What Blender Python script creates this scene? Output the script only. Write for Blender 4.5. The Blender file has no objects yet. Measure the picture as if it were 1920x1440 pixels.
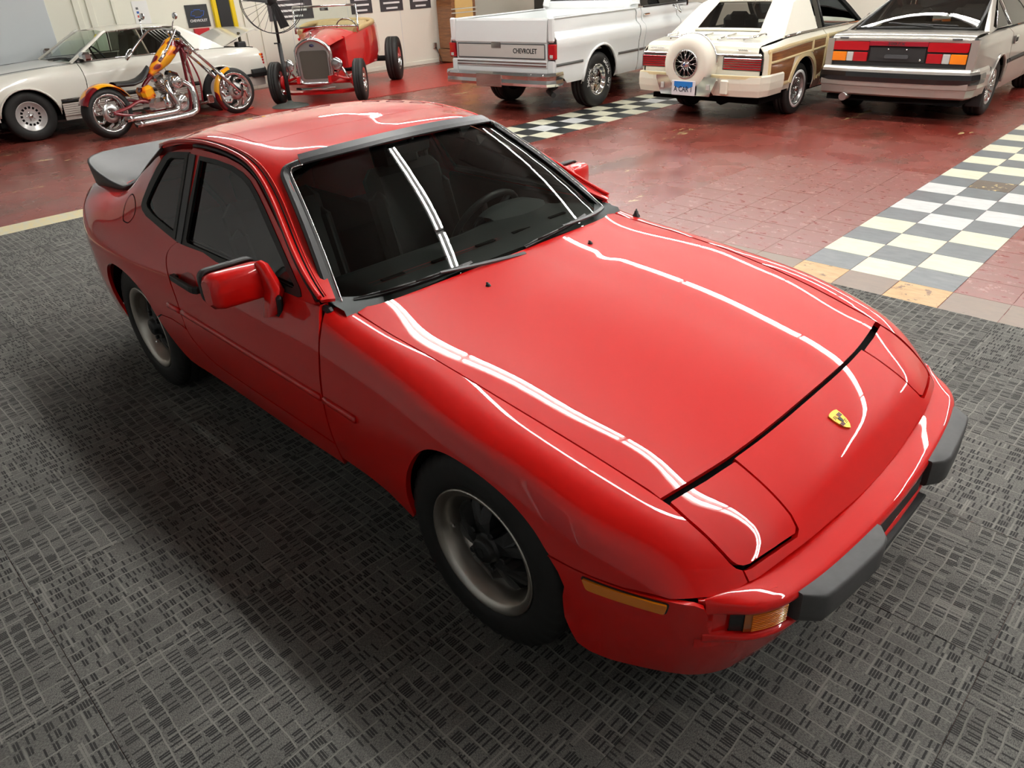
import bpy, bmesh, math, random
import numpy as np
from mathutils import Vector, Matrix
from mathutils.geometry import delaunay_2d_cdt

random.seed(7)
scene = bpy.context.scene
COL = scene.collection
PI = math.pi

# ------------------------------------------------------------------ camera
cam_d = bpy.data.cameras.new('camera')
cam = bpy.data.objects.new('camera', cam_d)
COL.objects.link(cam)
scene.camera = cam
cam_d.sensor_width = 36.0
cam_d.lens = 36.0 * 1357.916 / 1920.0
cam_d.clip_start = 0.05
cam_d.clip_end = 200
_R = ((0.7113737, 0.7013652, -0.0451021), (0.3198732, -0.3802434, -0.8678111), (-0.6258023, 0.6029111, -0.4948431))
_C = (2.421085, -1.837856, 1.775106)
cam.matrix_world = Matrix(((_R[0][0], -_R[1][0], -_R[2][0], _C[0]),
                           (_R[0][1], -_R[1][1], -_R[2][1], _C[1]),
                           (_R[0][2], -_R[1][2], -_R[2][2], _C[2]),
                           (0, 0, 0, 1)))

# ------------------------------------------------------------------ world and exposure
world = bpy.data.worlds.new('hall_air')
scene.world = world
world.use_nodes = True
world.node_tree.nodes['Background'].inputs[0].default_value = (0.95, 0.97, 1.0, 1)
world.node_tree.nodes['Background'].inputs[1].default_value = 0.05
scene.view_settings.view_transform = 'Standard'
scene.view_settings.look = 'None'
scene.view_settings.gamma = 1.0
scene.view_settings.exposure = 0.0
TUBE_POWER = 98.0           # emission strength of every fluorescent tube
CEIL_Z = 3.55
try:
    scene.cycles.max_bounces = 10
    scene.cycles.transparent_max_bounces = 16
    scene.cycles.caustics_reflective = False
    scene.cycles.caustics_refractive = False
    scene.cycles.sample_clamp_indirect = 6.0
except Exception:
    pass

# ------------------------------------------------------------------ helpers: objects
def lin(c):
    return tuple((x / 12.92 if x <= 0.04045 else ((x + 0.055) / 1.055) ** 2.4) for x in c)

def rgb(r, g, b):
    return lin((r / 255.0, g / 255.0, b / 255.0)) + (1.0,)

def link(o, parent=None):
    COL.objects.link(o)
    if parent is not None:
        o.parent = parent
    return o

def thing(name, label, cat, loc=(0, 0, 0), rz=0.0, group=None):
    o = bpy.data.objects.new(name, None)
    o.empty_display_size = 0.1
    o.location = loc
    o.rotation_euler = (0, 0, rz)
    o['label'] = label
    o['category'] = cat
    if group:
        o['group'] = group
    return link(o)

def tag(o, label, cat, group=None, kind=None):
    o['label'] = label
    o['category'] = cat
    if group:
        o['group'] = group
    if kind:
        o['kind'] = kind
    return o

def copy_tree(o, parent=None):
    c = o.copy()
    COL.objects.link(c)
    c.parent = parent
    for ch in o.children:
        copy_tree(ch, c)
    return c

class MB:
    """Collects shapes; build() links them as one mesh object."""
    def __init__(self):
        self.v = []
        self.f = []
        self.m = []
        self.s = []
        self.cur = 0
        self.smooth = False

    def add(self, verts, faces, mat=None, smooth=None, xf=None):
        o = len(self.v)
        if xf is not None:
            verts = [tuple(xf @ Vector(p)) for p in verts]
        self.v.extend([tuple(p) for p in verts])
        mi = self.cur if mat is None else mat
        sm = self.smooth if smooth is None else smooth
        for f in faces:
            self.f.append(tuple(i + o for i in f))
            self.m.append(mi)
            self.s.append(sm)
        return self

    def box(self, c, s, rot=None, bev=0.0, mat=None, smooth=None, taper=None):
        hx, hy, hz = s[0] / 2, s[1] / 2, s[2] / 2
        if bev > 0:
            b = min(bev, hx * .95, hy * .95, hz * .95)
            vs, idx = [], {}
            for sx in (-1, 1):
                for sy in (-1, 1):
                    for sz in (-1, 1):
                        for ax in range(3):
                            p = [sx * (hx - b), sy * (hy - b), sz * (hz - b)]
                            p[ax] = (sx * hx, sy * hy, sz * hz)[ax]
                            idx[(sx, sy, sz, ax)] = len(vs)
                            vs.append(p)
            fs = []
            for ax in range(3):
                for sg in (-1, 1):
                    u, w = [(1, 2), (2, 0), (0, 1)][ax]
                    q = []
                    for a, bb in ((-1, -1), (1, -1), (1, 1), (-1, 1)):
                        k = [0, 0, 0]
                        k[ax] = sg; k[u] = a; k[w] = bb
                        q.append(idx[(k[0], k[1], k[2], ax)])
                    fs.append(q if sg > 0 else q[::-1])
            for ax in range(3):        # edge strips along axis ax
                u, w = [(1, 2), (2, 0), (0, 1)][ax]
                for a in (-1, 1):
                    for bb in (-1, 1):
                        k0 = [0, 0, 0]; k1 = [0, 0, 0]
                        k0[ax] = -1; k1[ax] = 1
                        for k in (k0, k1):
                            k[u] = a; k[w] = bb
                        q = [idx[(*k0, u)], idx[(*k1, u)], idx[(*k1, w)], idx[(*k0, w)]]
                        fs.append(q if a * bb < 0 else q[::-1])
            for sx in (-1, 1):
                for sy in (-1, 1):
                    for sz in (-1, 1):
                        t = [idx[(sx, sy, sz, 0)], idx[(sx, sy, sz, 1)], idx[(sx, sy, sz, 2)]]
                        fs.append(t if sx * sy * sz > 0 else t[::-1])
        else:
            vs = [(sx * hx, sy * hy, sz * hz) for sx in (-1, 1) for sy in (-1, 1) for sz in (-1, 1)]
            fs = [(0, 1, 3, 2), (4, 6, 7, 5), (0, 4, 5, 1), (2, 3, 7, 6), (0, 2, 6, 4), (1, 5, 7, 3)]
        if taper:
            vs = [(p[0] * (1 + (taper[0] - 1) * (p[2] / (2 * hz) + .5)), p[1] * (1 + (taper[1] - 1) * (p[2] / (2 * hz) + .5)), p[2]) for p in vs]
        M = Matrix.Translation(c)
        if rot is not None:
            M = M @ (rot if isinstance(rot, Matrix) else Matrix.Rotation(rot, 4, 'Z'))
        return self.add(vs, fs, mat, smooth, M)

    def prism(self, poly, axis, a, b, mat=None, smooth=None, xf=None):
        """Extrude a 2-D polygon along axis ('x': poly=(y,z); 'y': poly=(x,z); 'z': poly=(x,y)) from a to b."""
        n = len(poly)
        def P(p, t):
            return {'x': (t, p[0], p[1]), 'y': (p[0], t, p[1]), 'z': (p[0], p[1], t)}[axis]
        vs = [P(p, a) for p in poly] + [P(p, b) for p in poly]
        fs = [tuple(range(n))[::-1], tuple(range(n, 2 * n))]
        fs += [(i, (i + 1) % n, n + (i + 1) % n, n + i) for i in range(n)]
        return self.add(vs, fs, mat, smooth, xf)

    def lathe(self, prof, n=32, xf=None, mat=None, smooth=True, a0=0.0, a1=2 * PI, mats=None):
        """Revolve profile [(r, h)] about local Z."""
        full = abs(a1 - a0 - 2 * PI) < 1e-6
        k = n if full else n + 1
        vs = []
        for i in range(k):
            a = a0 + (a1 - a0) * i / n
            for r, h in prof:
                vs.append((r * math.cos(a), r * math.sin(a), h))
        m = len(prof)
        for j in range(m - 1):
            fs = []
            for i in range(n):
                i2 = (i + 1) % k
                fs.append((i * m + j, i2 * m + j, i2 * m + j + 1, i * m + j + 1))
            if j == 0:
                off = len(self.v)
                self.add(vs, fs, mats[j] if mats else mat, smooth, xf)
            else:
                mi = (mats[j] if mats else (self.cur if mat is None else mat))
                for f in fs:
                    self.f.append(tuple(q + off for q in f)); self.m.append(mi); self.s.append(smooth)
        return self

    def tube(self, pts, r, n=10, closed=False, mat=None, caps=True, smooth=True, xf=None):
        """Round tube along a polyline; r a number or one per point."""
        P = [Vector(p) for p in pts]
        N = len(P)
        rr = [r] * N if not hasattr(r, '__len__') else list(r)
        T = []
        for i in range(N):
            a = P[(i - 1) % N] if (i > 0 or closed) else P[0]
            b = P[(i + 1) % N] if (i < N - 1 or closed) else P[N - 1]
            d = (b - a)
            T.append(d.normalized() if d.length > 1e-9 else Vector((0, 0, 1)))
        up = Vector((0, 0, 1)) if abs(T[0].z) < .9 else Vector((1, 0, 0))
        nrm = (up - T[0] * up.dot(T[0])).normalized()
        vs = []
        for i in range(N):
            nrm = (nrm - T[i] * nrm.dot(T[i]))
            nrm = nrm.normalized() if nrm.length > 1e-6 else T[i].orthogonal().normalized()
            bn = T[i].cross(nrm)
            for k in range(n):
                a = 2 * PI * k / n
                vs.append(P[i] + (nrm * math.cos(a) + bn * math.sin(a)) * rr[i])
        fs = []
        for i in range(N if closed else N - 1):
            j = (i + 1) % N
            for k in range(n):
                fs.append((i * n + k, i * n + (k + 1) % n, j * n + (k + 1) % n, j * n + k))
        self.add(vs, fs, mat, smooth, xf)
        if caps and not closed:
            o = len(self.v) - N * n
            mi = self.cur if mat is None else mat
            self.f.append(tuple(o + k for k in range(n))[::-1]); self.m.append(mi); self.s.append(False)
            self.f.append(tuple(o + (N - 1) * n + k for k in range(n))); self.m.append(mi); self.s.append(False)
        return self

    def sweep(self, path, prof, up=(0, 0, 1), closed_prof=True, mat=None, smooth=False, caps=True, xf=None, scale=None, closed=False):
        """Sweep 2-D profile [(side, up)] along path with fixed up vector."""
        P = [Vector(p) for p in path]
        U = Vector(up)
        N, m = len(P), len(prof)
        vs = []
        for i in range(N):
            if closed:
                t = (P[(i + 1) % N] - P[(i - 1) % N]).normalized()
            else:
                t = (P[min(i + 1, N - 1)] - P[max(i - 1, 0)]).normalized()
            sd = t.cross(U).normalized()
            u2 = sd.cross(t).normalized()
            k = scale[i] if scale else 1.0
            ks, ku = k if hasattr(k, '__len__') else (k, k)
            for a, b in prof:
                vs.append(P[i] + sd * (a * ks) + u2 * (b * ku))
        fs = []
        mm = m if closed_prof else m - 1
        for i in range(N if closed else N - 1):
            i2 = (i + 1) % N
            for j in range(mm):
                j2 = (j + 1) % m
                fs.append((i * m + j, i2 * m + j, i2 * m + j2, i * m + j2))
        if caps and closed_prof and not closed:
            fs.append(tuple(range(m))); fs.append(tuple((N - 1) * m + j for j in range(m))[::-1])
        return self.add(vs, fs, mat, smooth, xf)

    def grid(self, G, mat=None, smooth=True, flip=False, xf=None, wrap=False):
        """G: array (a, b, 3) of points."""
        G = np.asarray(G)
        a, b = G.shape[:2]
        vs = [tuple(p) for p in G.reshape(-1, 3)]
        fs = []
        for i in range(a if wrap else a - 1):
            i2 = (i + 1) % a
            for j in range(b - 1):
                q = (i * b + j, i2 * b + j, i2 * b + j + 1, i * b + j + 1)
                fs.append(q[::-1] if flip else q)
        return self.add(vs, fs, mat, smooth, xf)

    def ball(self, c, r, n=16, m=8, mat=None, sc=(1, 1, 1), xf=None):
        vs = [(c[0], c[1], c[2] + r * sc[2])]
        for i in range(1, m):
            t = PI * i / m
            for k in range(n):
                a = 2 * PI * k / n
                vs.append((c[0] + r * sc[0] * math.sin(t) * math.cos(a), c[1] + r * sc[1] * math.sin(t) * math.sin(a), c[2] + r * sc[2] * math.cos(t)))
        vs.append((c[0], c[1], c[2] - r * sc[2]))
        fs = [(0, 1 + k, 1 + (k + 1) % n) for k in range(n)]
        for i in range(m - 2):
            for k in range(n):
                fs.append((1 + i * n + k, 1 + (i + 1) * n + k, 1 + (i + 1) * n + (k + 1) % n, 1 + i * n + (k + 1) % n))
        L = len(vs) - 1
        fs += [(L, 1 + (m - 2) * n + (k + 1) % n, 1 + (m - 2) * n + k) for k in range(n)]
        return self.add(vs, fs, mat, True, xf)

    def build(self, name, mats, parent=None, normals_fix=True, loc=None):
        me = bpy.data.meshes.new(name)
        me.from_pydata(self.v, [], self.f)
        if not isinstance(mats, (list, tuple)):
            mats = [mats]
        for m in mats:
            me.materials.append(m)
        me.polygons.foreach_set('material_index', self.m)
        me.polygons.foreach_set('use_smooth', self.s)
        if normals_fix:
            bm = bmesh.new(); bm.from_mesh(me)
            bmesh.ops.recalc_face_normals(bm, faces=bm.faces)
            bm.to_mesh(me); bm.free()
        me.update()
        o = bpy.data.objects.new(name, me)
        if loc is not None:
            o.location = loc
        return link(o, parent)

def rotm(ax, ang):
    return Matrix.Rotation(ang, 4, ax)

def T(x, y, z):
    return Matrix.Translation((x, y, z))

def struct(o):
    o['kind'] = 'structure'
    return o

def text_mesh(name, txt, size, mat, parent, M, depth=0.0015, align='CENTER', bold=0.0, spacing=1.0, sx=1.0, shear=0.0):
    cu = bpy.data.curves.new('lettering', 'FONT')
    cu.body = txt
    cu.size = size
    cu.extrude = depth
    cu.offset = bold
    cu.align_x = align
    cu.align_y = 'CENTER'
    cu.space_character = spacing
    cu.shear = shear
    cu.resolution_u = 3
    o = bpy.data.objects.new('lettering', cu)
    COL.objects.link(o)
    dg = bpy.context.evaluated_depsgraph_get()
    me = bpy.data.meshes.new_from_object(o.evaluated_get(dg))
    bpy.data.objects.remove(o)
    bpy.data.curves.remove(cu)
    me.name = name
    me.transform(M @ Matrix.Diagonal((sx, 1, 1, 1)))
    me.materials.clear()
    me.materials.append(mat)
    ob = bpy.data.objects.new(name, me)
    return link(ob, parent)

def frame(origin, right, up):
    """4x4 with local x=right, y=up, z=outward."""
    r = Vector(right).normalized()
    u = Vector(up)
    u = (u - r * u.dot(r)).normalized()
    n = r.cross(u)
    return Matrix(((r.x, u.x, n.x, origin[0]), (r.y, u.y, n.y, origin[1]), (r.z, u.z, n.z, origin[2]), (0, 0, 0, 1)))

# ------------------------------------------------------------------ helpers: materials
def mat(name, col, rough=0.5, metal=0.0, coat=0.0, coat_rough=0.03, spec=0.5, emit=None, noise=0.0, nscale=20.0, bump=0.0, bscale=200.0, alpha=1.0, sheen=0.0):
    m = bpy.data.materials.new(name)
    m.use_nodes = True
    nt = m.node_tree
    b = nt.nodes['Principled BSDF']
    c = col if len(col) == 4 else tuple(col) + (1,)
    b.inputs['Base Color'].default_value = c
    b.inputs['Roughness'].default_value = rough
    b.inputs['Metallic'].default_value = metal
    b.inputs['Coat Weight'].default_value = coat
    b.inputs['Coat Roughness'].default_value = coat_rough
    b.inputs['Specular IOR Level'].default_value = spec
    if sheen:
        b.inputs['Sheen Weight'].default_value = sheen
    if emit:
        b.inputs['Emission Color'].default_value = c
        b.inputs['Emission Strength'].default_value = emit
    tc = None
    if noise or bump:
        tc = nt.nodes.new('ShaderNodeTexCoord')
    if noise:
        nz = nt.nodes.new('ShaderNodeTexNoise')
        nz.inputs['Scale'].default_value = nscale
        nz.inputs['Detail'].default_value = 4
        nt.links.new(tc.outputs['Object'], nz.inputs['Vector'])
        mx = nt.nodes.new('ShaderNodeMix'); mx.data_type = 'RGBA'
        mx.inputs[6].default_value = tuple(x * (1 - noise) for x in c[:3]) + (1,)
        mx.inputs[7].default_value = tuple(min(1, x * (1 + noise)) for x in c[:3]) + (1,)
        nt.links.new(nz.outputs['Fac'], mx.inputs[0])
        nt.links.new(mx.outputs[2], b.inputs['Base Color'])
    if bump:
        nb = nt.nodes.new('ShaderNodeTexNoise')
        nb.inputs['Scale'].default_value = bscale
        nt.links.new(tc.outputs['Object'], nb.inputs['Vector'])
        bp = nt.nodes.new('ShaderNodeBump')
        bp.inputs['Strength'].default_value = bump
        bp.inputs['Distance'].default_value = 0.002
        nt.links.new(nb.outputs['Fac'], bp.inputs['Height'])
        nt.links.new(bp.outputs['Normal'], b.inputs['Normal'])
    return m

def glass(name, tint=(0.75, 0.8, 0.78), rough=0.0, ior=1.5):
    m = bpy.data.materials.new(name)
    m.use_nodes = True
    nt = m.node_tree
    nt.nodes.remove(nt.nodes['Principled BSDF'])
    out = nt.nodes['Material Output']
    tr = nt.nodes.new('ShaderNodeBsdfTransparent')
    tr.inputs[0].default_value = tuple(tint) + (1,)
    gl = nt.nodes.new('ShaderNodeBsdfGlossy')
    gl.inputs['Roughness'].default_value = rough
    fr = nt.nodes.new('ShaderNodeFresnel')
    fr.inputs[0].default_value = ior
    mx = nt.nodes.new('ShaderNodeMixShader')
    nt.links.new(fr.outputs[0], mx.inputs[0])
    nt.links.new(tr.outputs[0], mx.inputs[1])
    nt.links.new(gl.outputs[0], mx.inputs[2])
    nt.links.new(mx.outputs[0], out.inputs[0])
    return m

class NT:
    """Small shader-node builder."""
    def __init__(self, m):
        self.nt = m.node_tree
        self.b = self.nt.nodes.get('Principled BSDF')
    def n(self, t, **kw):
        nd = self.nt.nodes.new(t)
        for k, v in kw.items():
            setattr(nd, k, v)
        return nd
    def l(self, a, b):
        self.nt.links.new(a, b)
    def math(self, op, a, b=None, clamp=False):
        nd = self.n('ShaderNodeMath', operation=op, use_clamp=clamp)
        for i, x in enumerate((a, b)):
            if x is None:
                continue
            if isinstance(x, (int, float)):
                nd.inputs[i].default_value = x
            else:
                self.l(x, nd.inputs[i])
        return nd.outputs[0]
    def mix(self, f, a, b):
        nd = self.n('ShaderNodeMix', data_type='RGBA')
        for i, x in ((0, f), (6, a), (7, b)):
            if isinstance(x, (int, float)):
                nd.inputs[i].default_value = x
            elif isinstance(x, tuple):
                nd.inputs[i].default_value = x if len(x) == 4 else x + (1,)
            else:
                self.l(x, nd.inputs[i])
        return nd.outputs[2]
    def noise(self, vec, scale, detail=3, rough=.5, dim='3D'):
        nd = self.n('ShaderNodeTexNoise', noise_dimensions=dim)
        nd.inputs['Scale'].default_value = scale
        nd.inputs['Detail'].default_value = detail
        nd.inputs['Roughness'].default_value = rough
        if vec is not None:
            self.l(vec, nd.inputs['Vector'])
        return nd.outputs['Fac']
    def ramp(self, f, lo, hi):
        nd = self.n('ShaderNodeMapRange')
        nd.inputs['From Min'].default_value = lo
        nd.inputs['From Max'].default_value = hi
        self.l(f, nd.inputs['Value'])
        return nd.outputs[0]
    def scale(self, vec, s, loc=(0, 0, 0), rot=0.0):
        nd = self.n('ShaderNodeMapping')
        nd.inputs['Scale'].default_value = s
        nd.inputs['Location'].default_value = loc
        nd.inputs['Rotation'].default_value = (0, 0, rot)
        self.l(vec, nd.inputs['Vector'])
        return nd.outputs[0]

# ------------------------------------------------------------------ helpers: spline lofts and trimmed panels
def nspline(xk, Y, x):
    """Natural cubic spline through (xk, Y[k,...]) at x."""
    xk = np.asarray(xk, float); Y = np.asarray(Y, float); x = np.asarray(x, float)
    n = len(xk)
    h = np.diff(xk)
    A = np.zeros((n, n)); B = np.zeros((n,) + Y.shape[1:])
    A[0, 0] = A[-1, -1] = 1
    for i in range(1, n - 1):
        A[i, i - 1] = h[i - 1]; A[i, i] = 2 * (h[i - 1] + h[i]); A[i, i + 1] = h[i]
        B[i] = 6 * ((Y[i + 1] - Y[i]) / h[i] - (Y[i] - Y[i - 1]) / h[i - 1])
    Mm = np.linalg.solve(A, B.reshape(n, -1)).reshape(B.shape)
    i = np.clip(np.searchsorted(xk, x) - 1, 0, n - 2)
    sh = (...,) + (None,) * (Y.ndim - 1)
    hh = h[i][sh]; a = ((xk[i + 1] - x))[sh]; b = ((x - xk[i]))[sh]
    return (Mm[i] * a ** 3 + Mm[i + 1] * b ** 3) / (6 * hh) + (Y[i] / hh - Mm[i] * hh / 6) * a + (Y[i + 1] / hh - Mm[i + 1] * hh / 6) * b

class Loft:
    """Tensor-product cubic through planar sections x=const; keys[k] = [(x, y, z) ...] one list per station."""
    def __init__(self, xs, secs, knots=None, nx=260, nv=260, disp=None):
        self.xs = np.asarray(xs, float)
        S = np.asarray(secs, float)                 # (station, key, 2)
        if knots is None:
            d = np.linalg.norm(np.diff(S, axis=1), axis=2).mean(0)
            knots = np.concatenate([[0], np.cumsum(d)])
        self.knots = np.asarray(knots)
        self.X = np.linspace(self.xs[0], self.xs[-1], nx)
        self.V = np.linspace(0, self.knots[-1], nv)
        K = nspline(self.xs, S, self.X)             # (nx, key, 2)
        G = nspline(self.knots, np.swapaxes(K, 0, 1), self.V)   # (nv, nx, 2)
        self.G = np.swapaxes(G, 0, 1)               # (nx, nv, 2)
        if disp is not None:
            self.G = disp(self.X, self.G)
        dx = self.X[1] - self.X[0]; dv = self.V[1] - self.V[0]
        gx = np.gradient(self.G, dx, axis=0); gv = np.gradient(self.G, dv, axis=1)
        tx = np.concatenate([np.ones(gx.shape[:2] + (1,)), gx], 2)
        tv = np.concatenate([np.zeros(gv.shape[:2] + (1,)), gv], 2)
        nn = np.cross(tx, tv)
        nn /= np.linalg.norm(nn, axis=2, keepdims=True) + 1e-12
        self.N = nn
    def _bi(self, A, x, v):
        fx = np.clip((x - self.X[0]) / (self.X[1] - self.X[0]), 0, len(self.X) - 1.001)
        fv = np.clip((v - self.V[0]) / (self.V[1] - self.V[0]), 0, len(self.V) - 1.001)
        i = fx.astype(int); j = fv.astype(int); a = (fx - i)[:, None]; b = (fv - j)[:, None]
        return A[i, j] * (1 - a) * (1 - b) + A[i + 1, j] * a * (1 - b) + A[i, j + 1] * (1 - a) * b + A[i + 1, j + 1] * a * b
    def ev(self, uv):
        """uv: (n,2) of (x, signed v). v<0 -> right side (y<0)."""
        uv = np.asarray(uv, float)
        s = np.where(uv[:, 1] < 0, -1.0, 1.0)
        P = self._bi(self.G, uv[:, 0], np.abs(uv[:, 1]))
        N = self._bi(self.N, uv[:, 0], np.abs(uv[:, 1]))
        P3 = np.stack([uv[:, 0], P[:, 0] * s, P[:, 1]], 1)
        N3 = np.stack([N[:, 0], N[:, 1] * s, N[:, 2]], 1)
        N3 /= np.linalg.norm(N3, axis=1, keepdims=True) + 1e-12
        return P3, N3
    def _inv(self, x, t, comp, lo, hi):
        out = []
        for xx, tt in zip(np.atleast_1d(x), np.atleast_1d(t)):
            fx = np.clip((xx - self.X[0]) / (self.X[1] - self.X[0]), 0, len(self.X) - 1.001)
            i = int(fx); a = fx - i
            row = self.G[i, :, comp] * (1 - a) + self.G[i + 1, :, comp] * a
            m = (self.V >= lo - 1e-9) & (self.V <= hi + 1e-9)
            r = row[m]; vv = self.V[m]
            if comp == 1:
                r = -r; tt = -tt
            k = np.searchsorted(np.maximum.accumulate(r), tt)
            if k <= 0:
                out.append(vv[0]); continue
            if k >= len(r):
                out.append(vv[-1]); continue
            d = r[k] - r[k - 1]
            out.append(vv[k - 1] + (vv[k] - vv[k - 1]) * ((tt - r[k - 1]) / d if abs(d) > 1e-9 else 0))
        return np.array(out)
    def vy(self, x, y, k0=0, k1=None):
        """v at (x, |y|), keys k0..k1 (top part, y grows)."""
        return self._inv(x, np.abs(y), 0, self.knots[k0], self.knots[-1 if k1 is None else k1])
    def vz(self, x, z, k0=0, k1=None):
        """v at (x, z), keys k0..k1 (side part, z falls)."""
        return self._inv(x, z, 1, self.knots[k0], self.knots[-1 if k1 is None else k1])

def dens(poly, h, closed=True):
    """Subdivide a polyline so no edge is longer than h."""
    out = []
    n = len(poly)
    for i in range(n if closed else n - 1):
        a = np.asarray(poly[i], float); b = np.asarray(poly[(i + 1) % n], float)
        k = max(1, int(math.ceil(np.linalg.norm(b - a) / h)))
        for j in range(k):
            out.append(a + (b - a) * j / k)
    if not closed:
        out.append(np.asarray(poly[-1], float))
    return np.array(out)

def smooth_poly(pts, n=8, closed=False):
    """Catmull-Rom through points."""
    P = [np.asarray(p, float) for p in pts]
    out = []
    N = len(P)
    for i in range(N if closed else N - 1):
        p0 = P[(i - 1) % N] if (closed or i > 0) else 2 * P[0] - P[1]
        p1 = P[i]; p2 = P[(i + 1) % N]
        p3 = P[(i + 2) % N] if (closed or i + 2 < N) else 2 * P[-1] - P[-2]
        for k in range(n):
            t = k / n
            out.append(.5 * ((2 * p1) + (-p0 + p2) * t + (2 * p0 - 5 * p1 + 4 * p2 - p3) * t * t + (-p0 + 3 * p1 - 3 * p2 + p3) * t ** 3))
    if not closed:
        out.append(P[-1])
    return out

def round_poly(poly, r, n=5):
    """Round the corners of a closed 2-D polygon; r one number or one per corner."""
    out = []
    N = len(poly)
    for i in range(N):
        p = np.asarray(poly[i], float); a = np.asarray(poly[i - 1], float); b = np.asarray(poly[(i + 1) % N], float)
        rr = r[i] if hasattr(r, '__len__') else r
        da = np.linalg.norm(a - p); db = np.linalg.norm(b - p)
        q = min(rr, da * .48, db * .48)
        if q < 1e-6:
            out.append(p); continue
        pa = p + (a - p) / da * q; pb = p + (b - p) / db * q
        for k in range(n + 1):
            t = k / n
            out.append((1 - t) ** 2 * pa + 2 * t * (1 - t) * p + t * t * pb)
    return out

def inside(pts, poly):
    x, y = pts[:, 0], pts[:, 1]
    r = np.zeros(len(pts), bool)
    n = len(poly)
    j = n - 1
    for i in range(n):
        xi, yi = poly[i]; xj, yj = poly[j]
        c = ((yi > y) != (yj > y))
        with np.errstate(divide='ignore', invalid='ignore'):
            xx = (xj - xi) * (y - yi) / (yj - yi) + xi
        r ^= c & (x < xx)
        j = i
    return r

def inset2(poly, d):
    """Inset a closed polygon by d (miter), either winding."""
    P = np.asarray(poly, float)
    area = .5 * np.sum(P[:, 0] * np.roll(P[:, 1], -1) - np.roll(P[:, 0], -1) * P[:, 1])
    sg = 1 if area > 0 else -1
    e = np.roll(P, -1, 0) - P
    e /= np.linalg.norm(e, axis=1, keepdims=True) + 1e-12
    nrm = np.stack([-e[:, 1], e[:, 0]], 1) * sg
    n1 = nrm + np.roll(nrm, 1, 0)
    n1 /= np.linalg.norm(n1, axis=1, keepdims=True) + 1e-9
    k = np.clip(np.sum(n1 * nrm, 1), .35, 1)[:, None]
    return P + n1 * d / k

def panel(name, ev, poly, mats, parent=None, h=0.03, holes=(), flange=0.012, off=0.0, scale=(1, 1), back=False, sub=None):
    """Trimmed panel on a surface: ev((n,2)) -> points, normals. poly/holes in parameter space."""
    sc = np.asarray(scale, float)
    loops = [np.asarray(poly, float)] + [np.asarray(q, float) for q in holes]
    L = [q * sc for q in loops]
    lo = L[0].min(0); hi = L[0].max(0)
    gx = np.arange(lo[0] + h / 2, hi[0], h); gy = np.arange(lo[1] + h / 2, hi[1], h)
    gg = np.array([(a + (h / 2 if k % 2 else 0), b) for k, b in enumerate(gy) for a in gx]) if len(gx) and len(gy) else np.zeros((0, 2))
    B = np.concatenate(L)
    if len(gg):
        keep = inside(gg, L[0])
        for q in L[1:]:
            keep &= ~inside(gg, q)
        gg = gg[keep]
    if len(gg):
        ok = np.ones(len(gg), bool)
        for s0 in range(0, len(gg), 2000):
            d = ((gg[s0:s0 + 2000, None] - B[None]) ** 2).sum(2).min(1)
            ok[s0:s0 + 2000] = d > (h * .45) ** 2
        gg = gg[ok]
    allp = np.concatenate([B, gg]) if len(gg) else B
    edges = []
    o = 0
    for q in L:
        n = len(q)
        edges += [(o + i, o + (i + 1) % n) for i in range(n)]
        o += n
    r = delaunay_2d_cdt([Vector(p) for p in allp], edges, [], 0, 1e-7)
    V2 = np.array([(p[0], p[1]) for p in r[0]])
    F = [tuple(f) for f in r[2]]
    cen = np.array([V2[list(f)].mean(0) for f in F])
    keep = inside(cen, L[0])
    for q in L[1:]:
        keep &= ~inside(cen, q)
    F = [f for f, k in zip(F, keep) if k]
    P, N = ev(V2 / sc)
    P = P + N * off
    fa = []
    for f in F:
        a, b, c = P[f[0]], P[f[1]], P[f[2]]
        fa.append(f if np.dot(np.cross(b - a, c - a), N[f[0]] + N[f[1]] + N[f[2]]) >= 0 else f[::-1])
    verts = [tuple(p) for p in P]
    nrm = {i: N[i] for i in range(len(P))}
    faces = list(fa)
    nsurf = len(faces)
    if flange:
        ec = {}
        for f in fa:
            for i in range(len(f)):
                e = (f[i], f[(i + 1) % len(f)])
                ec[e] = ec.get(e, 0) + 1
        be = [e for e in ec if (e[1], e[0]) not in ec]
        top, bot = {}, {}
        for e in be:
            for i in e:
                if i not in top:
                    top[i] = len(verts); verts.append(tuple(P[i]))
                    bot[i] = len(verts); verts.append(tuple(P[i] - N[i] * flange))
        for a, b in be:
            faces.append((top[b], top[a], bot[a], bot[b]))
    me = bpy.data.meshes.new(name)
    me.from_pydata(verts, [], faces)
    for m in (mats if isinstance(mats, (list, tuple)) else [mats]):
        me.materials.append(m)
    me.polygons.foreach_set('use_smooth', [True] * len(faces))
    me.update()
    ln = []
    for k, f in enumerate(faces):
        for i in f:
            ln.append(tuple(nrm[i]) if k < nsurf else (0.0, 0.0, 0.0))
    try:
        me.normals_split_custom_set(ln)
    except Exception:
        pass
    ob = bpy.data.objects.new(name, me)
    return link(ob, parent)
# ================================================================== the hall
ROT = 0.0104                                  # the hall's tile grid against the red car's axis
def g2w(x, y, ox=.5072, oy=2.7895):           # tile-grid coordinates -> world
    c, s = math.cos(ROT), math.sin(ROT)
    return (ox + c * x - s * y, oy + s * x + c * y)
TS = .3048

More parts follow.
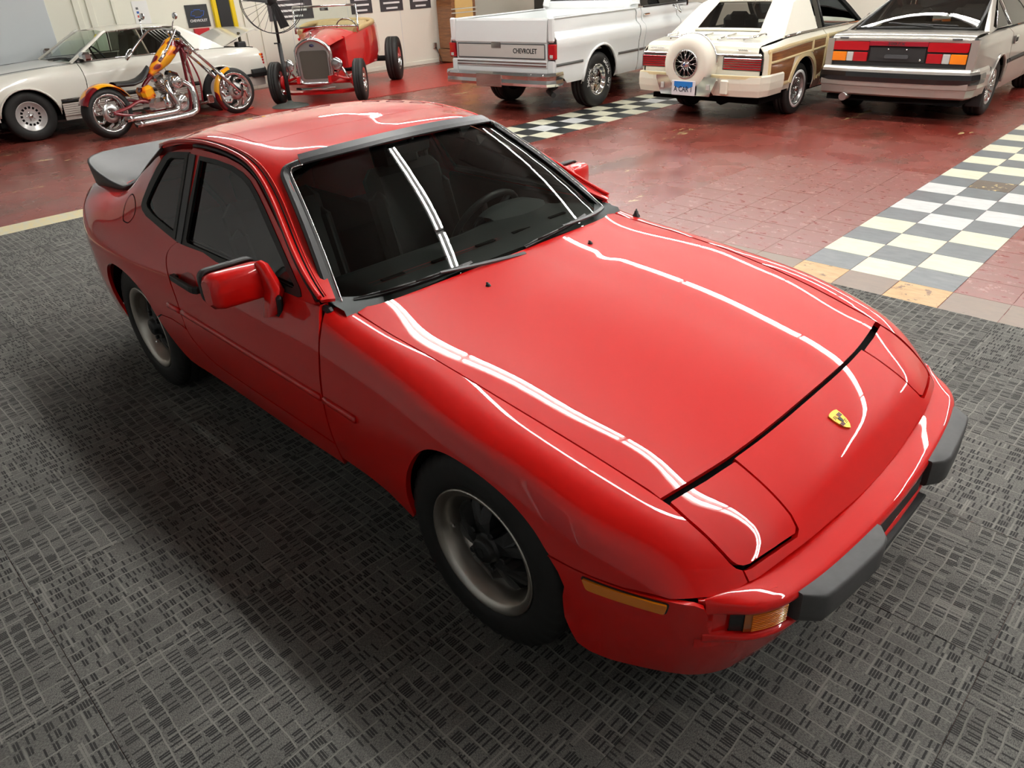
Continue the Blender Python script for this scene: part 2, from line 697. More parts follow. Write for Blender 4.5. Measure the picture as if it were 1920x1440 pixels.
def red_floor_mat():
    m = mat('worn_red_painted_floor', rgb(150, 62, 52), rough=.2)
    t = NT(m)
    tc = t.n('ShaderNodeTexCoord').outputs['Object']
    n1 = t.noise(tc, .55, 4)
    n2 = t.noise(t.scale(tc, (1.2, .5, 1)), 1.6, 5, .6)
    c = t.mix(t.ramp(n1, .35, .65), rgb(118, 40, 31), rgb(132, 68, 58))
    c = t.mix(t.ramp(n2, .50, .66), c, rgb(100, 62, 50))
    # fine pale flecks
    v = t.n('ShaderNodeTexVoronoi'); v.inputs['Scale'].default_value = 60
    t.l(tc, v.inputs['Vector'])
    fl = t.math('LESS_THAN', v.outputs['Distance'], .16)
    fl = t.math('MULTIPLY', fl, t.ramp(t.noise(tc, 1.1, 2), .42, .6))
    c = t.mix(t.math('MULTIPLY', fl, .75), c, rgb(190, 150, 134))
    # flaked paint showing the cream tile under it
    n3 = t.noise(t.scale(tc, (2.6, .8, 1)), 1.3, 7, .68)
    n4 = t.noise(tc, .33, 1)
    wr = t.math('MULTIPLY', t.math('GREATER_THAN', n3, .635), t.math('GREATER_THAN', n4, .47))
    c = t.mix(wr, c, rgb(184, 164, 118))
    # tile joints
    sp = t.n('ShaderNodeSeparateXYZ'); t.l(tc, sp.inputs[0])
    j = None
    for ax in ('X', 'Y'):
        f = t.math('FRACT', t.math('ADD', t.math('DIVIDE', sp.outputs[ax], TS), 100.0))
        e = t.math('LESS_THAN', t.math('ABSOLUTE', t.math('SUBTRACT', f, .5)), .5 - .012)
        e = t.math('SUBTRACT', 1.0, e)
        j = e if j is None else t.math('MAXIMUM', j, e)
    j = t.math('MULTIPLY', j, t.ramp(t.noise(tc, 1.2, 2), .38, .6))
    c = t.mix(t.math('MULTIPLY', j, .55), c, rgb(70, 38, 32))
    t.l(c, t.b.inputs['Base Color'])
    r = t.math('ADD', t.math('MULTIPLY', t.noise(tc, 2.2, 4), .26), .14)
    t.l(r, t.b.inputs['Roughness'])
    bp = t.n('ShaderNodeBump'); bp.inputs['Strength'].default_value = .12; bp.inputs['Distance'].default_value = .004
    t.l(t.noise(tc, 14, 3), bp.inputs['Height']); t.l(bp.outputs[0], t.b.inputs['Normal'])
    t.b.inputs['Specular IOR Level'].default_value = .5
    return m
M_FLOOR = red_floor_mat()

def tile_mat(name, c1, c2, rough=.3, spots=None):
    m = mat(name, c1, rough=rough)
    t = NT(m)
    tc = t.n('ShaderNodeTexCoord').outputs['Object']
    oi = t.n('ShaderNodeObjectInfo').outputs['Random']
    vec = t.n('ShaderNodeVectorMath', operation='ADD')
    t.l(tc, vec.inputs[0]); cx = t.n('ShaderNodeCombineXYZ'); t.l(t.math('MULTIPLY', oi, 37.0), cx.inputs[2]); t.l(cx.outputs[0], vec.inputs[1])
    n = t.noise(t.scale(vec.outputs[0], (1, 2.5, 1)), 9, 5, .65)
    c = t.mix(t.ramp(n, .35, .7), c1, c2)
    if spots:
        s = t.math('GREATER_THAN', t.noise(vec.outputs[0], 14, 6, .7), .60)
        c = t.mix(s, c, spots)
    t.l(c, t.b.inputs['Base Color'])
    t.l(t.math('ADD', t.math('MULTIPLY', n, .25), rough - .1), t.b.inputs['Roughness'])
    return m
M_TW = tile_mat('cream_white_vinyl_tile', rgb(222, 220, 196), rgb(206, 204, 180))
M_TW2 = tile_mat('cool_white_vinyl_tile', rgb(214, 216, 214), rgb(196, 198, 198))
M_TD = tile_mat('slate_grey_vinyl_tile', rgb(84, 90, 94), rgb(112, 118, 121))
M_TB = tile_mat('charcoal_black_vinyl_tile', rgb(34, 36, 37), rgb(58, 62, 62))
M_TY = tile_mat('tan_stained_vinyl_tile', rgb(196, 158, 98), rgb(176, 136, 78), spots=rgb(120, 84, 44))
M_TBR = tile_mat('brown_worn_vinyl_tile', rgb(112, 92, 78), rgb(130, 108, 92))
M_TSC = tile_mat('scraped_brown_tile', rgb(78, 66, 56), rgb(96, 82, 68), spots=rgb(214, 190, 130))
M_TR = tile_mat('scuffed_red_vinyl_tile', rgb(128, 56, 50), rgb(124, 78, 68), rough=.28, spots=rgb(160, 116, 104))

mb = MB()
mb.box((-2.0, 7.0, -.05), (44, 44, .10))
floor = struct(mb.build('floor', M_FLOOR))

tile_me = {}
def tile(name, gx, gy, m, h=.003, w=TS, gap=.0012, rz=0.0, ox=.5072, oy=2.7895, parent=None):
    """One thin floor tile with bevelled edges; gx, gy in tile units (corner)."""
    key = (m.name, h, w)
    if key not in tile_me:
        mb = MB(); mb.box((0, 0, h / 2), (w - 2 * gap, w - 2 * gap, h), bev=.0012)
        o = mb.build(name, m, parent)
        tile_me[key] = o.data
    else:
        o = link(bpy.data.objects.new(name, tile_me[key]), parent)
    x, y = g2w((gx + .5) * TS, (gy + .5) * TS, ox, oy)
    o.location = (x, y, 0.0005)
    o.rotation_euler = (0, 0, ROT + rz)
    return o
rt = random.Random(3)
for j in range(-1, 26):                         # chequered strip beside the carpet's front
    for i in range(3):
        white = (i + j) % 2 == 1
        if j == -1:
            m = M_TY if i != 1 else M_TBR
        elif (i, j) == (1, 8):
            m = M_TSC
        else:
            m = (M_TW2 if j in (4, 5, 6, 7) else M_TW) if white else M_TD
        tile('floor_tile', i, j, m, parent=floor, rz=rt.uniform(-.006, .006))
for j in range(-10, 12):                        # chequered strip under the pickup's rear wheel
    for i in range(3):
        white = (i + j) % 2 == 0
        m = (rt.choice([M_TW, M_TW, M_TW2]) if white else M_TB)
        tile('floor_tile', i, j, m, ox=-4.6239, oy=5.461, parent=floor)
for j in range(-1, 9):                          # loose red tiles between the chequered strip and the car
    for i in range(-5, 0):
        m = M_TBR if j == -1 else M_TR
        o = tile('floor_tile', i, j, m, parent=floor, h=.002, rz=rt.uniform(-.004, .004), gap=.0016)
        o.rotation_euler[0] = rt.uniform(-.003, .003)
for j in range(-1, 4):
    for i in range(3, 9):
        tile('floor_tile', i, j, M_TBR if j == -1 else M_TR, parent=floor, h=.002, gap=.0004)
# bare concrete strip along the carpet's rear edge
mb = MB(); mb.box((-5.14, -1.2, .0012), (.32, 9.0, .0016)); 
M_CONC = tile_mat('yellowed_adhesive_strip', rgb(206, 190, 140), rgb(190, 190, 176), rough=.6)
mb.build('floor_strip', M_CONC, floor)

# ---- carpet squares
def carpet_mat():
    m = mat('grey_barcode_carpet', rgb(100, 100, 97), rough=.95, spec=.15)
    t = NT(m)
    tc = t.n('ShaderNodeTexCoord').outputs['Object']
    oi = t.n('ShaderNodeObjectInfo').outputs['Random']
    sp = t.n('ShaderNodeSeparateXYZ'); t.l(tc, sp.inputs[0])
    off = t.math('MULTIPLY', oi, 57.0)
    X = t.math('ADD', sp.outputs['X'], off)
    Y = t.math('ADD', sp.outputs['Y'], t.math('MULTIPLY', oi, 31.0))
    def white(a, b):
        cx = t.n('ShaderNodeCombineXYZ'); t.l(a, cx.inputs[0]); t.l(b, cx.inputs[1])
        w = t.n('ShaderNodeTexWhiteNoise', noise_dimensions='2D'); t.l(cx.outputs[0], w.inputs[0])
        return w.outputs[0]
    jx = t.math('MULTIPLY', t.math('SUBTRACT', t.noise(tc, 7, 2), .5), .022)
    Xw = t.math('ADD', X, jx)
    col = t.math('FLOOR', t.math('DIVIDE', Xw, .040))
    fx = t.math('FRACT', t.math('DIVIDE', Xw, .040))
    row = t.math('FLOOR', t.math('DIVIDE', Y, .0078))
    fy = t.math('FRACT', t.math('DIVIDE', Y, .0078))
    big = t.math('FLOOR', t.math('DIVIDE', Y, .047))
    w1 = white(col, row)
    w2 = white(t.math('ADD', col, 13.3), big)
    dash = t.math('GREATER_THAN', w1, t.math('ADD', .38, t.math('MULTIPLY', w2, .45)))
    edge = t.math('MULTIPLY', t.math('GREATER_THAN', fx, .10), t.math('LESS_THAN', fx, t.math('ADD', .55, t.math('MULTIPLY', w1, .42))))
    band = t.math('LESS_THAN', t.math('ABSOLUTE', t.math('SUBTRACT', fy, .5)), .36)
    dash = t.math('MULTIPLY', t.math('MULTIPLY', dash, edge), band)
    light = t.math('LESS_THAN', fx, .11)
    light = t.math('MULTIPLY', light, t.math('GREATER_THAN', white(col, t.math('FLOOR', t.math('DIVIDE', Y, .12))), .30))
    cross = t.math('MULTIPLY', t.math('GREATER_THAN', white(t.math('FLOOR', t.math('DIVIDE', X, .11)), row), .93), band)
    fine = t.noise(t.scale(tc, (1, .35, 1)), 420, 2, .7)
    base = t.mix(t.ramp(fine, .35, .65), rgb(74, 74, 72), rgb(124, 123, 118))
    c = t.mix(t.math('MULTIPLY', dash, .82), base, rgb(32, 32, 34))
    c = t.mix(t.math('MULTIPLY', t.math('MAXIMUM', light, cross), .7), c, rgb(138, 136, 130))
    c = t.mix(t.math('MULTIPLY', t.ramp(t.noise(tc, 5, 3), .45, .7), .35), c, rgb(66, 65, 63))
    t.l(c, t.b.inputs['Base Color'])
    bp = t.n('ShaderNodeBump'); bp.inputs['Strength'].default_value = .5; bp.inputs['Distance'].default_value = .003
    t.l(t.math('SUBTRACT', fine, t.math('MULTIPLY', dash, .6)), bp.inputs['Height']); t.l(bp.outputs[0], t.b.inputs['Normal'])
    return m
M_CARPET = carpet_mat()
CS = .6096
mb = MB(); mb.box((0, 0, .0035), (CS - .0008, CS - .0008, .007), bev=.002)
first = mb.build('carpet_tile', M_CARPET, floor)
cme = first.data
k = 0
for i in range(-9, 6):
    for j in range(-6, 4):
        o = first if k == 0 else link(bpy.data.objects.new('carpet_tile', cme), floor)
        k += 1
        o.location = (.512 + (i + .5) * CS, .053 + (j + .5) * CS, .0022)
        o.rotation_euler = (0, 0, (PI / 2 if (i + j) % 2 else 0) + (PI if rt.random() > .5 else 0))
# ---- red vinyl mat below the roadster
mb = MB()
mb.box((0, 0, 0), (3.0, 6.3, .006), bev=.002)
M_MAT = tile_mat('bright_red_vinyl_mat', rgb(160, 36, 30), rgb(172, 50, 43), rough=.3, spots=rgb(120, 48, 44))
o = mb.build('floor_mat', M_MAT); o.location = (-10.02, 7.0, .0035); o.rotation_euler = (0, 0, -.05)
tag(o, 'bright red vinyl sheet spread under the red roadster', 'mat')
mb = MB()
mb.box((0, 0, 0), (1.25, 2.0, .006), bev=.002)
o = mb.build('floor_mat', M_MAT); o.location = (-9.85, 4.35, .0030); o.rotation_euler = (0, 0, .12)
tag(o, 'smaller red vinyl sheet beside the pedestal fan base', 'mat')

# ---- walls and ceiling
M_STEEL = mat("brushed_steel", rgb(190, 190, 188), rough=.3, metal=1.0)
M_WALL = mat('cream_wall_paint', rgb(236, 234, 218), rough=.75, noise=.03, nscale=1.5)
M_WALLG = mat('pale_blue_grey_panel', rgb(206, 212, 214), rough=.7)
M_WALLD = mat('mid_grey_wall_paint', rgb(140, 142, 141), rough=.7, noise=.05, nscale=1.2)
M_CEIL = mat('grey_ceiling_paint', rgb(128, 126, 120), rough=.85)
XB = -11.85
mb = MB(); mb.box((XB - .1, 3.6, 2.2), (.2, 14.0, 4.4))
wall_back = struct(mb.build('wall_back', M_WALL))
# vertical panel joints of the back wall: pilasters
for y in (2.59, 2.79, 3.16, 5.45, 5.75):
    mb = MB(); mb.box((XB + .012, y, 2.2), (.024, .10 if y < 3 else .06, 4.4), bev=.004)
    mb.build('wall_batten', M_WALL, wall_back)
for y in (6.4, 7.75, 9.1, 10.3):
    mb = MB(); mb.box((XB + .001, y, 2.2), (.002, .006, 4.4))
    mb.build('wall_joint', M_WALLG, wall_back)
mb = MB(); mb.box((XB + .02, .0, 2.2), (.04, 4.28, 4.4), bev=.005)
wp = mb.build('wall_panel', M_WALLG, wall_back)
mb = MB(); mb.box((XB + .008, 7.3, .04), (.016, 6.0, .08), bev=.004)
struct(mb.build('baseboard_back', M_WALL))
mb = MB(); mb.box((-1.5, -3.7, 2.2), (23, .2, 4.4))
wall_near = struct(mb.build('wall_near', M_WALLD))
mb = MB(); mb.box((9.0, 6.0, 2.2), (.2, 22.4, 4.4))
struct(mb.build('wall_front', M_WALLD))
mb = MB(); mb.box((-1.5, 17.1, 2.2), (23, .2, 4.4))
struct(mb.build('wall_far', M_WALL))
mb = MB(); mb.box((-13.0, 14.0, 2.2), (.2, 6.4, 4.4))
struct(mb.build('wall_alcove', M_WALL))
mb = MB(); mb.box((-2.2, 6.0, 4.45), (23, 22.6, .1))
struct(mb.build('ceiling', M_CEIL))
# grey double door and white notice board on the near wall (seen in the car's side glass)
mb = MB(); mb.box((.85, -3.585, 1.05), (.95, .03, 2.1), bev=.006)
dr = struct(mb.build('door_1', mat('dark_grey_door_paint', rgb(104, 110, 114), rough=.5)))
mb = MB(); mb.tube([(.46, -3.555, 1.02), (.46, -3.50, 1.02), (.58, -3.50, 1.02)], .012, 8)
mb.build('door_handle', M_STEEL, dr)
mb = MB()
for x in (.34, 1.36):
    mb.box((x, -3.585, 1.08), (.08, .04, 2.16), bev=.006)
mb.box((.85, -3.585, 2.16), (1.10, .04, .08), bev=.006)
mb.build('door_frame', M_WALLG, dr)

# ---- ceiling lights: rows of twin-tube fixtures running along the hall
M_TUBE = mat('fluorescent_tube', (1.0, .985, .95), emit=TUBE_POWER)
M_FIX = mat('white_enamel_fixture', rgb(228, 228, 226), rough=.4)
LIGHT_Z = 3.95
def light_fixture():
    mb = MB(); mb.box((0, 0, .055), (2.38, .20, .05), bev=.01)
    o = mb.build('ceiling_light', M_FIX)
    for s in (-1, 1):
        mb = MB(); mb.tube([(-1.16, s * .055, 0), (1.16, s * .055, 0)], .019, 8)
        mb.build('fluorescent_tube', M_TUBE, o)
    for x in (-.8, .8):
        mb = MB(); mb.tube([(x, 0, .08), (x, 0, 4.40 - LIGHT_Z)], .006, 6)
        mb.build('hanger', M_FIX, o)
    return o

ROWS = [(1.45, 'over the red coupe', -7.55, 7), (6.3, 'in front of the parked row of cars', -10.0, 7), (11.2, 'over the parked row of cars', -7.6, 6)]
proto = None
for y, where, x0, n in ROWS:
    for k in range(n):
        if proto is None:
            proto = light_fixture(); o = proto
        else:
            o = copy_tree(proto)
        o.location = (x0 + k * 2.40, y, LIGHT_Z)
        tag(o, 'twin-tube fluorescent ceiling light in the row hung ' + where, 'ceiling light', 'ceiling lights ' + where)
# ================================================================== the red sports car: master surfaces
_XF = [.36, .60, .80, 1.0, 1.2, 1.4, 1.6, 1.75, 1.85, 1.93, 2.01]
_SH0 = [  # hood half section: centre, quarter, crease, outer, edge (y, z)
    [(0, .884), (.2, .8815), (.385, .874), (.55, .865), (.690, .852)],
    [(0, .859), (.2, .8565), (.385, .849), (.54, .838), (.690, .8200)],
    [(0, .841), (.2, .8385), (.385, .831), (.54, .821), (.694, .8050)],
    [(0, .820), (.2, .8175), (.385, .810), (.54, .801), (.693, .7865)],
    [(0, .793), (.2, .7905), (.385, .783), (.54, .774), (.688, .7590)],
    [(0, .759), (.2, .7565), (.385, .749), (.54, .740), (.678, .7250)],
    [(0, .716), (.2, .7135), (.385, .706), (.525, .697), (.655, .6810)],
    [(0, .671), (.2, .6685), (.385, .661), (.515, .651), (.655, .632)],
    [(0, .628), (.2, .6255), (.385, .616), (.51, .603), (.645, .567)],
    [(0, .570), (.2, .5670), (.385, .555), (.49, .540), (.61, .493)],
    [(0, .455), (.2, .4520), (.385, .442), (.45, .430), (.55, .395)],
]
_SF = [  # fender section: hood edge, crown, shoulder, upper side, mid side, low side, bottom
    [(.684, .854), (.742, .851), (.797, .80), (.828, .70), (.843, .58), (.84, .42), (.81, .27)],
    [(.684, .8215), (.738, .8155), (.797, .770), (.829, .685), (.844, .575), (.841, .42), (.81, .27)],
    [(.688, .8070), (.742, .7985), (.803, .755), (.837, .675), (.849, .57), (.846, .42), (.815, .26)],
    [(.688, .7885), (.748, .7785), (.813, .739), (.850, .665), (.859, .56), (.855, .41), (.825, .25)],
    [(.683, .7610), (.750, .7560), (.821, .719), (.858, .648), (.866, .55), (.862, .41), (.835, .24)],
    [(.673, .7270), (.743, .7265), (.815, .692), (.853, .620), (.862, .53), (.858, .40), (.83, .23)],
    [(.650, .6820), (.724, .6800), (.795, .646), (.836, .585), (.845, .51), (.840, .38), (.805, .20)],
    [(.634, .637), (.694, .626), (.750, .591), (.785, .542), (.797, .50), (.792, .37), (.755, .18)],
    [(.605, .586), (.656, .560), (.700, .530), (.733, .502), (.748, .475), (.747, .36), (.71, .17)],
    [(.560, .519), (.602, .495), (.640, .470), (.667, .450), (.680, .43), (.68, .35), (.645, .17)],
    [(.490, .410), (.525, .40), (.555, .39), (.58, .38), (.59, .37), (.585, .30), (.55, .17)],
]
def _sstep(t):
    t = np.clip(t, 0, 1)
    return t * t * (3 - 2 * t)
def _crease(X, G):
    yc = np.interp(X, [.82, 1.60], [.380, .393])[:, None]
    fade = (_sstep((X - .78) / .10) * _sstep((1.66 - X) / .10))[:, None]
    G = G.copy()
    G[:, :, 1] += .0013 * fade * _sstep((yc - G[:, :, 0]) / .007 + .5) * (G[:, :, 1] > .6)
    return G
HF = Loft(_XF, _SH0, disp=_crease, nx=420, nv=620)
FL = Loft(_XF, _SF, nx=420, nv=420)

def _tum(z):                    # greenhouse side plane
    return .765 - .5735 * (z - .86)
_drip_x = [-1.30, -1.05, -.79, -.59, -.395, -.274, -.188, .04, .267, .421, .52]
_drip_z = [1.09, 1.18, 1.211, 1.220, 1.213, 1.198, 1.176, 1.062, .944, .879, .85]
_XS = [-2.14, -2.0, -1.8, -1.5, -1.2, -.9, -.6, -.2, .2, .42, .62]
_SS = [  # waist, shoulder, upper side, mid, low, bottom (y, z)
    [(.655, .875), (.700, .80), (.716, .71), (.722, .60), (.712, .45), (.685, .29)],
    [(.690, .888), (.748, .80), (.770, .71), (.777, .60), (.770, .45), (.742, .28)],
    [(.722, .900), (.790, .80), (.822, .715), (.828, .60), (.822, .45), (.792, .28)],
    [(.744, .900), (.816, .80), (.856, .722), (.863, .60), (.859, .45), (.825, .28)],
    [(.754, .893), (.818, .80), (.860, .722), (.868, .60), (.864, .45), (.832, .28)],
    [(.760, .880), (.811, .80), (.845, .715), (.857, .59), (.852, .44), (.822, .27)],
    [(.765, .868), (.807, .80), (.834, .71), (.848, .58), (.845, .43), (.812, .27)],
    [(.765, .862), (.804, .795), (.831, .705), (.846, .58), (.842, .42), (.81, .27)],
    [(.760, .860), (.801, .79), (.829, .70), (.844, .58), (.841, .42), (.81, .27)],
    [(.750, .855), (.798, .79), (.828, .695), (.843, .58), (.84, .42), (.81, .27)],
    [(.735, .835), (.797, .77), (.829, .685), (.844, .575), (.841, .42), (.81, .27)],
]
SL = Loft(_XS, _SS, nx=420, nv=260)
# ================================================================== the red sports car: panels and parts
M_RED = mat('red_car_paint', rgb(212, 10, 5), rough=.4, coat=1.0, coat_rough=.012, spec=.2)
M_BLACKTRIM = mat('black_rubber_trim', rgb(30, 31, 31), rough=.45, spec=.4)
M_GREYTRIM = mat('dark_grey_plastic_trim', rgb(62, 64, 66), rough=.42, spec=.5)
M_BUMPERPAD = mat('weathered_black_bumper_rubber', rgb(62, 63, 63), rough=.55, noise=.25, nscale=60, bump=.05, bscale=900)
M_DARK = mat('black_void_paint', rgb(9, 9, 9), rough=.8, spec=.1)
M_TYRE = mat('black_tyre_rubber', rgb(31, 31, 30), rough=.62, noise=.2, nscale=40, spec=.35)
M_ALU = mat('machined_aluminium', rgb(196, 192, 184), rough=.32, metal=1.0, noise=.06, nscale=30)
M_SPOKE = mat('black_wheel_paint', rgb(24, 25, 26), rough=.42)
M_CHROME = mat('polished_chrome', rgb(235, 235, 235), rough=.06, metal=1.0)
M_AMBER = mat('amber_lamp_lens', rgb(236, 132, 8), rough=.15, coat=1.0, spec=.6, bump=.25, bscale=260)
M_AMBERD = mat('amber_turn_signal_lens', rgb(166, 86, 8), rough=.12, coat=1.0, spec=.6)
M_GOLD = mat('gold_badge', rgb(226, 182, 74), rough=.3, metal=.7)
M_BADGER = mat('badge_red_enamel', rgb(120, 14, 24), rough=.3, coat=.6)
M_WSGLASS = glass('windscreen_glass', (.66, .70, .66))
M_SIDEGLASS = glass('tinted_side_glass', (.36, .39, .37), ior=1.9)
M_REARGLASS = glass('dark_rear_glass', (.16, .17, .17), ior=1.9)
M_SEAT = mat('black_seat_leather', rgb(26, 26, 27), rough=.5, bump=.1, bscale=300)
M_DASH = mat('grey_black_dash_vinyl', rgb(58, 64, 64), rough=.6, bump=.15, bscale=700)
M_CARPETBLK = mat('black_cabin_carpet', rgb(20, 20, 20), rough=.95, spec=.1)

CAR = thing('sports_car', 'red two-door sports coupe with black rear spoiler parked on the grey carpet', 'car')

FY = lambda x, y: (x, float(FL.vy(x, y)[0]))
FZ = lambda x, z: (x, float(FL.vz(x, z, 1)[0]))
HY = lambda x, y: (x, float(HF.vy(x, y)[0]) * (-1 if y < 0 else 1))
SZ = lambda x, z: (x, float(SL.vz(x, z)[0]))
_both = (-1, 1)

def sgn(poly, s):
    return [(a, b * s) for a, b in poly]

# ---- hood
_cowl = [(.462, .676), (.512, .628), (.538, .552), (.556, .44), (.569, .30), (.577, .14), (.580, 0)]
_gap = [(1.737, 0), (1.736, .14), (1.732, .27), (1.723, .395), (1.706, .52), (1.683, .646)]
_hedge = [(.462, .676), (.577, .680), (.735, .685), (.957, .685), (1.17, .681), (1.365, .671), (1.537, .656), (1.677, .643)]
cw = smooth_poly([(a, -b) for a, b in _cowl] + [(a, b) for a, b in _cowl[-2::-1]], 4)
gp = smooth_poly([(a - .0075, b) for a, b in _gap[::-1]][:-1] + [(a - .0075, -b) for a, b in _gap], 4)
edge = smooth_poly(_hedge, 4)
hood2 = [p for p in cw] + [tuple(p) for p in edge[1:-1]] + [p for p in gp] + [(p[0], -p[1]) for p in edge[::-1][1:-1]]
hood2 = dens(hood2, .03)
hood = panel('hood', HF.ev, [HY(p[0], p[1]) for p in hood2], M_RED, CAR, h=.03, flange=.02)
for s in _both:
    P, N = HF.ev([HY(.706, s * .274)])
    mb = MB()
    mb.lathe([(0, .009), (.005, .009), (.008, .005), (.010, 0)], 12, T(*P[0]))
    mb.box(P[0] + np.array([-.004, 0, .009]), (.010, .007, .006), bev=.002)
    mb.build('washer_nozzle', M_BLACKTRIM, hood)

# ---- nose panel with the headlight cut-outs, and the headlight covers
_hl = [(1.692, .640), (1.745, .641), (1.805, .634), (1.843, .629), (1.862, .626), (1.877, .619), (1.888, .606), (1.896, .588), (1.905, .55), (1.915, .508), (1.925, .455),
       (1.929, .430), (1.922, .414), (1.898, .405), (1.83, .401), (1.76, .399), (1.731, .399), (1.716, .515)]
hl_in = [tuple(p) for p in inset2(np.array(_hl), .0045)]
hl_out = [tuple(p) for p in inset2(np.array(_hl), -.002)]
nose = [(a + .0055, b) for a, b in smooth_poly([(a, b) for a, b in _gap[:4]], 4)]      # centre -> inner headlight corner
nose += [(1.76, .3965), (1.83, .3985), (1.898, .4025), (1.925, .4115), (1.932, .430), (1.928, .456), (1.918, .509), (1.908, .552), (1.899, .590), (1.891, .609)]
_bl = [(1.908, .612), (1.918, .58), (1.935, .50), (1.947, .42), (1.957, .30), (1.967, .15), (1.971, 0)]
nose += [tuple(p) for p in smooth_poly(_bl, 3)]
nose2 = nose + [(a, -b) for a, b in nose[-2:0:-1]]
nose2 = dens(nose2, .02)
panel('nose_panel', HF.ev, [HY(p[0], p[1]) for p in nose2], M_RED, CAR, h=.022, flange=.02)
for s in _both:
    q = dens(round_poly(hl_in, [.004 if k in (0, 16) else .0 for k in range(len(hl_in))], 2), .02)
    panel('headlight_cover', HF.ev, [HY(p[0], s * p[1]) for p in q], M_RED, CAR, h=.02, flange=.02)

# ---- front fenders
_farch = [(1.553, .40), (1.545, .44), (1.526, .482), (1.492, .533), (1.455, .572), (1.395, .607), (1.329, .630), (1.245, .648), (1.155, .654), (1.089, .645), (1.035, .622), (.982, .573), (.932, .494), (.903, .405), (.896, .34), (.893, .285)]
def fender_poly():
    q = []
    he = [(a, b + .006) for a, b in _hedge]
    q += [FY(a, b) for a, b in smooth_poly([(.458, .686)] + he[1:], 3)]
    q += [FY(a, b + .0045) for a, b in ((1.70, .641), (1.745, .6415), (1.805, .6345), (1.843, .6295), (1.862, .6265), (1.877, .620))]
    q += [FY(1.888, .614), FY(1.9055, .617), FY(1.895, .65), FY(1.880, .685), FY(1.865, .71)]
    q += [FZ(1.857, .512), FZ(1.80, .511), FZ(1.70, .513), FZ(1.60, .518), FZ(1.505, .523)]
    q += [FZ(a, b) for a, b in smooth_poly([(1.497, .528)] + _farch[4:], 3)]
    q += [FZ(.876, .268), FZ(.84, .285), FZ(.76, .312), FZ(.67, .322), FZ(.493, .322)]
    q += [FZ(.491, .385), FZ(.486, .5), FZ(.482, .6), FZ(.478, .70), FZ(.462, .79), FZ(.425, .845), FY(.412, .748), FY(.436, .72)]
    return q
for s in _both:
    fp = dens(fender_poly(), .03)
    fe = panel('front_fender', FL.ev, sgn(fp, s), M_RED, CAR, h=.028, flange=.018)
    # side marker lamp
    mk = [(1.600, .503), (1.797, .497), (1.793, .470), (1.612, .473)]
    mk = round_poly(mk, .006, 3)
    b = panel('side_marker_bezel', FL.ev, sgn([FZ(a, z) for a, z in dens(inset2(np.array(mk), -.004), .02)], s), M_BLACKTRIM, fe, h=.02, flange=.012, off=.003)
    panel('side_marker_lamp', FL.ev, sgn([FZ(a, z) for a, z in dens(mk, .02)], s), M_AMBER, fe, h=.02, flange=.010, off=.008)

# ---- front valance (lower apron) round the nose
_pu = smooth_poly([(1.50, .861), (1.60, .846), (1.70, .817), (1.80, .777), (1.857, .742), (1.905, .695), (1.942, .625), (1.962, .50), (1.977, .30), (1.984, .12), (1.985, 0)], 6)
_pl = smooth_poly([(1.545, .815), (1.62, .785), (1.69, .745), (1.78, .69), (1.825, .652), (1.862, .60), (1.885, .54), (1.915, .42), (1.935, .25), (1.943, .10), (1.944, 0)], 6)
_pu = np.array(_pu); _pl = np.array(_pl)
def val_ev(uv):
    uv = np.asarray(uv, float)
    s = np.where(uv[:, 0] < 0, -1.0, 1.0)
    n = len(_pu) - 1
    def pos(u, z):
        f = np.clip((1 - np.abs(u)) * n, 0, n)
        a = np.stack([np.interp(f, np.arange(n + 1), _pu[:, k]) for k in (0, 1)], 1)
        b = np.stack([np.interp(f, np.arange(n + 1), _pl[:, k]) for k in (0, 1)], 1)
        t = np.clip((.52 - z) / .36, 0, 1.2)
        w = (t ** 1.9)[:, None]
        p = a * (1 - w) + b * w
        return np.stack([p[:, 0], p[:, 1] * s, z], 1)
    P = pos(uv[:, 0], uv[:, 1])
    e = 1e-3
    du = pos(np.abs(uv[:, 0]) + e, uv[:, 1]) - pos(np.abs(uv[:, 0]) - e, uv[:, 1])
    dz = pos(uv[:, 0], uv[:, 1] + e) - pos(uv[:, 0], uv[:, 1] - e)
    N = np.cross(du, dz)
    N /= np.linalg.norm(N, axis=1, keepdims=True) + 1e-12
    out = np.stack([P[:, 0] - 1.3, P[:, 1], np.zeros(len(P))], 1)
    N *= np.sign((N * out).sum(1))[:, None]
    return P, N
def val_u(x):               # u where the upper plan curve passes x
    n = len(_pu) - 1
    k = int(np.argmin(np.abs(_pu[:, 0] - x)))
    return 1 - k / n
vt = [(1.0, .519), (val_u(1.60), .514), (val_u(1.70), .509), (val_u(1.80), .507), (val_u(1.852), .506), (val_u(1.866), .497), (val_u(1.874), .47), (val_u(1.876), .43), (val_u(1.882), .395), (val_u(1.90), .375), (val_u(1.93), .366), (.45, .360), (.2, .36), (0, .36)]
vb = [(0, .165), (.3, .165), (.55, .168), (.75, .178), (.86, .19), (.93, .205), (.962, .225)]
va = [(.970, .27), (.975, .32), (.965, .40), (.955, .44), (.970, .482), (.995, .518)]
vpoly = vt[:1] and ([(u, z) for u, z in vt] + [(-u, z) for u, z in vt[-2::-1]] + [(-u, z) for u, z in va[::-1]] + [(-u, z) for u, z in vb[::-1]] + [(u, z) for u, z in vb[1:]] + va)
vpoly = [np.array((p[0] * 1.5, p[1])) for p in vpoly]
vpoly = dens(vpoly, .03)
panel('front_valance', val_ev, [(p[0] / 1.5, p[1]) for p in vpoly], M_RED, CAR, h=.028, flange=.012, scale=(1.5, 1))

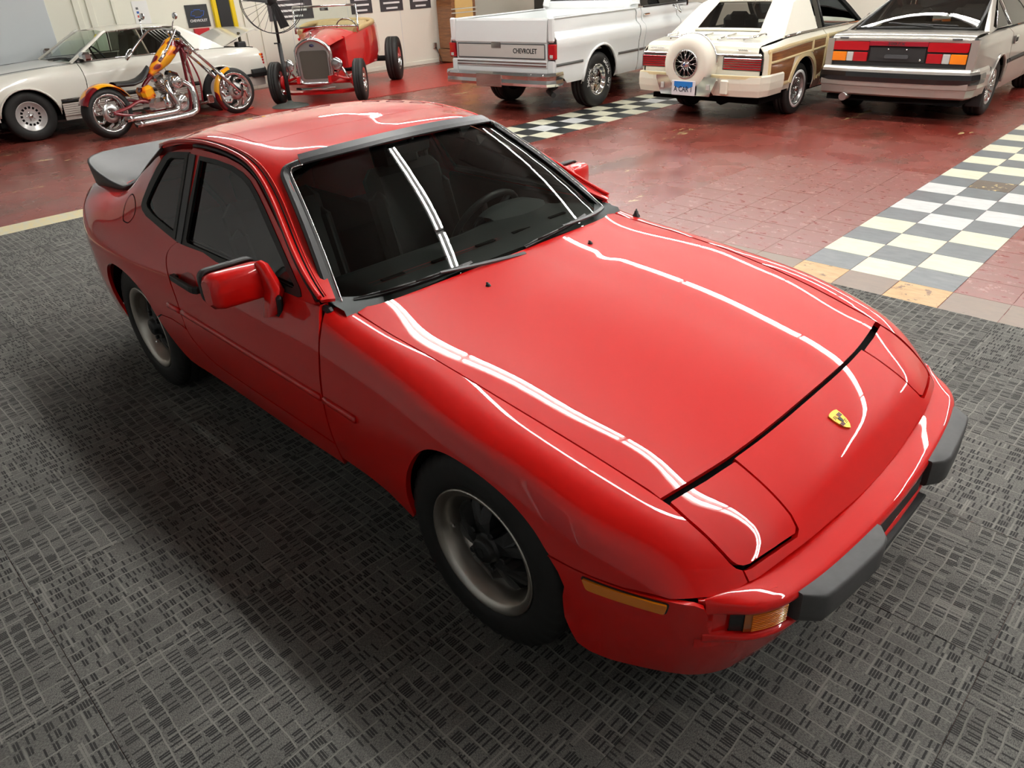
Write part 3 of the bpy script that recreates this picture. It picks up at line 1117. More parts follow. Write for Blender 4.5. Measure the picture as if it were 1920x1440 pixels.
# ---- front bumper: visor shelf, recessed face, lower lip, lamps and rubber blocks
_bi = [(1.858, .722), (1.880, .685), (1.898, .645), (1.915, .595), (1.933, .51), (1.946, .42), (1.957, .30), (1.967, .15), (1.971, 0)]
_bo = [(1.864, .724), (1.905, .690), (1.950, .648), (1.985, .585), (2.005, .50), (2.019, .41), (2.032, .28), (2.041, .14), (2.044, 0)]
def bump_rows(rows, full=True):
    """rows: (blend inner->outer, outward offset, z)."""
    I = np.array(smooth_poly(_bi, 5)); O = np.array(smooth_poly(_bo, 5))
    I = np.concatenate([I * (1, -1), I[-2::-1]]); O = np.concatenate([O * (1, -1), O[-2::-1]])
    t = np.gradient(O, axis=0)
    n = np.stack([t[:, 1], -t[:, 0]], 1); n /= np.linalg.norm(n, axis=1, keepdims=True)
    end = np.minimum(np.arange(len(O)), np.arange(len(O))[::-1]) / 8.0
    k = np.clip(end, .12, 1)
    G = []
    for b, off, z in rows:
        p = I * (1 - b) + O * b + n * (off * k)[:, None]
        G.append(np.concatenate([p, np.full((len(p), 1), z)], 1))
    return np.swapaxes(np.array(G), 0, 1)
bumper = MB()
bumper.grid(bump_rows([(0, -.02, .512), (0, .002, .5155), (.35, 0, .510), (.72, 0, .504), (.9, 0, .499), (1, -.002, .494), (1, .0015, .487), (1, .002, .479), (1, -.001, .472), (1, -.010, .468), (1, -.035, .467), (1, -.035, .405), (1, -.010, .404), (1, -.001, .400), (1, .0015, .392), (1, -.002, .383), (1, -.012, .377), (1, -.05, .374)]))
bumper = bumper.build('front_bumper', M_RED, CAR)
def bump_seg(y0, y1, off, z0, z1, side, n=10, thick=.012):
    O = np.array(smooth_poly(_bo, 8))
    ys = np.linspace(y0, y1, n)
    o = np.argsort(O[:, 1])
    xs = np.interp(ys, O[o, 1], O[o, 0])
    pts = np.stack([xs, ys], 1)
    t = np.gradient(pts, axis=0); nn = np.stack([t[:, 1], -t[:, 0]], 1); nn /= np.linalg.norm(nn, axis=1, keepdims=True)
    if nn[0, 0] < 0:
        nn = -nn
    a = pts + nn * off; b = pts + nn * (off - thick)
    G = []
    for z, q in ((z0, b), (z0, a - nn * .003), (z0 + .004, a), (z1 - .004, a), (z1, a - nn * .003), (z1, b)):
        G.append(np.stack([q[:, 0], q[:, 1] * side, np.full(n, z)], 1))
    return np.swapaxes(np.array(G), 0, 1)
for s in _both:
    m = MB(); m.grid(bump_seg(.560, .664, -.006, .4065, .4665, s, thick=.03))
    ln = m.build('turn_signal_lamp', M_AMBERD, bumper)
    m = MB()                                                    # moulded ribs on the lens
    for z in np.linspace(.413, .460, 9):
        m.grid(bump_seg(.562, .650, -.0045, z - .0012, z + .0012, s, thick=.006))
    m.build('lens_rib', M_AMBER, ln)
    m = MB(); m.grid(bump_seg(.664, .686, -.010, .4065, .4665, s, n=6, thick=.03))
    m.build('lamp_end_block', M_BLACKTRIM, bumper)
    # rubber bumper block
    m = MB()
    y0, y1 = .185, .540
    yy = np.linspace(y0, y1, 12)
    O = np.array(smooth_poly(_bo, 8)); o = np.argsort(O[:, 1])
    bx = np.interp(yy, O[o, 1], O[o, 0])
    e = np.clip(np.minimum((yy - y0) / .05, (y1 - yy) / .03), 0, 1)
    fr = bx + .012 + .036 * e ** .6
    G = []
    for z, f in ((.404, 0), (.404, .86), (.410, .97), (.418, 1), (.482, 1), (.489, .97), (.4925, .90), (.4945, 0)):
        G.append(np.stack([(bx - .03) * (1 - f) + fr * f, yy * s, np.full(12, z)], 1))
    G = np.swapaxes(np.array(G), 0, 1)
    m.grid(G)
    for r in (G[0], G[-1]):
        m.add(r, [tuple(range(len(r)))], smooth=False)
    m.build('bumper_block', M_BUMPERPAD, bumper)
m = MB()
m.box((2.030, 0, .437), (.016, .33, .11), bev=.004)
m.box((2.046, 0, .385), (.03, .34, .012), bev=.003)
m.build('plate_bracket', M_BLACKTRIM, bumper)
# pocket behind the lamp ends
for s in _both:
    m = MB()
    pts = [(1.845, .728), (1.868, .706), (1.893, .672), (1.925, .63), (1.955, .57)]
    m.sweep([(a, b * s, .43) for a, b in smooth_poly(pts, 4)], [(-.004, -.075), (.004, -.075), (.004, .078), (-.004, .078)], smooth=False)
    m.build('lamp_pocket', M_RED, bumper)

# ---- crest on the nose
P, N = HF.ev([(1.835, 0.0)])
cm = frame(P[0] + N[0] * .003, (0, 1, 0), np.array([-1, 0, .45]))
def shield(w, h, n=7):
    return [(-w, h * .86), (-w * .55, h * .97), (0, h), (w * .55, h * .97), (w, h * .86), (w * 1.02, h * .3), (w * .86, -h * .25), (w * .5, -h * .72), (0, -h), (-w * .5, -h * .72), (-w * .86, -h * .25), (-w * 1.02, h * .3)]
m = MB(); m.prism(shield(.0245, .033), 'z', -.004, .0015, xf=cm)
crest = m.build('hood_crest', M_GOLD, CAR)
m = MB()
def quad(x0, x1, y0, y1, z=.0018):
    m.prism([(x0, y0), (x1, y0), (x1, y1), (x0, y1)], 'z', z - .001, z + .0006, xf=cm)
for k in range(4):
    if k % 2 == 0:
        quad(.003 + k * .0045, .0075 + k * .0045, .007, .019)
        quad(-.020 + k * .0045, -.0155 + k * .0045, -.017, -.006)
m.build('crest_red_bars', M_BADGER, crest)
m = MB()
for k in range(4):
    if k % 2 == 1:
        quad(.003 + k * .0045, .0075 + k * .0045, .007, .019)
        quad(-.020 + k * .0045, -.0155 + k * .0045, -.017, -.006)
m.prism(shield(.0065, .009), 'z', .0016, .0028, xf=cm)
for k in range(3):
    m.tube([cm @ Vector((-.019, .009 + k * .004, .002)), cm @ Vector((-.010, .012 + k * .003, .002)), cm @ Vector((-.004, .009 + k * .004, .002))], .0008, 5)
    m.tube([cm @ Vector((.005, -.008 - k * .004, .002)), cm @ Vector((.011, -.005 - k * .005, .002)), cm @ Vector((.016 - k * .003, -.008 - k * .004, .002))], .0008, 5)
m.build('crest_black_bars', M_BLACKTRIM, crest)

# ---- doors
def up_ev(bulge=0.0):
    def ev(uv):
        uv = np.asarray(uv, float)
        s = np.where(uv[:, 1] < 0, -1.0, 1.0); z = np.abs(uv[:, 1])
        P = np.stack([uv[:, 0], s * _tum(z), z], 1)
        N = np.stack([np.zeros(len(z)), s * .8675, np.full(len(z), .4975)], 1)
        return P, N
    return ev
UP = up_ev()
_dw_out = [(-.655, 1.173), (-.512, 1.176), (-.370, 1.171), (-.273, 1.158), (-.208, 1.141), (-.13, 1.108), (-.04, 1.063), (.206, .932), (.300, .882), (.318, .864), (.298, .858), (.137, .853), (-.25, .850), (-.610, .848), (-.628, .86)]
_dw_in = [(-.640, 1.158), (-.506, 1.160), (-.365, 1.153), (-.270, 1.139), (-.195, 1.116), (-.12, 1.08), (-.04, 1.038), (.19, .918), (.262, .885), (.255, .876), (.137, .872), (-.25, .869), (-.570, .868), (-.585, .88)]
_qw_out = [(-.752, 1.176), (-.930, 1.160), (-.960, 1.153), (-.985, 1.138), (-1.032, 1.085), (-1.069, 1.018), (-1.092, .955), (-1.092, .928), (-1.070, .912), (-1.015, .896), (-.785, .868), (-.668, .856)]
_qw_in = [(-.762, 1.152), (-.915, 1.138), (-.940, 1.125), (-.975, 1.08), (-1.012, 1.02), (-1.040, .962), (-1.042, .943), (-1.025, .930), (-.949, .912), (-.80, .894), (-.680, .882)]
_dfront = [(.404, .858), (.420, .838), (.452, .79), (.468, .70), (.472, .6), (.476, .5), (.481, .388)]
_drear = [(-.652, .856), (-.690, .828), (-.704, .795), (-.690, .745), (-.660, .69), (-.630, .63), (-.615, .56), (-.604, .505), (-.575, .468), (-.53, .437), (-.46, .408), (-.40, .394), (-.30, .389)]
for s in _both:
    q = [SZ(a, b) for a, b in smooth_poly(_dfront, 4)] + [SZ(a, b) for a, b in smooth_poly(_drear[::-1], 3)]
    q += [SZ(-.4, .862), SZ(0, .859), SZ(.25, .856)]
    door = panel('door', SL.ev, sgn(dens(q, .03), s), M_RED, CAR, h=.035, flange=.016)
    fr_o = [(-.652, .852), (-.742, 1.176), (-.735, 1.1945)] + [(a, b - .004) for a, b in ((-.577, 1.199), (-.430, 1.196), (-.308, 1.184), (-.233, 1.168), (-.173, 1.151), (-.05, 1.093), (.10, 1.018), (.252, .941), (.333, .902), (.405, .866))] + [(.35, .855), (0, .851)]
    wfr = panel('window_frame', UP, sgn(dens(fr_o, .03), s), M_RED, door, h=.05, holes=[np.array(sgn(dens(_dw_out, .03), s))], flange=.02)
    panel('window_seal', UP, sgn(dens(_dw_out, .03), s), M_BLACKTRIM, door, h=.05, holes=[np.array(sgn(dens(_dw_in, .03), s))], flange=.012, off=.003)
    panel('window_glass', UP, sgn(dens(_dw_in, .04), s), M_SIDEGLASS, door, h=.08, flange=0, off=-.012)
    # B-pillar strip
    panel('pillar_trim', UP, sgn(dens([(-.660, .856), (-.742, 1.172), (-.690, 1.172), (-.612, .856)], .04), s), M_GREYTRIM, door, h=.06, flange=.01, off=.006)
    # rubbing strip
    pts = [(x, float(SL.vz(x, .578 - .012 * (x + .6) / 1.1)[0]) * s) for x in np.linspace(-.605, .466, 24)]
    P, N = SL.ev(pts)
    m = MB(); m.sweep(P + N * .002, [(-.004, -.014), (.006, -.009), (.008, 0), (.006, .009), (-.004, .014)], smooth=True)
    if s < 0:
        pass
    st = m.build('rubbing_strip', M_RED, door)
    # handle
    P, N = SL.ev([(-.50, s * float(SL.vz(-.50, .728)[0]))])
    hm = frame(P[0], (1, 0, 0), N[0] if False else (0, 0, 1))
    out = -s
    m = MB()
    m.add([tuple(P[0] + np.array([dx, 0, dz])) for dx, dz in ((-.06, -.02), (.045, -.02), (.045, .036), (-.02, .052), (-.06, .04))], [(0, 1, 2, 3, 4)])
    rp = [(-.565, .722), (-.545, .708), (-.43, .708), (-.415, .722), (-.425, .757), (-.455, .775), (-.50, .775), (-.56, .752)]
    panel('handle_recess', SL.ev, sgn([SZ(a, b) for a, b in dens(round_poly(rp, .012, 3), .02)], s), mat('shaded_recess_red', rgb(150, 6, 6), rough=.4, coat=.6) if s < 0 else bpy.data.materials['shaded_recess_red'], door, h=.03, flange=.0, off=.0012)  # flat patch; the recess's shade is painted as a darker red
    m = MB()
    hp = [(-.612, .730, .016), (-.60, .731, .022), (-.52, .730, .026), (-.42, .726, .026), (-.402, .7255, .022), (-.39, .725, .010)]
    pp = []
    for x, z, d in hp:
        P, N = SL.ev([(x, s * float(SL.vz(x, z)[0]))]); pp.append(P[0] + N[0] * d)
    m.sweep(pp, [(-.007, -.013), (.005, -.013), (.008, -.008), (.008, .008), (.005, .013), (-.007, .013)], smooth=False)
    P, N = SL.ev([(-.60, s * float(SL.vz(-.60, .730)[0]))])
    m.box(P[0] + N[0] * .008, (.035, .02, .03), bev=.004)
    P, N = SL.ev([(-.40, s * float(SL.vz(-.40, .726)[0]))])
    m.box(P[0] + N[0] * .008, (.03, .02, .026), bev=.004)
    hd = m.build('door_handle', M_BLACKTRIM, door)
    P, N = SL.ev([(-.604, s * float(SL.vz(-.604, .730)[0]))])
    q0 = P[0] + N[0] * .0245
    m = MB(); m.lathe([(0, .002), (.006, .002), (.007, 0)], 12, frame(q0, (1, 0, 0), np.cross(N[0], (1, 0, 0))))
    m.build('key_lock', M_CHROME, door)
    # door card and sill inside
    m = MB(); m.box((-.10, s * .735, .60), (1.10, .03, .50), bev=.01)
    m.box((-.05, s * .70, .62), (.55, .07, .05), bev=.015)
    m.build('door_card', M_SEAT, door)
    m = MB(); m.tube([(x, s * (.765 - .5735 * (.872 - .86) - .022), .868) for x in np.linspace(-.60, .30, 6)], .010, 6)
    m.build('inner_sill_strip', M_GREYTRIM, door)

# strips on the quarter panel and fender
def strip(x0, x1, L, inv, s, parent, n=8):
    pts = [(x, float(inv(x, .578 - .012 * (x + .6) / 1.1)) * s) for x in np.linspace(x0, x1, n)]
    P, N = L.ev(pts)
    m = MB(); m.sweep(P + N * .002, [(-.004, -.014), (.006, -.009), (.008, 0), (.006, .009), (-.004, .014)], smooth=True)
    m.build('rubbing_strip', M_RED, parent)
for s in _both:
    strip(.487, .672, FL, lambda x, z: FL.vz(x, z, 1)[0], s, CAR)

# ---- rear quarters
_XQ = [-2.075, -1.94, -1.76, -1.6, -1.5, -1.3, -1.15, -1.05, -.8, -.55]
_SQ = [
    [(.600, .872), (.625, .862), (.650, .845), (.695, .79), (.714, .71), (.720, .60), (.712, .45), (.685, .29)],
    [(.620, .885), (.655, .873), (.690, .853), (.745, .795), (.769, .71), (.777, .60), (.770, .45), (.742, .28)],
    [(.630, .900), (.675, .886), (.720, .860), (.790, .797), (.822, .715), (.828, .60), (.822, .45), (.792, .28)],
    [(.628, .906), (.675, .893), (.732, .868), (.812, .80), (.849, .720), (.856, .60), (.851, .45), (.818, .28)],
    [(.622, .925), (.675, .905), (.735, .874), (.816, .80), (.856, .722), (.863, .60), (.859, .45), (.825, .28)],
    [(.602, 1.040), (.665, .970), (.741, .888), (.818, .80), (.860, .722), (.868, .60), (.864, .45), (.830, .28)],
    [(.592, 1.120), (.669, 1.00), (.747, .888), (.817, .80), (.858, .721), (.866, .60), (.862, .45), (.830, .28)],
    [(.586, 1.172), (.672, 1.02), (.750, .886), (.815, .80), (.853, .720), (.863, .595), (.859, .445), (.828, .28)],
    [(.574, 1.193), (.673, 1.02), (.755, .876), (.810, .80), (.842, .713), (.854, .585), (.850, .435), (.818, .27)],
    [(.572, 1.197), (.673, 1.02), (.758, .870), (.806, .80), (.833, .710), (.847, .58), (.844, .43), (.811, .27)],
]
QL = Loft(_XQ, _SQ, nx=320, nv=300)
QZ = lambda x, z: (x, float(QL.vz(x, z)[0]))
_rarch = [(-.925, .470), (-.976, .545), (-1.03, .585), (-1.088, .612), (-1.15, .632), (-1.217, .643), (-1.29, .645), (-1.345, .634), (-1.40, .610), (-1.442, .575), (-1.47, .525), (-1.478, .45), (-1.475, .40), (-1.468, .34), (-1.465, .30)]
for s in _both:
    q = [(-.749, .0)] + [(x, 0.0) for x in np.linspace(-.80, -2.06, 40)]
    q += [QZ(-2.07, z) for z in (.86, .80, .72, .62, .5, .40, .32)]
    q += [QZ(-1.95, .305), QZ(-1.78, .30), QZ(-1.6, .295)]
    q += [QZ(a, b) for a, b in smooth_poly(_rarch[::-1], 3)]
    q += [QZ(-.86, .500), QZ(-.745, .512), QZ(-.66, .508), QZ(-.617, .502)]
    q += [QZ(a - .007, b) for a, b in smooth_poly(_drear[:8][::-1], 3)[1:]]
    q += [QZ(-.668, .905), QZ(-.748, 1.172)]
    hole = [QZ(a, b) for a, b in dens(_qw_out, .03)]
    qp = panel('rear_quarter_panel', QL.ev, sgn(dens(q, .03), s), M_RED, CAR, h=.032, holes=[np.array(sgn(hole, s))], flange=.016)
    hole = dens(_qw_out, .03)
    panel('quarter_window_seal', UP, sgn(hole, s), M_BLACKTRIM, qp, h=.05, holes=[np.array(sgn(dens(_qw_in, .03), s))], flange=.012, off=.003)
    panel('quarter_window_glass', UP, sgn(dens(_qw_in, .03), s), M_SIDEGLASS, qp, h=.06, flange=0, off=-.006)
    panel('quarter_pillar_trim', UP, sgn(dens([(-.676, .862), (-.756, 1.170), (-.782, 1.165), (-.706, .870)], .04), s), M_BLACKTRIM, qp, h=.06, flange=.01, off=.005)
    strip(-.735, -.621, QL, lambda x, z: QL.vz(x, z)[0], s, qp, 5)
    # sill
    q = [SZ(.484, .380), SZ(.484, .322), SZ(.484, .285)] + [SZ(x, .275) for x in (.2, -.1, -.4, -.62)]
    q += [SZ(-.70, .275), SZ(-.76, .282), SZ(-.80, .305), SZ(-.83, .335), SZ(-.869, .385), SZ(-.918, .462), SZ(-.860, .494), SZ(-.745, .506), SZ(-.66, .502), SZ(-.606, .495), SZ(-.577, .460), SZ(-.53, .430), SZ(-.46, .402), SZ(-.40, .388), SZ(-.30, .383), SZ(0, .380)]
    panel('side_sill', SL.ev, sgn(dens(q, .03), s), M_RED, CAR, h=.03, flange=.03)
    if s < 0:       # fuel flap
        fc = np.array([(-1.268, .945), (-1.205, .932), (-1.158, .905), (-1.143, .875), (-1.163, .848), (-1.193, .842), (-1.233, .845), (-1.263, .863), (-1.303, .90), (-1.303, .930)])
        loop = smooth_poly(fc, 5, True)
        lp = [QZ(a, b) for a, b in loop]
        li = [QZ(a, b) for a, b in inset2(np.array(loop), .004)]
        panel('fuel_flap_gap', QL.ev, sgn(lp, s), M_DARK, qp, h=.03, holes=[np.array(sgn(li, s))], flange=0, off=.0012)

# ---- roof, pillars, sunroof
_XR = [-1.10, -.95, -.8, -.6, -.4, -.19, .04, .2, .34, .45]
_SR = [
    [(0, 1.200), (.30, 1.195), (.46, 1.185), (.53, 1.174), (.583, 1.158)],
    [(0, 1.240), (.30, 1.233), (.46, 1.218), (.527, 1.202), (.573, 1.192)],
    [(0, 1.265), (.30, 1.257), (.46, 1.240), (.525, 1.228), (.565, 1.211)],
    [(0, 1.276), (.30, 1.268), (.46, 1.251), (.525, 1.238), (.560, 1.221)],
    [(0, 1.274), (.30, 1.265), (.46, 1.247), (.528, 1.232), (.564, 1.213)],
    [(0, 1.261), (.30, 1.250), (.46, 1.228), (.540, 1.204), (.585, 1.176)],
    [(0, 1.224), (.30, 1.210), (.47, 1.168), (.590, 1.110), (.645, 1.066)],
    [(0, 1.105), (.30, 1.087), (.54, 1.030), (.645, .996), (.700, .980)],
    [(0, .985), (.30, .975), (.61, .924), (.690, .914), (.737, .910)],
    [(0, .910), (.30, .900), (.655, .868), (.72, .873), (.757, .868)],
]
RL = Loft(_XR, _SR, nx=260, nv=200)
RY = lambda x, y: (x, float(RL.vy(x, y)[0]))
_wso = [(.445, .712), (.365, .680), (.25, .638), (.13, .596), (.02, .560), (-.045, .540), (-.072, .522), (-.070, .495), (-.045, .44), (-.012, .35), (.012, .22), (.025, .10), (.028, 0)]
wso = smooth_poly(_wso, 4)
rp = [RY(a, b) for a, b in wso]
left = [(x, RL.knots[-1]) for x in np.linspace(.425, -1.09, 44)]
back = [(-1.092, float(RL.vy(-1.092, y)[0])) for y in np.linspace(.56, 0, 12)]
half = left + back
poly = [(p[0], p[1]) for p in rp[::-1]] + half                  # centre front -> pillar foot -> drip -> back centre
full = poly + [(a, -b) for a, b in poly[::-1][1:-1]]
sun = round_poly([(-.905, .46), (-.325, .485), (-.325, -.485), (-.905, -.46)], .06, 5)
def rs(p):
    return (p[0], float(RL.vy(p[0], p[1])[0]) * (-1 if p[1] < 0 else 1))
def bow(p):
    return (p[0] + (.05 * (1 - (p[1] / .485) ** 2) if p[0] > -.6 else -.02 * (1 - (p[1] / .46) ** 2)), p[1])
sun = [bow(p) for p in dens(sun, .03)]
roof = panel('roof', RL.ev, dens(full, .03), M_RED, CAR, h=.035, holes=[np.array([rs(p) for p in sun])], flange=.012)
panel('sunroof_panel', RL.ev, [rs(p) for p in inset2(np.array(sun), .004)], M_RED, CAR, h=.035, flange=.012, off=-.0006)
for s in _both:
    # drip rail and the black door seal below it
    xs = np.concatenate([np.linspace(-1.06, -.2, 20), np.linspace(-.16, .418, 16)])
    P, N = RL.ev([(x, s * RL.knots[-1]) for x in xs])
    m = MB(); m.tube(P + np.array([0, s * .002, .004]), .008, 8)
    m.build('drip_rail', M_RED, roof)
    xs2 = np.concatenate([np.linspace(-.735, -.2, 14), np.linspace(-.16, .405, 16)])
    P, N = RL.ev([(x, s * RL.knots[-1]) for x in xs2])
    m = MB(); m.tube(P + np.array([0, s * .004, -.014]), .0075, 8)
    m.build('door_seal', M_BLACKTRIM, roof)
    # rain channel line along the roof edge
    P, N = RL.ev([(x, s * (RL.knots[-1] - .028)) for x in xs])
    m = MB(); m.tube(P + N * .0005, .0022, 6)
    m.build('roof_seam', M_RED, roof)
    m = MB(); 
    P, N = RL.ev([(x, s * (RL.knots[-1] - .017)) for x in xs])
    m.tube(P - N * .0005, .0030, 6)
    m.build('rain_channel', M_DARK, roof)

# ---- windscreen
_wB = [(0, .600, .832), (.3, .588, .830), (.6, .560, .826), (.8, .520, .822), (.93, .475, .820), (1.0, .440, .818)]
_wT = [(0, .036, 1.2225), (.3, .028, 1.2190), (.6, .002, 1.2085), (.8, -.028, 1.1985), (.93, -.062, 1.187), (1.0, -.088, 1.178)]
_wB = np.array(_wB); _wT = np.array(_wT)
def ws_pos(a, t):
    aa = np.abs(a)
    B = nspline(_wB[:, 0], _wB[:, 1:], aa); Tt = nspline(_wT[:, 0], _wT[:, 1:], aa)
    yB = .705; yT = .522
    y = a * (yB * (1 - t) + yT * t)
    p = B * (1 - t)[:, None] + Tt * t[:, None]
    bl = .018 * np.sin(PI * np.clip(t, 0, 1))
    return np.stack([p[:, 0] + bl * .55, y, p[:, 1] + bl * .83], 1)
def ws_ev(uv):
    uv = np.asarray(uv, float)
    a, t = uv[:, 0], uv[:, 1]
    P = ws_pos(a, t)
    e = 1e-3
    da = ws_pos(a + e, t) - ws_pos(a - e, t); dt = ws_pos(a, t + e) - ws_pos(a, t - e)
    N = np.cross(da, dt)
    N /= np.linalg.norm(N, axis=1, keepdims=True)
    N *= np.sign(N[:, 2])[:, None]
    return P, N
wp = [(-.985, 0), (.985, 0), (.985, .93), (.90, .985), (-.90, .985), (-.985, .93)]
wp = dens(round_poly([(-.985, 0), (.985, 0), (.97, .985), (-.97, .985)], [0, 0, .07, .07], 6), .06)
wsg = panel('windscreen', ws_ev, wp, M_WSGLASS, CAR, h=.07, flange=0, scale=(.62, .65))
# black surround
def ws_line(pts, off):
    P, N = ws_ev(pts)
    return P + N * off
side = [(1.0, t) for t in np.linspace(.02, .90, 20)]
corner = smooth_poly([(1.0, .90), (.995, .945), (.965, .985), (.90, 1.0)], 4)
loop = side + [tuple(p) for p in corner[1:]]
for s in _both:
    m = MB()
    path = ws_line([(s * (a + .004), t) for a, t in loop], .013)
    m.sweep(path, [(-.020 * 1, -.006), (.020, -.006), (.020, .002), (.010, .006), (-.010, .006), (-.020, .002)], up=(.45, 0, .9), smooth=False)
    m.build('windscreen_surround', M_BLACKTRIM, wsg)
    m = MB()
    path = ws_line([(s * (a - .026), min(t, .972)) for a, t in loop[:-1]], .0185)
    m.tube(path, .0026, 6)
    m.build('bright_strip', M_CHROME, wsg)
m = MB()
path = ws_line([(a, 1.022) for a in np.linspace(-.90, .90, 30)], .010)
m.sweep(path, [(-.030, -.005), (.024, -.004), (.026, .004), (.012, .011), (-.022, .012), (-.030, .006)], up=(.4, 0, .9), smooth=False)
m.build('windscreen_header_trim', M_GREYTRIM, wsg)
# cowl and wipers
m = MB()
G = []
for x, z in ((.0, .0), (.06, -.012), (.14, -.03)):
    G.append([(np.interp(abs(y), [0, .14, .30, .44, .55, .63, .70], [.580, .577, .569, .556, .538, .505, .45]) + x - .04, y, .826 + z - .012 * (y / .7) ** 2) for y in np.linspace(-.655, .655, 30)])
m.grid(np.array(G))
cowl = m.build('cowl_tray', M_DARK, CAR)
def wiper(pts_arm, pts_blade, name='wiper'):
    A = ws_line(pts_arm, .022); B = ws_line(pts_blade, .012)
    m = MB()
    m.sweep(A, [(-.008, -.003), (.008, -.003), (.006, .005), (-.006, .005)], up=(.45, 0, .9), scale=[1.2 - .6 * k / (len(A) - 1) for k in range(len(A))])
    w = m.build(name, M_GREYTRIM, CAR)
    m = MB(); m.sweep(B, [(-.004, -.009), (.004, -.009), (.006, .006), (-.006, .006)], up=(.45, 0, .9))
    m.build('wiper_blade', M_BLACKTRIM, w)
    m = MB()
    n = len(B)
    C0 = ws_line([pts_blade[n // 2]], .026)[0]
    for k in (n // 4, 3 * n // 4):
        m.tube([C0, B[k] + np.array([0, 0, .008])], .004, 6)
        for dk in (-1, 1):
            kk = max(0, min(n - 1, k + dk * (n // 5)))
            m.tube([B[k] + np.array([0, 0, .010]), B[kk] + np.array([0, 0, .004])], .003, 5)
    m.build('wiper_bracket', M_BLACKTRIM, w)
L1 = lambda a0, t0, a1, t1, n=12: [(a0 + (a1 - a0) * k / (n - 1), t0 + (t1 - t0) * k / (n - 1)) for k in range(n)]
wiper(L1(.02, .015, -.50, .075), L1(-.30, .078, -.93, .052))
wiper(L1(.93, .045, .42, .082), L1(.70, .085, .06, .055))

# ---- rear hatch glass and spoiler
_XH = [-1.95, -1.75, -1.5, -1.3, -1.15, -1.05]
_SH = [
    [(0, .880), (.30, .872), (.52, .850), (.62, .835)],
    [(0, .955), (.30, .945), (.52, .905), (.622, .872)],
    [(0, 1.050), (.30, 1.040), (.515, .990), (.617, .930)],
    [(0, 1.126), (.30, 1.118), (.50, 1.085), (.598, 1.040)],
    [(0, 1.180), (.30, 1.174), (.485, 1.152), (.588, 1.118)],
    [(0, 1.212), (.30, 1.206), (.475, 1.190), (.582, 1.170)],
]
HL = Loft(_XH, _SH, nx=120, nv=120)
kv = HL.knots[-1]
hp = [(x, kv * .985) for x in np.linspace(-1.10, -1.90, 20)] + [(-1.90, v) for v in np.linspace(kv * .9, -kv * .9, 16)] + [(x, -kv * .985) for x in np.linspace(-1.90, -1.10, 20)] + [(-1.10, v) for v in np.linspace(-kv * .9, kv * .9, 16)]
hatch = panel('rear_hatch_glass', HL.ev, hp, M_REARGLASS, CAR, h=.06, flange=0)
for s in _both:
    m = MB()
    P, N = HL.ev([(x, s * kv * .985) for x in np.linspace(-1.06, -1.60, 20)])
    m.sweep(P, [(-.016, -.01), (.016, -.01), (.016, .003), (-.016, .003)], up=(0, s * .6, .8))
    m.build('hatch_seal', M_BLACKTRIM, hatch)
out = smooth_poly([(-1.46, .628), (-1.56, .640), (-1.72, .650), (-1.90, .648), (-2.06, .622), (-2.15, .55), (-2.19, .42), (-2.205, .2), (-2.21, 0)], 5)
out = np.array(out)
n = len(out)
k = np.linspace(0, 1, n)
lip = np.interp(out[:, 0], [-2.17, -2.08, -1.9, -1.7, -1.55, -1.46], [1.000, .992, .965, .937, .925, .948])
bot = np.interp(out[:, 0], [-2.17, -2.0, -1.8, -1.6, -1.54, -1.46], [.868, .876, .888, .897, .915, .952]) - .004
inn = np.array(smooth_poly([(-1.47, .600), (-1.57, .600), (-1.70, .588), (-1.78, .555), (-1.83, .50), (-1.87, .40), (-1.90, .30), (-1.915, .14), (-1.92, 0)], 5))
izz = np.interp(inn[:, 0], [-1.92, -1.8, -1.6, -1.46], [.905, .913, .922, .955])
rows = []
rows.append(np.stack([out[:, 0] + .02, out[:, 1] - .02, bot], 1))
rows.append(np.stack([out[:, 0] + .004, out[:, 1] - .004, bot + .004], 1))
rows.append(np.stack([out[:, 0] - .004 * k, out[:, 1], (bot + lip) / 2], 1))
rows.append(np.stack([out[:, 0] - .012 * k, out[:, 1] + .003, lip - .006], 1))
rows.append(np.stack([out[:, 0] - .006 * k, out[:, 1], lip], 1))
rows.append(np.stack([out[:, 0] + .012 * k, out[:, 1] - .010, lip - .003], 1))
mid = out * .6 + inn * .4
rows.append(np.stack([mid[:, 0], mid[:, 1], (lip * .35 + izz * .65)], 1))
rows.append(np.stack([inn[:, 0], inn[:, 1], izz], 1))
rows.append(np.stack([inn[:, 0] + .02, inn[:, 1] - .01, izz - .03], 1))
G = np.array(rows)
G2 = np.concatenate([G, (G * np.array([1, -1, 1]))[:, -2::-1]], 1)
m = MB(); m.grid(G2)
m.build('rear_spoiler', mat('black_spoiler_rubber', rgb(50, 51, 51), rough=.5, noise=.15, nscale=30), CAR)

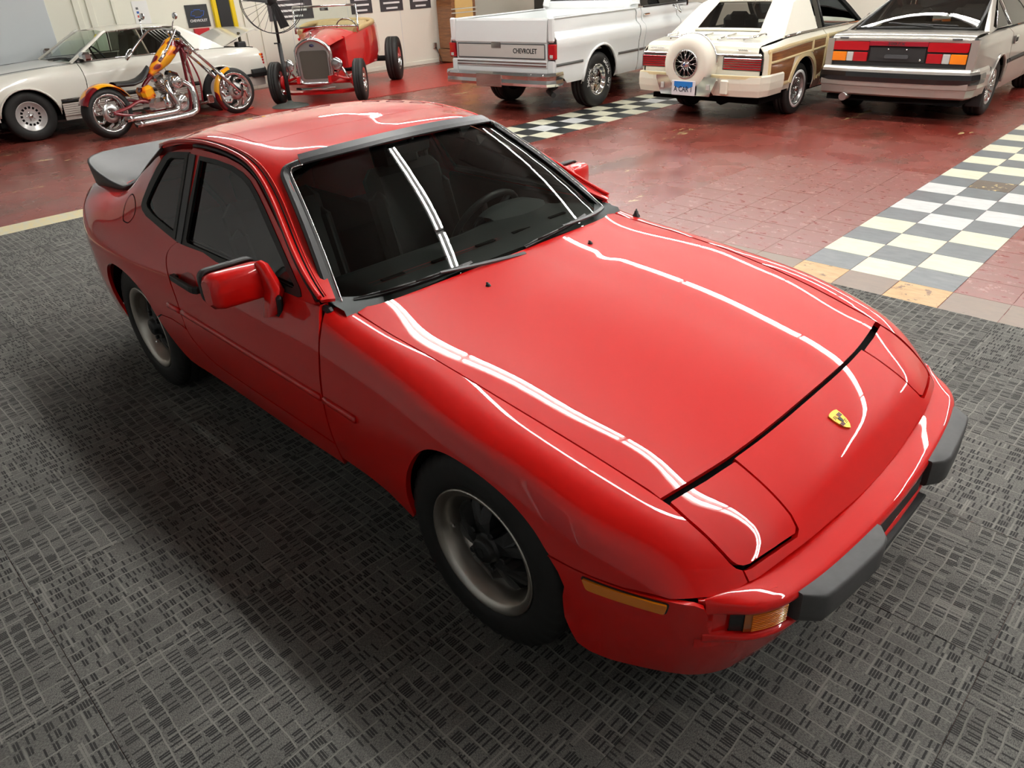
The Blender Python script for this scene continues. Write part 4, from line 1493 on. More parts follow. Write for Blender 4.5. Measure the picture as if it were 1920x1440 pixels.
# ---- tail end
m = MB()
zs = [.86, .80, .72, .62, .5, .40, .32]
G = []
for z in zs:
    P, N = QL.ev([QZ(-2.07, z)])
    y0 = P[0][1]
    G.append([(-2.07 - .06 * (1 - (y / y0) ** 4), y, z) for y in np.linspace(-y0, y0, 25)])
m.grid(np.array(G))
m.grid(np.array([[(-2.04 - .05 * (1 - (y / .62) ** 4) + dx, y, z) for y in np.linspace(-.62, .62, 21)] for dx, z in ((.35, .90), (0, .875), (-.03, .86))]))
m.build('tail_panel', M_RED, CAR)
M_LAMPRED = mat('dark_red_lamp_lens', rgb(120, 8, 10), rough=.15, coat=1)
for s in _both:
    m = MB()
    m.box((-2.10, s * .50, .70), (.06, .30, .12), bev=.015)
    m.build('tail_lamp', M_LAMPRED, CAR)
m = MB()
m.sweep([(-2.06, -.66, .50), (-2.115, -.5, .50), (-2.145, -.25, .50), (-2.15, 0, .50), (-2.145, .25, .50), (-2.115, .5, .50), (-2.06, .66, .50)], [(-.03, -.06), (.02, -.06), (.03, -.03), (.03, .03), (.02, .06), (-.03, .06)])
m.build('rear_bumper', M_RED, CAR)

# ---- mirrors
def mirror(s):
    # housing: rounded box lofted along y (outward)
    m = MB()
    rowsm = []
    for yy, hx, hz, cx, cz in ((.775, .036, .044, .105, .893), (.787, .050, .057, .104, .892), (.81, .056, .063, .102, .890), (.945, .054, .062, .088, .888), (.967, .048, .056, .085, .888), (.979, .032, .040, .084, .888)):
        ring = []
        for k in range(20):
            a = 2 * PI * k / 20
            ca, sa = math.cos(a), math.sin(a)
            sx = math.copysign(abs(ca) ** .45, ca); sz = math.copysign(abs(sa) ** .45, sa)
            ring.append((cx + hx * sx * (1 if sx < 0 else .95), s * yy, cz + hz * sz - (.008 if sx < 0 else 0)))
        rowsm.append(ring + [ring[0]])
    m.grid(np.array(rowsm))
    m.add(rowsm[-1][:-1], [tuple(range(20))]); m.add(rowsm[0][:-1], [tuple(range(20))])
    h = m.build('door_mirror', M_RED, CAR)
    # black rear rim
    m = MB()
    ring = []
    for yy, zz in round_poly([(.778, .832), (.972, .832), (.972, .946), (.778, .950)], .03, 4):
        ring.append((.048 - (yy - .8) * .07, s * yy, zz))
    m.sweep(ring, [(-.005, -.014), (.005, -.014), (.006, .014), (-.005, .014)], up=(1, 0, 0), closed=True, smooth=True)
    m.build('mirror_rim', M_BLACKTRIM, h)
    m = MB(); m.box((.042, s * .875, .889), (.006, .185, .108), bev=.002)
    m.build('mirror_glass', M_CHROME, h)
    # stalk
    m = MB()
    st = [(.178, .79, .862, .030, .020), (.195, .782, .842, .036, .026), (.222, .772, .80, .040, .030), (.240, .800, .762, .036, .034)]
    R_ = []
    for x, y, z, a, b in ((.128, .802, .952, .018, .014), (.140, .798, .944, .030, .020), (.160, .790, .895, .034, .024), (.176, .788, .862, .040, .026), (.180, .790, .856, .043, .028), (.172, .812, .772, .034, .024)):
        ring = []
        for k in range(14):
            an = 2 * PI * k / 14
            ca, sa = math.cos(an), math.sin(an)
            ring.append((x + a * math.copysign(abs(ca) ** .6, ca), s * (y + b * math.copysign(abs(sa) ** .6, sa)), z + .012 * ca))
        R_.append(ring + [ring[0]])
    m.grid(np.array(R_))
    m.add(R_[-1][:-1], [tuple(range(14))]); m.add(R_[0][:-1], [tuple(range(14))])
    m.build('mirror_stalk', M_RED, h)
    m = MB()
    m.box((.180, s * .797, .812), (.094, .02, .105), rot=rotm('Y', .25), bev=.008)
    m.build('mirror_gasket', M_BLACKTRIM, h)
for s in _both:
    mirror(s)

# ---- antenna stub on the far fender
P, N = FL.ev([(.588, float(FL.vy(.588, .735)[0]))])
m = MB()
m.lathe([(0, .034), (.003, .034), (.004, .026), (.008, .024), (.010, .014), (.013, .010), (.016, .006), (.018, 0)], 14, T(*P[0]))
m.build('antenna_base', M_BLACKTRIM, CAR)

# ---- wheels
def tyre_mesh(mb, R=.318, W=.195, rin=.203, nseg=120):
    prof = [(rin, .40), (rin + .012, .475), (rin + .035, .505), (rin + .07, .51), (R - .028, .485), (R - .012, .445), (R - .004, .405), (R, .34), (R, .235), (R - .007, .233), (R - .007, .215), (R, .213), (R, .03), (R - .007, .028), (R - .007, -.028), (R, -.03), (R, -.213), (R - .007, -.215), (R - .007, -.233), (R, -.235), (R, -.34), (R - .004, -.405), (R - .012, -.445), (R - .028, -.485), (rin + .07, -.51), (rin + .035, -.505), (rin + .012, -.475), (rin, -.40)]
    G = []
    for i in range(nseg):
        a = 2 * PI * i / nseg
        cut = (i % 3 == 0)
        row = []
        for r, w in prof:
            rr = r
            if cut and (R - .03 < r) and .25 < abs(w) < .50:
                rr = r - .006
            row.append((rr * math.cos(a), rr * math.sin(a), w * W))
        G.append(row)
    mb.grid(np.array(G), wrap=True)

def make_wheel():
    """Alloy wheel, local +Z is the outer face."""
    m = MB()
    m.lathe([(.2085, .080), (.2085, .089), (.206, .0925), (.202, .092), (.184, .082), (.180, .077), (.172, .055), (.166, .030), (.160, .012), (.150, .006), (.145, -.04), (.19, -.08), (.2075, -.088)], 64)
    w = m.build('wheel', M_ALU, CAR)
    m = MB(); tyre_mesh(m); m.build('tyre', M_TYRE, w)
    for k in range(5):          # five broad petal spokes, each with two facets and a notched tip
        A = 2 * PI * k / 5 + .2
        m = MB()
        base = [(.050, -.036), (.095, -.050), (.140, -.066), (.160, -.058), (.163, -.020), (.148, 0), (.163, .020), (.160, .058), (.140, .066), (.095, .050), (.050, .036)]
        top = [(.050, -.026), (.092, -.034), (.126, -.046), (.148, -.044), (.150, -.016), (.118, 0), (.150, .016), (.148, .044), (.126, .046), (.092, .034), (.050, .026)]
        ht = [.060, .055, .044, .036, .034, .050, .034, .036, .044, .055, .060]
        vs = [(x, y, .004) for x, y in base] + [(x, y, h_) for (x, y), h_ in zip(top, ht)] + [(.08, 0, .062)]
        nn = len(base); c = 2 * nn
        fs = [(i, (i + 1) % nn, nn + (i + 1) % nn, nn + i) for i in range(nn)]
        fs += [(nn + i, nn + (i + 1) % nn, c) for i in range(nn)]
        m.add(vs, fs, xf=rotm('Z', A))
        m.build('spoke', M_SPOKE, w)
    m = MB(); m.lathe([(.160, -.002), (.0, -.002)], 40)
    m.build('brake_backing', M_DARK, w)
    m = MB()
    m.lathe([(0, .088), (.022, .088), (.026, .086), (.034, .086), (.040, .082), (.042, .070), (.046, .062), (.056, .058), (.058, 0)], 32)
    hub = m.build('hub_cap', M_SPOKE, w)
    m = MB(); m.prism([(x * .55, y * .55) for x, y in shield(.022, .030)], 'z', .087, .0895)
    m.build('hub_crest', M_BLACKTRIM, w)
    for k in range(5):
        A = 2 * PI * k / 5 + .2 + PI / 5
        m = MB(); m.lathe([(0, .072), (.009, .072), (.012, .068), (.012, .02)], 8, rotm('Z', A) @ T(.068, 0, 0), smooth=False)
        m.build('wheel_nut', M_SPOKE, w)
    m = MB(); m.tube([(.170, 0, .045), (.160, 0, .052)], [.005, .004], 8, xf=rotm('Z', 2.9))
    m.build('valve_stem', M_CHROME, w)
    m = MB()
    for k in range(7):
        m.add([(.1725 * math.cos(a), .1725 * math.sin(a), z) for a, z in ((-.0 + k * .04, .056), (.036 + k * .04, .056), (.036 + k * .04, .036), (k * .04, .036))], [(0, 1, 2, 3)], xf=rotm('Z', -1.45))
    m.build('balance_weight', M_BLACKTRIM, w)
    return w
W0 = make_wheel()
_first = True
for x in (1.2, -1.2):
    for s in _both:
        w = W0 if _first else copy_tree(W0, CAR)
        _first = False
        yc = .735 if x > 0 else .733
        w.parent = CAR
        w.location = (x, s * yc, .316)
        # local +Z -> outward
        M_ = Matrix(((1, 0, 0), (0, 0, s), (0, 1, 0))) if s > 0 else Matrix(((1, 0, 0), (0, 0, -1), (0, 1, 0)))
        if s > 0:
            M_ = Matrix(((-1, 0, 0), (0, 0, 1), (0, 1, 0)))
        w.rotation_euler = (M_.to_4x4() @ rotm('Z', {(1.2, -1): .35, (-1.2, -1): 1.1}.get((x, s), 0))).to_euler()
# wheel wells
for x, c in ((1.215, .315), (-1.20, .315)):
    for s in _both:
        m = MB()
        G = [[(x + .352 * math.cos(a), s * y, c + .352 * math.sin(a)) for y in (.835, .50)] for a in np.linspace(.12, PI - .12, 24)]
        m.grid(np.array(G))
        m.add([G[i][1] for i in range(24)], [tuple(range(24))])
        m.build('wheel_well', M_DARK, CAR)

# ---- black backing shell added under the panels so their gaps show dark
m = MB()
xs = np.linspace(.50, 1.90, 30)
G = []
for x in xs:
    hv = np.linspace(0, HF.knots[-1], 10); fv = np.linspace(0, FL.knots[2], 8)[1:]
    Ph, Nh = HF.ev([(x, v) for v in hv]); Pf, Nf = FL.ev([(x, v) for v in fv])
    Pq = np.concatenate([Ph - Nh * .035, Pf - Nf * .035])
    G.append(np.concatenate([(Pq * np.array([1, -1, 1]))[::-1], Pq[1:]]))
m.grid(np.array(G))
m.box((1.925, 0, .42), (.04, 1.0, .14))
m.box((.52, 0, .60), (.04, 1.50, .40))
m.build('gap_dark_backing', M_DARK, CAR)
m = MB()
m.box((.15, 0, .245), (2.2, 1.50, .03))
m.box((1.3, 0, .235), (1.2, 1.0, .03))
m.box((-1.5, 0, .30), (1.2, .95, .10))
m.build('floor_pan', M_DARK, CAR)

# ---- cabin
m = MB()
prof = [(.50, .80), (.47, .848), (.36, .858), (.24, .852), (.17, .828), (.13, .78), (.13, .60), (.30, .45)]
G = []
for x, z in prof:
    G.append([(x + (.03 if abs(y) > .55 else 0), y, z + (.018 * math.exp(-((y - .37) / .22) ** 4) if x < .42 and z > .75 else 0)) for y in np.linspace(-.72, .72, 40)])
m.grid(np.array(G))
dash = m.build('dashboard', M_DASH, CAR)
m = MB()
for y in (-.45, -.22, .0, .20, .42):
    m.box((.405, y, .868 if y > .2 else .860), (.018, .10, .006), bev=.002)
m.build('dash_vent', M_DARK, dash)
m = MB()
G = []
for x, z, w in ((.30, .868, .13), (.22, .905, .17), (.15, .90, .17), (.11, .85, .17)):
    G.append([(x, .37 + w * a, z - .03 * abs(a) ** 3) for a in np.linspace(-1, 1, 12)])
m.grid(np.array(G))
m.build('instrument_hood', M_DASH, dash)
def seat(yc):
    m = MB()
    m.box((-.20, yc, .42), (.52, .46, .16), rot=rotm('Y', -.12), bev=.05)
    for q in (-1, 1):
        m.box((-.20, yc + q * .20, .475), (.48, .08, .09), rot=rotm('Y', -.12), bev=.035)
    st = m.build('seat', M_SEAT, CAR)
    m = MB()
    m.box((-.50, yc, .70), (.13, .46, .58), rot=rotm('Y', -.30), bev=.05)
    for q in (-1, 1):
        m.box((-.465, yc + q * .20, .66), (.12, .08, .46), rot=rotm('Y', -.30), bev=.035)
    m.build('backrest', M_SEAT, st)
    m = MB(); m.box((-.615, yc, 1.02), (.10, .27, .20), rot=rotm('Y', -.25), bev=.045)
    m.build('headrest', M_SEAT, st)
for y in (-.36, .36):
    seat(y)
m = MB()
sc = Vector((.02, .36, .77)); ax = Vector((-.86, 0, .50)).normalized()
u = Vector((0, 1, 0)); v = ax.cross(u)
ring = [sc + (u * math.cos(a) + v * math.sin(a)) * .185 for a in np.linspace(0, 2 * PI, 33)[:-1]]
m.tube(ring, .015, 10, closed=True)
sw = m.build('steering_wheel', M_SEAT, CAR)
m = MB()
for a in (0.1, PI - .1, -PI / 2 - .45, -PI / 2 + .45):
    m.tube([sc - ax * .015 + (u * math.cos(a) + v * math.sin(a)) * .05, sc + (u * math.cos(a) + v * math.sin(a)) * .18], .014, 8)
m.lathe([(0, .02), (.05, .018), (.062, .005), (.062, -.02), (0, -.02)], 20, frame(sc, u, v))
m.tube([sc - ax * .02, sc - ax * .25], .03, 8)
m.build('steering_spoke', M_SEAT, sw)
m = MB()
m.box((-.10, 0, .40), (.95, .22, .20), bev=.03)
m.build('centre_console', M_SEAT, CAR)
m = MB()
m.box((-.02, 0, 1.175), (.02, .22, .055), rot=rotm('Y', .2), bev=.012)
m.tube([(-.02, 0, 1.19), (.0, 0, 1.22)], .008, 6)
m.build('rear_view_mirror', M_BLACKTRIM, CAR)
m = MB()
m.box((-.55, 0, .30), (1.9, 1.40, .03))
m.box((-1.35, 0, .62), (1.0, 1.05, .04))
m.box((-.85, 0, .46), (.04, 1.30, .36))
m.build('cabin_floor', M_CARPETBLK, CAR)
# headlining and pillar covers
m = MB()
G = []
for x in np.linspace(-1.05, -.02, 14):
    vv = np.linspace(-RL.knots[-1] * .96, RL.knots[-1] * .96, 18)
    P, N = RL.ev([(x, v) for v in vv]); G.append(P - N * .022)
m.grid(np.array(G))
m.build('headlining', M_CARPETBLK, CAR)
for s in _both:
    m = MB()
    P = ws_line([(s * 1.0, t) for t in np.linspace(.0, .95, 14)], -.02)
    m.sweep(P + np.array([0, s * .012, 0]), [(-.02, -.012), (.02, -.012), (.02, .010), (-.02, .010)], up=(.45, 0, .9))
    m.build('pillar_cover', M_DASH, CAR)
    m = MB()
    m.tube([(-.70, s * .60, 1.08), (-.62, s * .56, .98), (-.50, s * .52, .60), (-.45, s * .55, .35)], .012, 6)
    m.build('seat_belt', M_BLACKTRIM, CAR)
    m = MB()
    m.box((-.70, s * .662, 1.00), (.07, .02, .34), rot=rotm('X', s * .52), bev=.006)
    m.build('inner_pillar', M_RED if s > 0 else M_SEAT, CAR)
# ================================================================== shared pieces for the other vehicles
M_WHITEP = mat('ivory_white_car_paint', rgb(226, 224, 212), rough=.3, coat=.8, coat_rough=.04)
M_BWHITE = mat('bright_white_truck_paint', rgb(226, 229, 228), rough=.3, coat=.8, coat_rough=.04)
M_CREAM = mat('cream_car_paint', rgb(228, 224, 206), rough=.3, coat=.8, coat_rough=.04)
M_CHR = mat('bright_chrome', rgb(225, 225, 225), rough=.08, metal=1.0)
M_GLS = glass('clear_green_glass', (.80, .86, .82))
M_GLSD = glass('smoked_glass', (.40, .40, .38), ior=1.6)
M_TAN = mat('tan_upholstery', rgb(150, 140, 120), rough=.7)
M_BLK = mat('satin_black', rgb(22, 22, 22), rough=.5)
M_LRED = mat('red_lamp_lens', rgb(170, 12, 24), rough=.15, coat=1.0)
M_LAMB = mat('orange_lamp_lens', rgb(240, 130, 20), rough=.15, coat=1.0)
M_LCLR = mat('clear_lamp_lens', rgb(190, 190, 185), rough=.15, coat=1.0)
M_WTXT = mat('white_lettering', rgb(235, 235, 232), rough=.5)
M_BTXT = mat('black_lettering', rgb(20, 20, 20), rough=.5)

def arc2(cx, cz, r, a0, a1, n=14):
    return [(cx + r * math.cos(a0 + (a1 - a0) * k / n), cz + r * math.sin(a0 + (a1 - a0) * k / n)) for k in range(n + 1)]

def side_panels(par, L, name, poly, m, sides=(-1, 1), h=.08, off=0.0, flange=.012, dn=.06):
    out = []
    for s in sides:
        q = [(x, s * float(L.vz(x, z)[0])) for x, z in dens(poly, dn)]
        out.append(panel(name, L.ev, q, m, par, h=h, flange=flange, off=off))
    return out

def patch(par, name, c, m, bulge=(0, 0, 0), n=10, both=False):
    """Bilinear patch through corners c[0..3] (order round the loop), bulged in the middle."""
    c = [np.asarray(p, float) for p in c]
    b = np.asarray(bulge, float)
    mb = MB()
    G = []
    for i in range(n + 1):
        u = i / n
        row = []
        for j in range(n + 1):
            v = j / n
            p = c[0] * (1 - u) * (1 - v) + c[1] * u * (1 - v) + c[2] * u * v + c[3] * (1 - u) * v
            row.append(p + b * (4 * u * (1 - u)) * (.35 + .65 * 4 * v * (1 - v)))
        G.append(row)
    mb.grid(np.array(G))
    return mb.build(name, m, par)

def sheet(par, name, poly3, m, thick=.01, nrm=None):
    """Flat 3-D polygon with thickness."""
    P = [Vector(p) for p in poly3]
    n = Vector(nrm).normalized() if nrm is not None else (P[1] - P[0]).cross(P[2] - P[0]).normalized()
    k = len(P)
    mb = MB()
    mb.add([p for p in P] + [p - n * thick for p in P], [tuple(range(k)), tuple(range(k, 2 * k))[::-1]] + [(i, (i + 1) % k, k + (i + 1) % k, k + i) for i in range(k)])
    return mb.build(name, m, par)

def simple_tyre(mb, R, W, rin, n=56, mat=None):
    prof = [(rin, W * .42), (rin + .01, W * .48), ((rin + R) / 2, W * .52), (R - .02, W * .49), (R - .006, W * .42), (R, W * .34), (R, W * .14), (R - .008, W * .13), (R - .008, W * .09), (R, W * .08), (R, -W * .08), (R - .008, -W * .09), (R - .008, -W * .13), (R, -W * .14), (R, -W * .34), (R - .006, -W * .42), (R - .02, -W * .49), ((rin + R) / 2, -W * .52), (rin, -W * .42)]
    mb.lathe(prof, n, mat=mat)

def place_wheel(w, par, x, y, z, s, spin=0.0, steer=0.0):
    """Local +Z of the wheel points outward (s=-1 right side, s=+1 left)."""
    w.parent = par
    w.location = (x, y, z)
    M_ = Matrix(((1, 0, 0), (0, 0, -1), (0, 1, 0))) if s < 0 else Matrix(((-1, 0, 0), (0, 0, 1), (0, 1, 0)))
    w.rotation_euler = (rotm('Z', steer) @ M_.to_4x4() @ rotm('Z', spin)).to_euler()
    return w

def wheel(par, R, W, rin, rimprof, m_rim, extra=None, m_tyre=None):
    mb = MB(); mb.lathe(rimprof, 40)
    w = mb.build('wheel', m_rim, par)
    mb = MB(); simple_tyre(mb, R, W, rin)
    mb.build('tyre', m_tyre or M_TYRE, w)
    if extra:
        extra(w)
    return w

def four(par, w, fx, rx, yt, z, yr=None, spin=0.3):
    k = 0
    for x in (fx, rx):
        for s in (-1, 1):
            o = w if k == 0 else copy_tree(w, par)
            place_wheel(o, par, x, s * (yt if x == fx else (yr or yt)), z, s, spin * (k + 1))
            k += 1

def wells(par, cx, cz, r, y0=.45, y1=.84):
    for s in (-1, 1):
        mb = MB()
        G = [[(cx + r * math.cos(a), s * y, cz + r * math.sin(a)) for y in (y1, y0)] for a in np.linspace(0.0, PI, 18)]
        mb.grid(np.array(G)); mb.add([g[1] for g in G], [tuple(range(18))])
        mb.build('wheel_well', M_DARK, par)

def seat_simple(par, x, y, z, m, w=.5, h=.6):
    mb = MB(); mb.box((x, y, z), (.5, w, .16), bev=.05)
    st = mb.build('seat', m, par)
    mb = MB(); mb.box((x - .30, y, z + h * .45), (.14, w, h), rot=rotm('Y', -.2), bev=.05)
    mb.build('backrest', m, st)
    mb = MB(); mb.box((x - .38, y, z + h * .85), (.09, w * .55, .2), rot=rotm('Y', -.2), bev=.04)
    mb.build('headrest', m, st)
# ================================================================== ivory hardtop coupe by the back wall (nose to -y)
MC = thing('hardtop_coupe', 'long ivory white hardtop coupe with raised boot lid parked along the back wall', 'car', (-10.63, 2.36, 0), -PI / 2 + .01)
_mx = [-2.24, -2.08, -1.75, -1.41, -.9, 0, .75, 1.41, 1.9, 2.2]
_ms = [
    [(.66, .850), (.76, .79), (.80, .66), (.80, .48), (.78, .30)],
    [(.70, .880), (.81, .81), (.845, .66), (.845, .48), (.82, .27)],
    [(.735, .905), (.85, .83), (.880, .67), (.880, .48), (.85, .26)],
    [(.75, .915), (.86, .84), (.892, .68), (.890, .48), (.86, .26)],
    [(.76, .925), (.862, .845), (.890, .68), (.885, .48), (.85, .23)],
    [(.765, .925), (.862, .845), (.888, .68), (.884, .48), (.845, .22)],
    [(.765, .915), (.862, .835), (.890, .67), (.886, .48), (.85, .22)],
    [(.745, .870), (.855, .795), (.892, .66), (.890, .48), (.86, .26)],
    [(.725, .830), (.825, .755), (.860, .63), (.860, .47), (.83, .27)],
    [(.70, .795), (.785, .72), (.815, .61), (.815, .46), (.79, .28)],
]
ML = Loft(_mx, _ms, nx=160, nv=100)
fa = arc2(1.41, .30, .375, PI, 0)[::-1]
ra = arc2(-1.41, .30, .36, PI, 0)[::-1]
# front fender, door, rear fender
side_panels(MC, ML, 'front_fender', [(.62, .915)] + [(1.0, .90), (1.41, .870), (1.9, .83), (2.18, .797), (2.19, .44), (1.80, .44)] + fa[1:] + [(1.0, .46), (.635, .46), (.60, .70)], M_WHITEP)
md = side_panels(MC, ML, 'door', [(.61, .917), (.59, .70), (.62, .46), (-.50, .46), (-.55, .70), (-.52, .925), (0, .925)], M_WHITEP)
side_panels(MC, ML, 'rear_fender', [(-.53, .925), (-.56, .70), (-.51, .46), (-1.04, .46)] + ra[1:-1] + [(-1.78, .46), (-2.23, .46), (-2.23, .853), (-2.08, .88), (-1.75, .905), (-1.41, .915), (-.9, .925)], M_WHITEP)
# ribbed lower cladding and rubbing strip
M_CLAD = mat('greige_ribbed_cladding', rgb(200, 192, 182), rough=.45)
for s in (-1, 1):
    for k in range(6):
        z = .285 + k * .028
        pts = [(x, float(ML.vz(x, z)[0]) * s) for x in np.linspace(-1.02, 1.00, 8)]
        P, N = ML.ev(pts)
        mb = MB(); mb.sweep(P + N * .004, [(-.008, -.0115), (.004, -.0115), (.007, 0), (.004, .0115), (-.008, .0115)])
        mb.build('sill_rib', M_CLAD, MC)
    P, N = ML.ev([(x, float(ML.vz(x, .25)[0]) * s) for x in np.linspace(-1.02, 1.0, 6)])
    mb = MB(); mb.sweep(P - N * .01, [(-.01, -.04), (.01, -.04), (.01, .03), (-.01, .03)])
    mb.build('sill', M_CLAD, MC)
    for x0, x1 in ((-2.20, -1.80), (-1.02, 1.0), (1.81, 2.18)):
        P, N = ML.ev([(x, float(ML.vz(x, .475)[0]) * s) for x in np.linspace(x0, x1, 8)])
        mb = MB(); mb.sweep(P + N * .006, [(-.008, -.02), (.008, -.02), (.012, 0), (.008, .02), (-.008, .02)])
        st = mb.build('rubbing_strip', M_BLK, MC)
        mb = MB(); mb.sweep(P + N * .015 + np.array([0, 0, .012]), [(-.003, -.004), (.003, -.004), (.003, .004), (-.003, .004)])
        mb.build('bright_strip', M_CHR, st)
    # lower bumper skirts and wheel-lip flares
    for cx, r in ((1.41, .385), (-1.41, .37)):
        pts = []
        for x, z in arc2(cx, .30, r, .15, PI - .15, 16):
            P, N = ML.ev([(x, float(ML.vz(x, z)[0]) * s)]); pts.append(P[0] + N[0] * .006)
        mb = MB(); mb.tube(pts, .014, 6); mb.build('wheel_lip', M_WHITEP, MC)
    P, N = ML.ev([(x, float(ML.vz(x, .38)[0]) * s) for x in np.linspace(-2.20, -1.79, 5)])
    mb = MB(); mb.sweep(P, [(-.01, -.075), (.008, -.075), (.008, .075), (-.01, .075)]); mb.build('rear_skirt', M_CLAD, MC)
    P, N = ML.ev([(x, float(ML.vz(x, .37)[0]) * s) for x in np.linspace(1.80, 2.19, 5)])
    mb = MB(); mb.sweep(P, [(-.01, -.065), (.008, -.065), (.008, .065), (-.01, .065)]); mb.build('front_skirt', M_CLAD, MC)
    # tail lamp wrapping the rear corner: ribbed red over amber
    tl = MB()
    for k in range(4):
        tl.box((-2.232, s * .735, .635 + k * .042), (.10, .14, .036), bev=.008, rot=rotm('Z', -s * .55))
    o = tl.build('tail_lamp', M_LRED, MC)
    tl = MB()
    for k in range(4):
        tl.box((-2.215, s * .792, .635 + k * .042), (.06, .03, .034), bev=.006, rot=rotm('Z', -s * .2))
    tl.build('indicator_lens', M_LAMB, o)
# hood and cowl
mb = MB()
G = []
for x, z in ((.60, .928), (.8, .935), (1.2, .915), (1.6, .885), (2.0, .845), (2.19, .81)):
    yb = np.interp(x, _mx, [q[0][0] for q in _ms]); zb = np.interp(x, _mx, [q[0][1] for q in _ms])
    G.append([(x, yb * a, zb + (z - zb) * (1 - abs(a) ** 3)) for a in np.linspace(-1, 1, 15)])
mb.grid(np.array(G)); hd = mb.build('hood', M_WHITEP, MC)
mb = MB()
for s in (-1, 1):
    mb.tube([(x, s * .70 * np.interp(x, [.6, 2.2], [1, .94]), np.interp(x, [.6, 1.4, 2.2], [.926, .887, .806])) for x in np.linspace(.62, 2.16, 8)], .004, 5)
mb.build('hood_seam', M_GREYTRIM, hd)
mb = MB(); mb.box((2.21, 0, .62), (.10, 1.30, .30), bev=.03); mb.build('grille', M_CHR, MC)
mb = MB(); mb.sweep([(1.85, -.90, .50), (2.25, -.86, .50), (2.36, -.60, .50), (2.38, 0, .50), (2.36, .60, .50), (2.25, .86, .50), (1.85, .90, .50)], [(-.03, -.07), (.03, -.07), (.045, 0), (.03, .07), (-.03, .07)])
mb.build('front_bumper', M_BLK, MC)
mb = MB(); mb.sweep([(-1.95, -.88, .50), (-2.20, -.85, .50), (-2.31, -.62, .50), (-2.33, 0, .50), (-2.31, .62, .50), (-2.20, .85, .50), (-1.95, .88, .50)][::-1], [(-.03, -.06), (.03, -.06), (.045, 0), (.03, .06), (-.03, .06)])
mb.build('rear_bumper', M_BLK, MC)
# boot: opening rim, raised lid with hinge strut
mb = MB()
mb.grid(np.array([[(-2.23, y, z) for y in np.linspace(-.66, .66, 5)] for z in (.30, .60, .85)]))
mb.grid(np.array([[(x, y, np.interp(x, [-2.23, -1.6], [.60, .62])) for y in np.linspace(-.68, .68, 5)] for x in (-2.23, -2.0, -1.6)]))
mb.build('boot_floor', M_CARPETBLK, MC)
mb = MB()
G = []
for t, bow in ((0, 0), (.25, .015), (.5, .022), (.75, .02), (.93, .004), (1.0, -.03)):
    x = -1.62 - .74 * t * math.cos(.36); z = .925 + .80 * t * math.sin(.36) * .82 + bow
    G.append([(x - .04 * (1 - a * a) * t, .69 * a, z + .02 * (1 - a * a)) for a in np.linspace(-1, 1, 11)])
lid = mb.grid(np.array(G))
G2 = np.array(G) - np.array([-.004, 0, .018])
mb.grid(G2)
for k in (0, -1):
    mb.grid(np.stack([np.array(G)[:, k], G2[:, k]], 1), smooth=False)
mb.grid(np.stack([np.array(G)[-1], G2[-1]], 1), smooth=False)
mb.build('boot_lid', M_WHITEP, MC)
for s in (-1, 1):
    mb = MB(); mb.tube([(-1.66, s * .60, .92), (-1.85, s * .60, .98), (-1.95, s * .60, 1.02)], .012, 6); mb.build('lid_hinge', M_GREYTRIM, MC)
mb = MB(); mb.box((-2.19, .50, .865), (.03, .22, .02), bev=.004); mb.box((-1.98, .62, .925), (.16, .12, .09), bev=.015)
mb.build('boot_latch_box', M_BLK, MC)
mb = MB(); mb.box((-2.00, .60, 1.03), (.035, .05, .16), bev=.006); mb.build('lid_prop', mat('dark_olive_prop', rgb(70, 64, 44), rough=.7), MC)
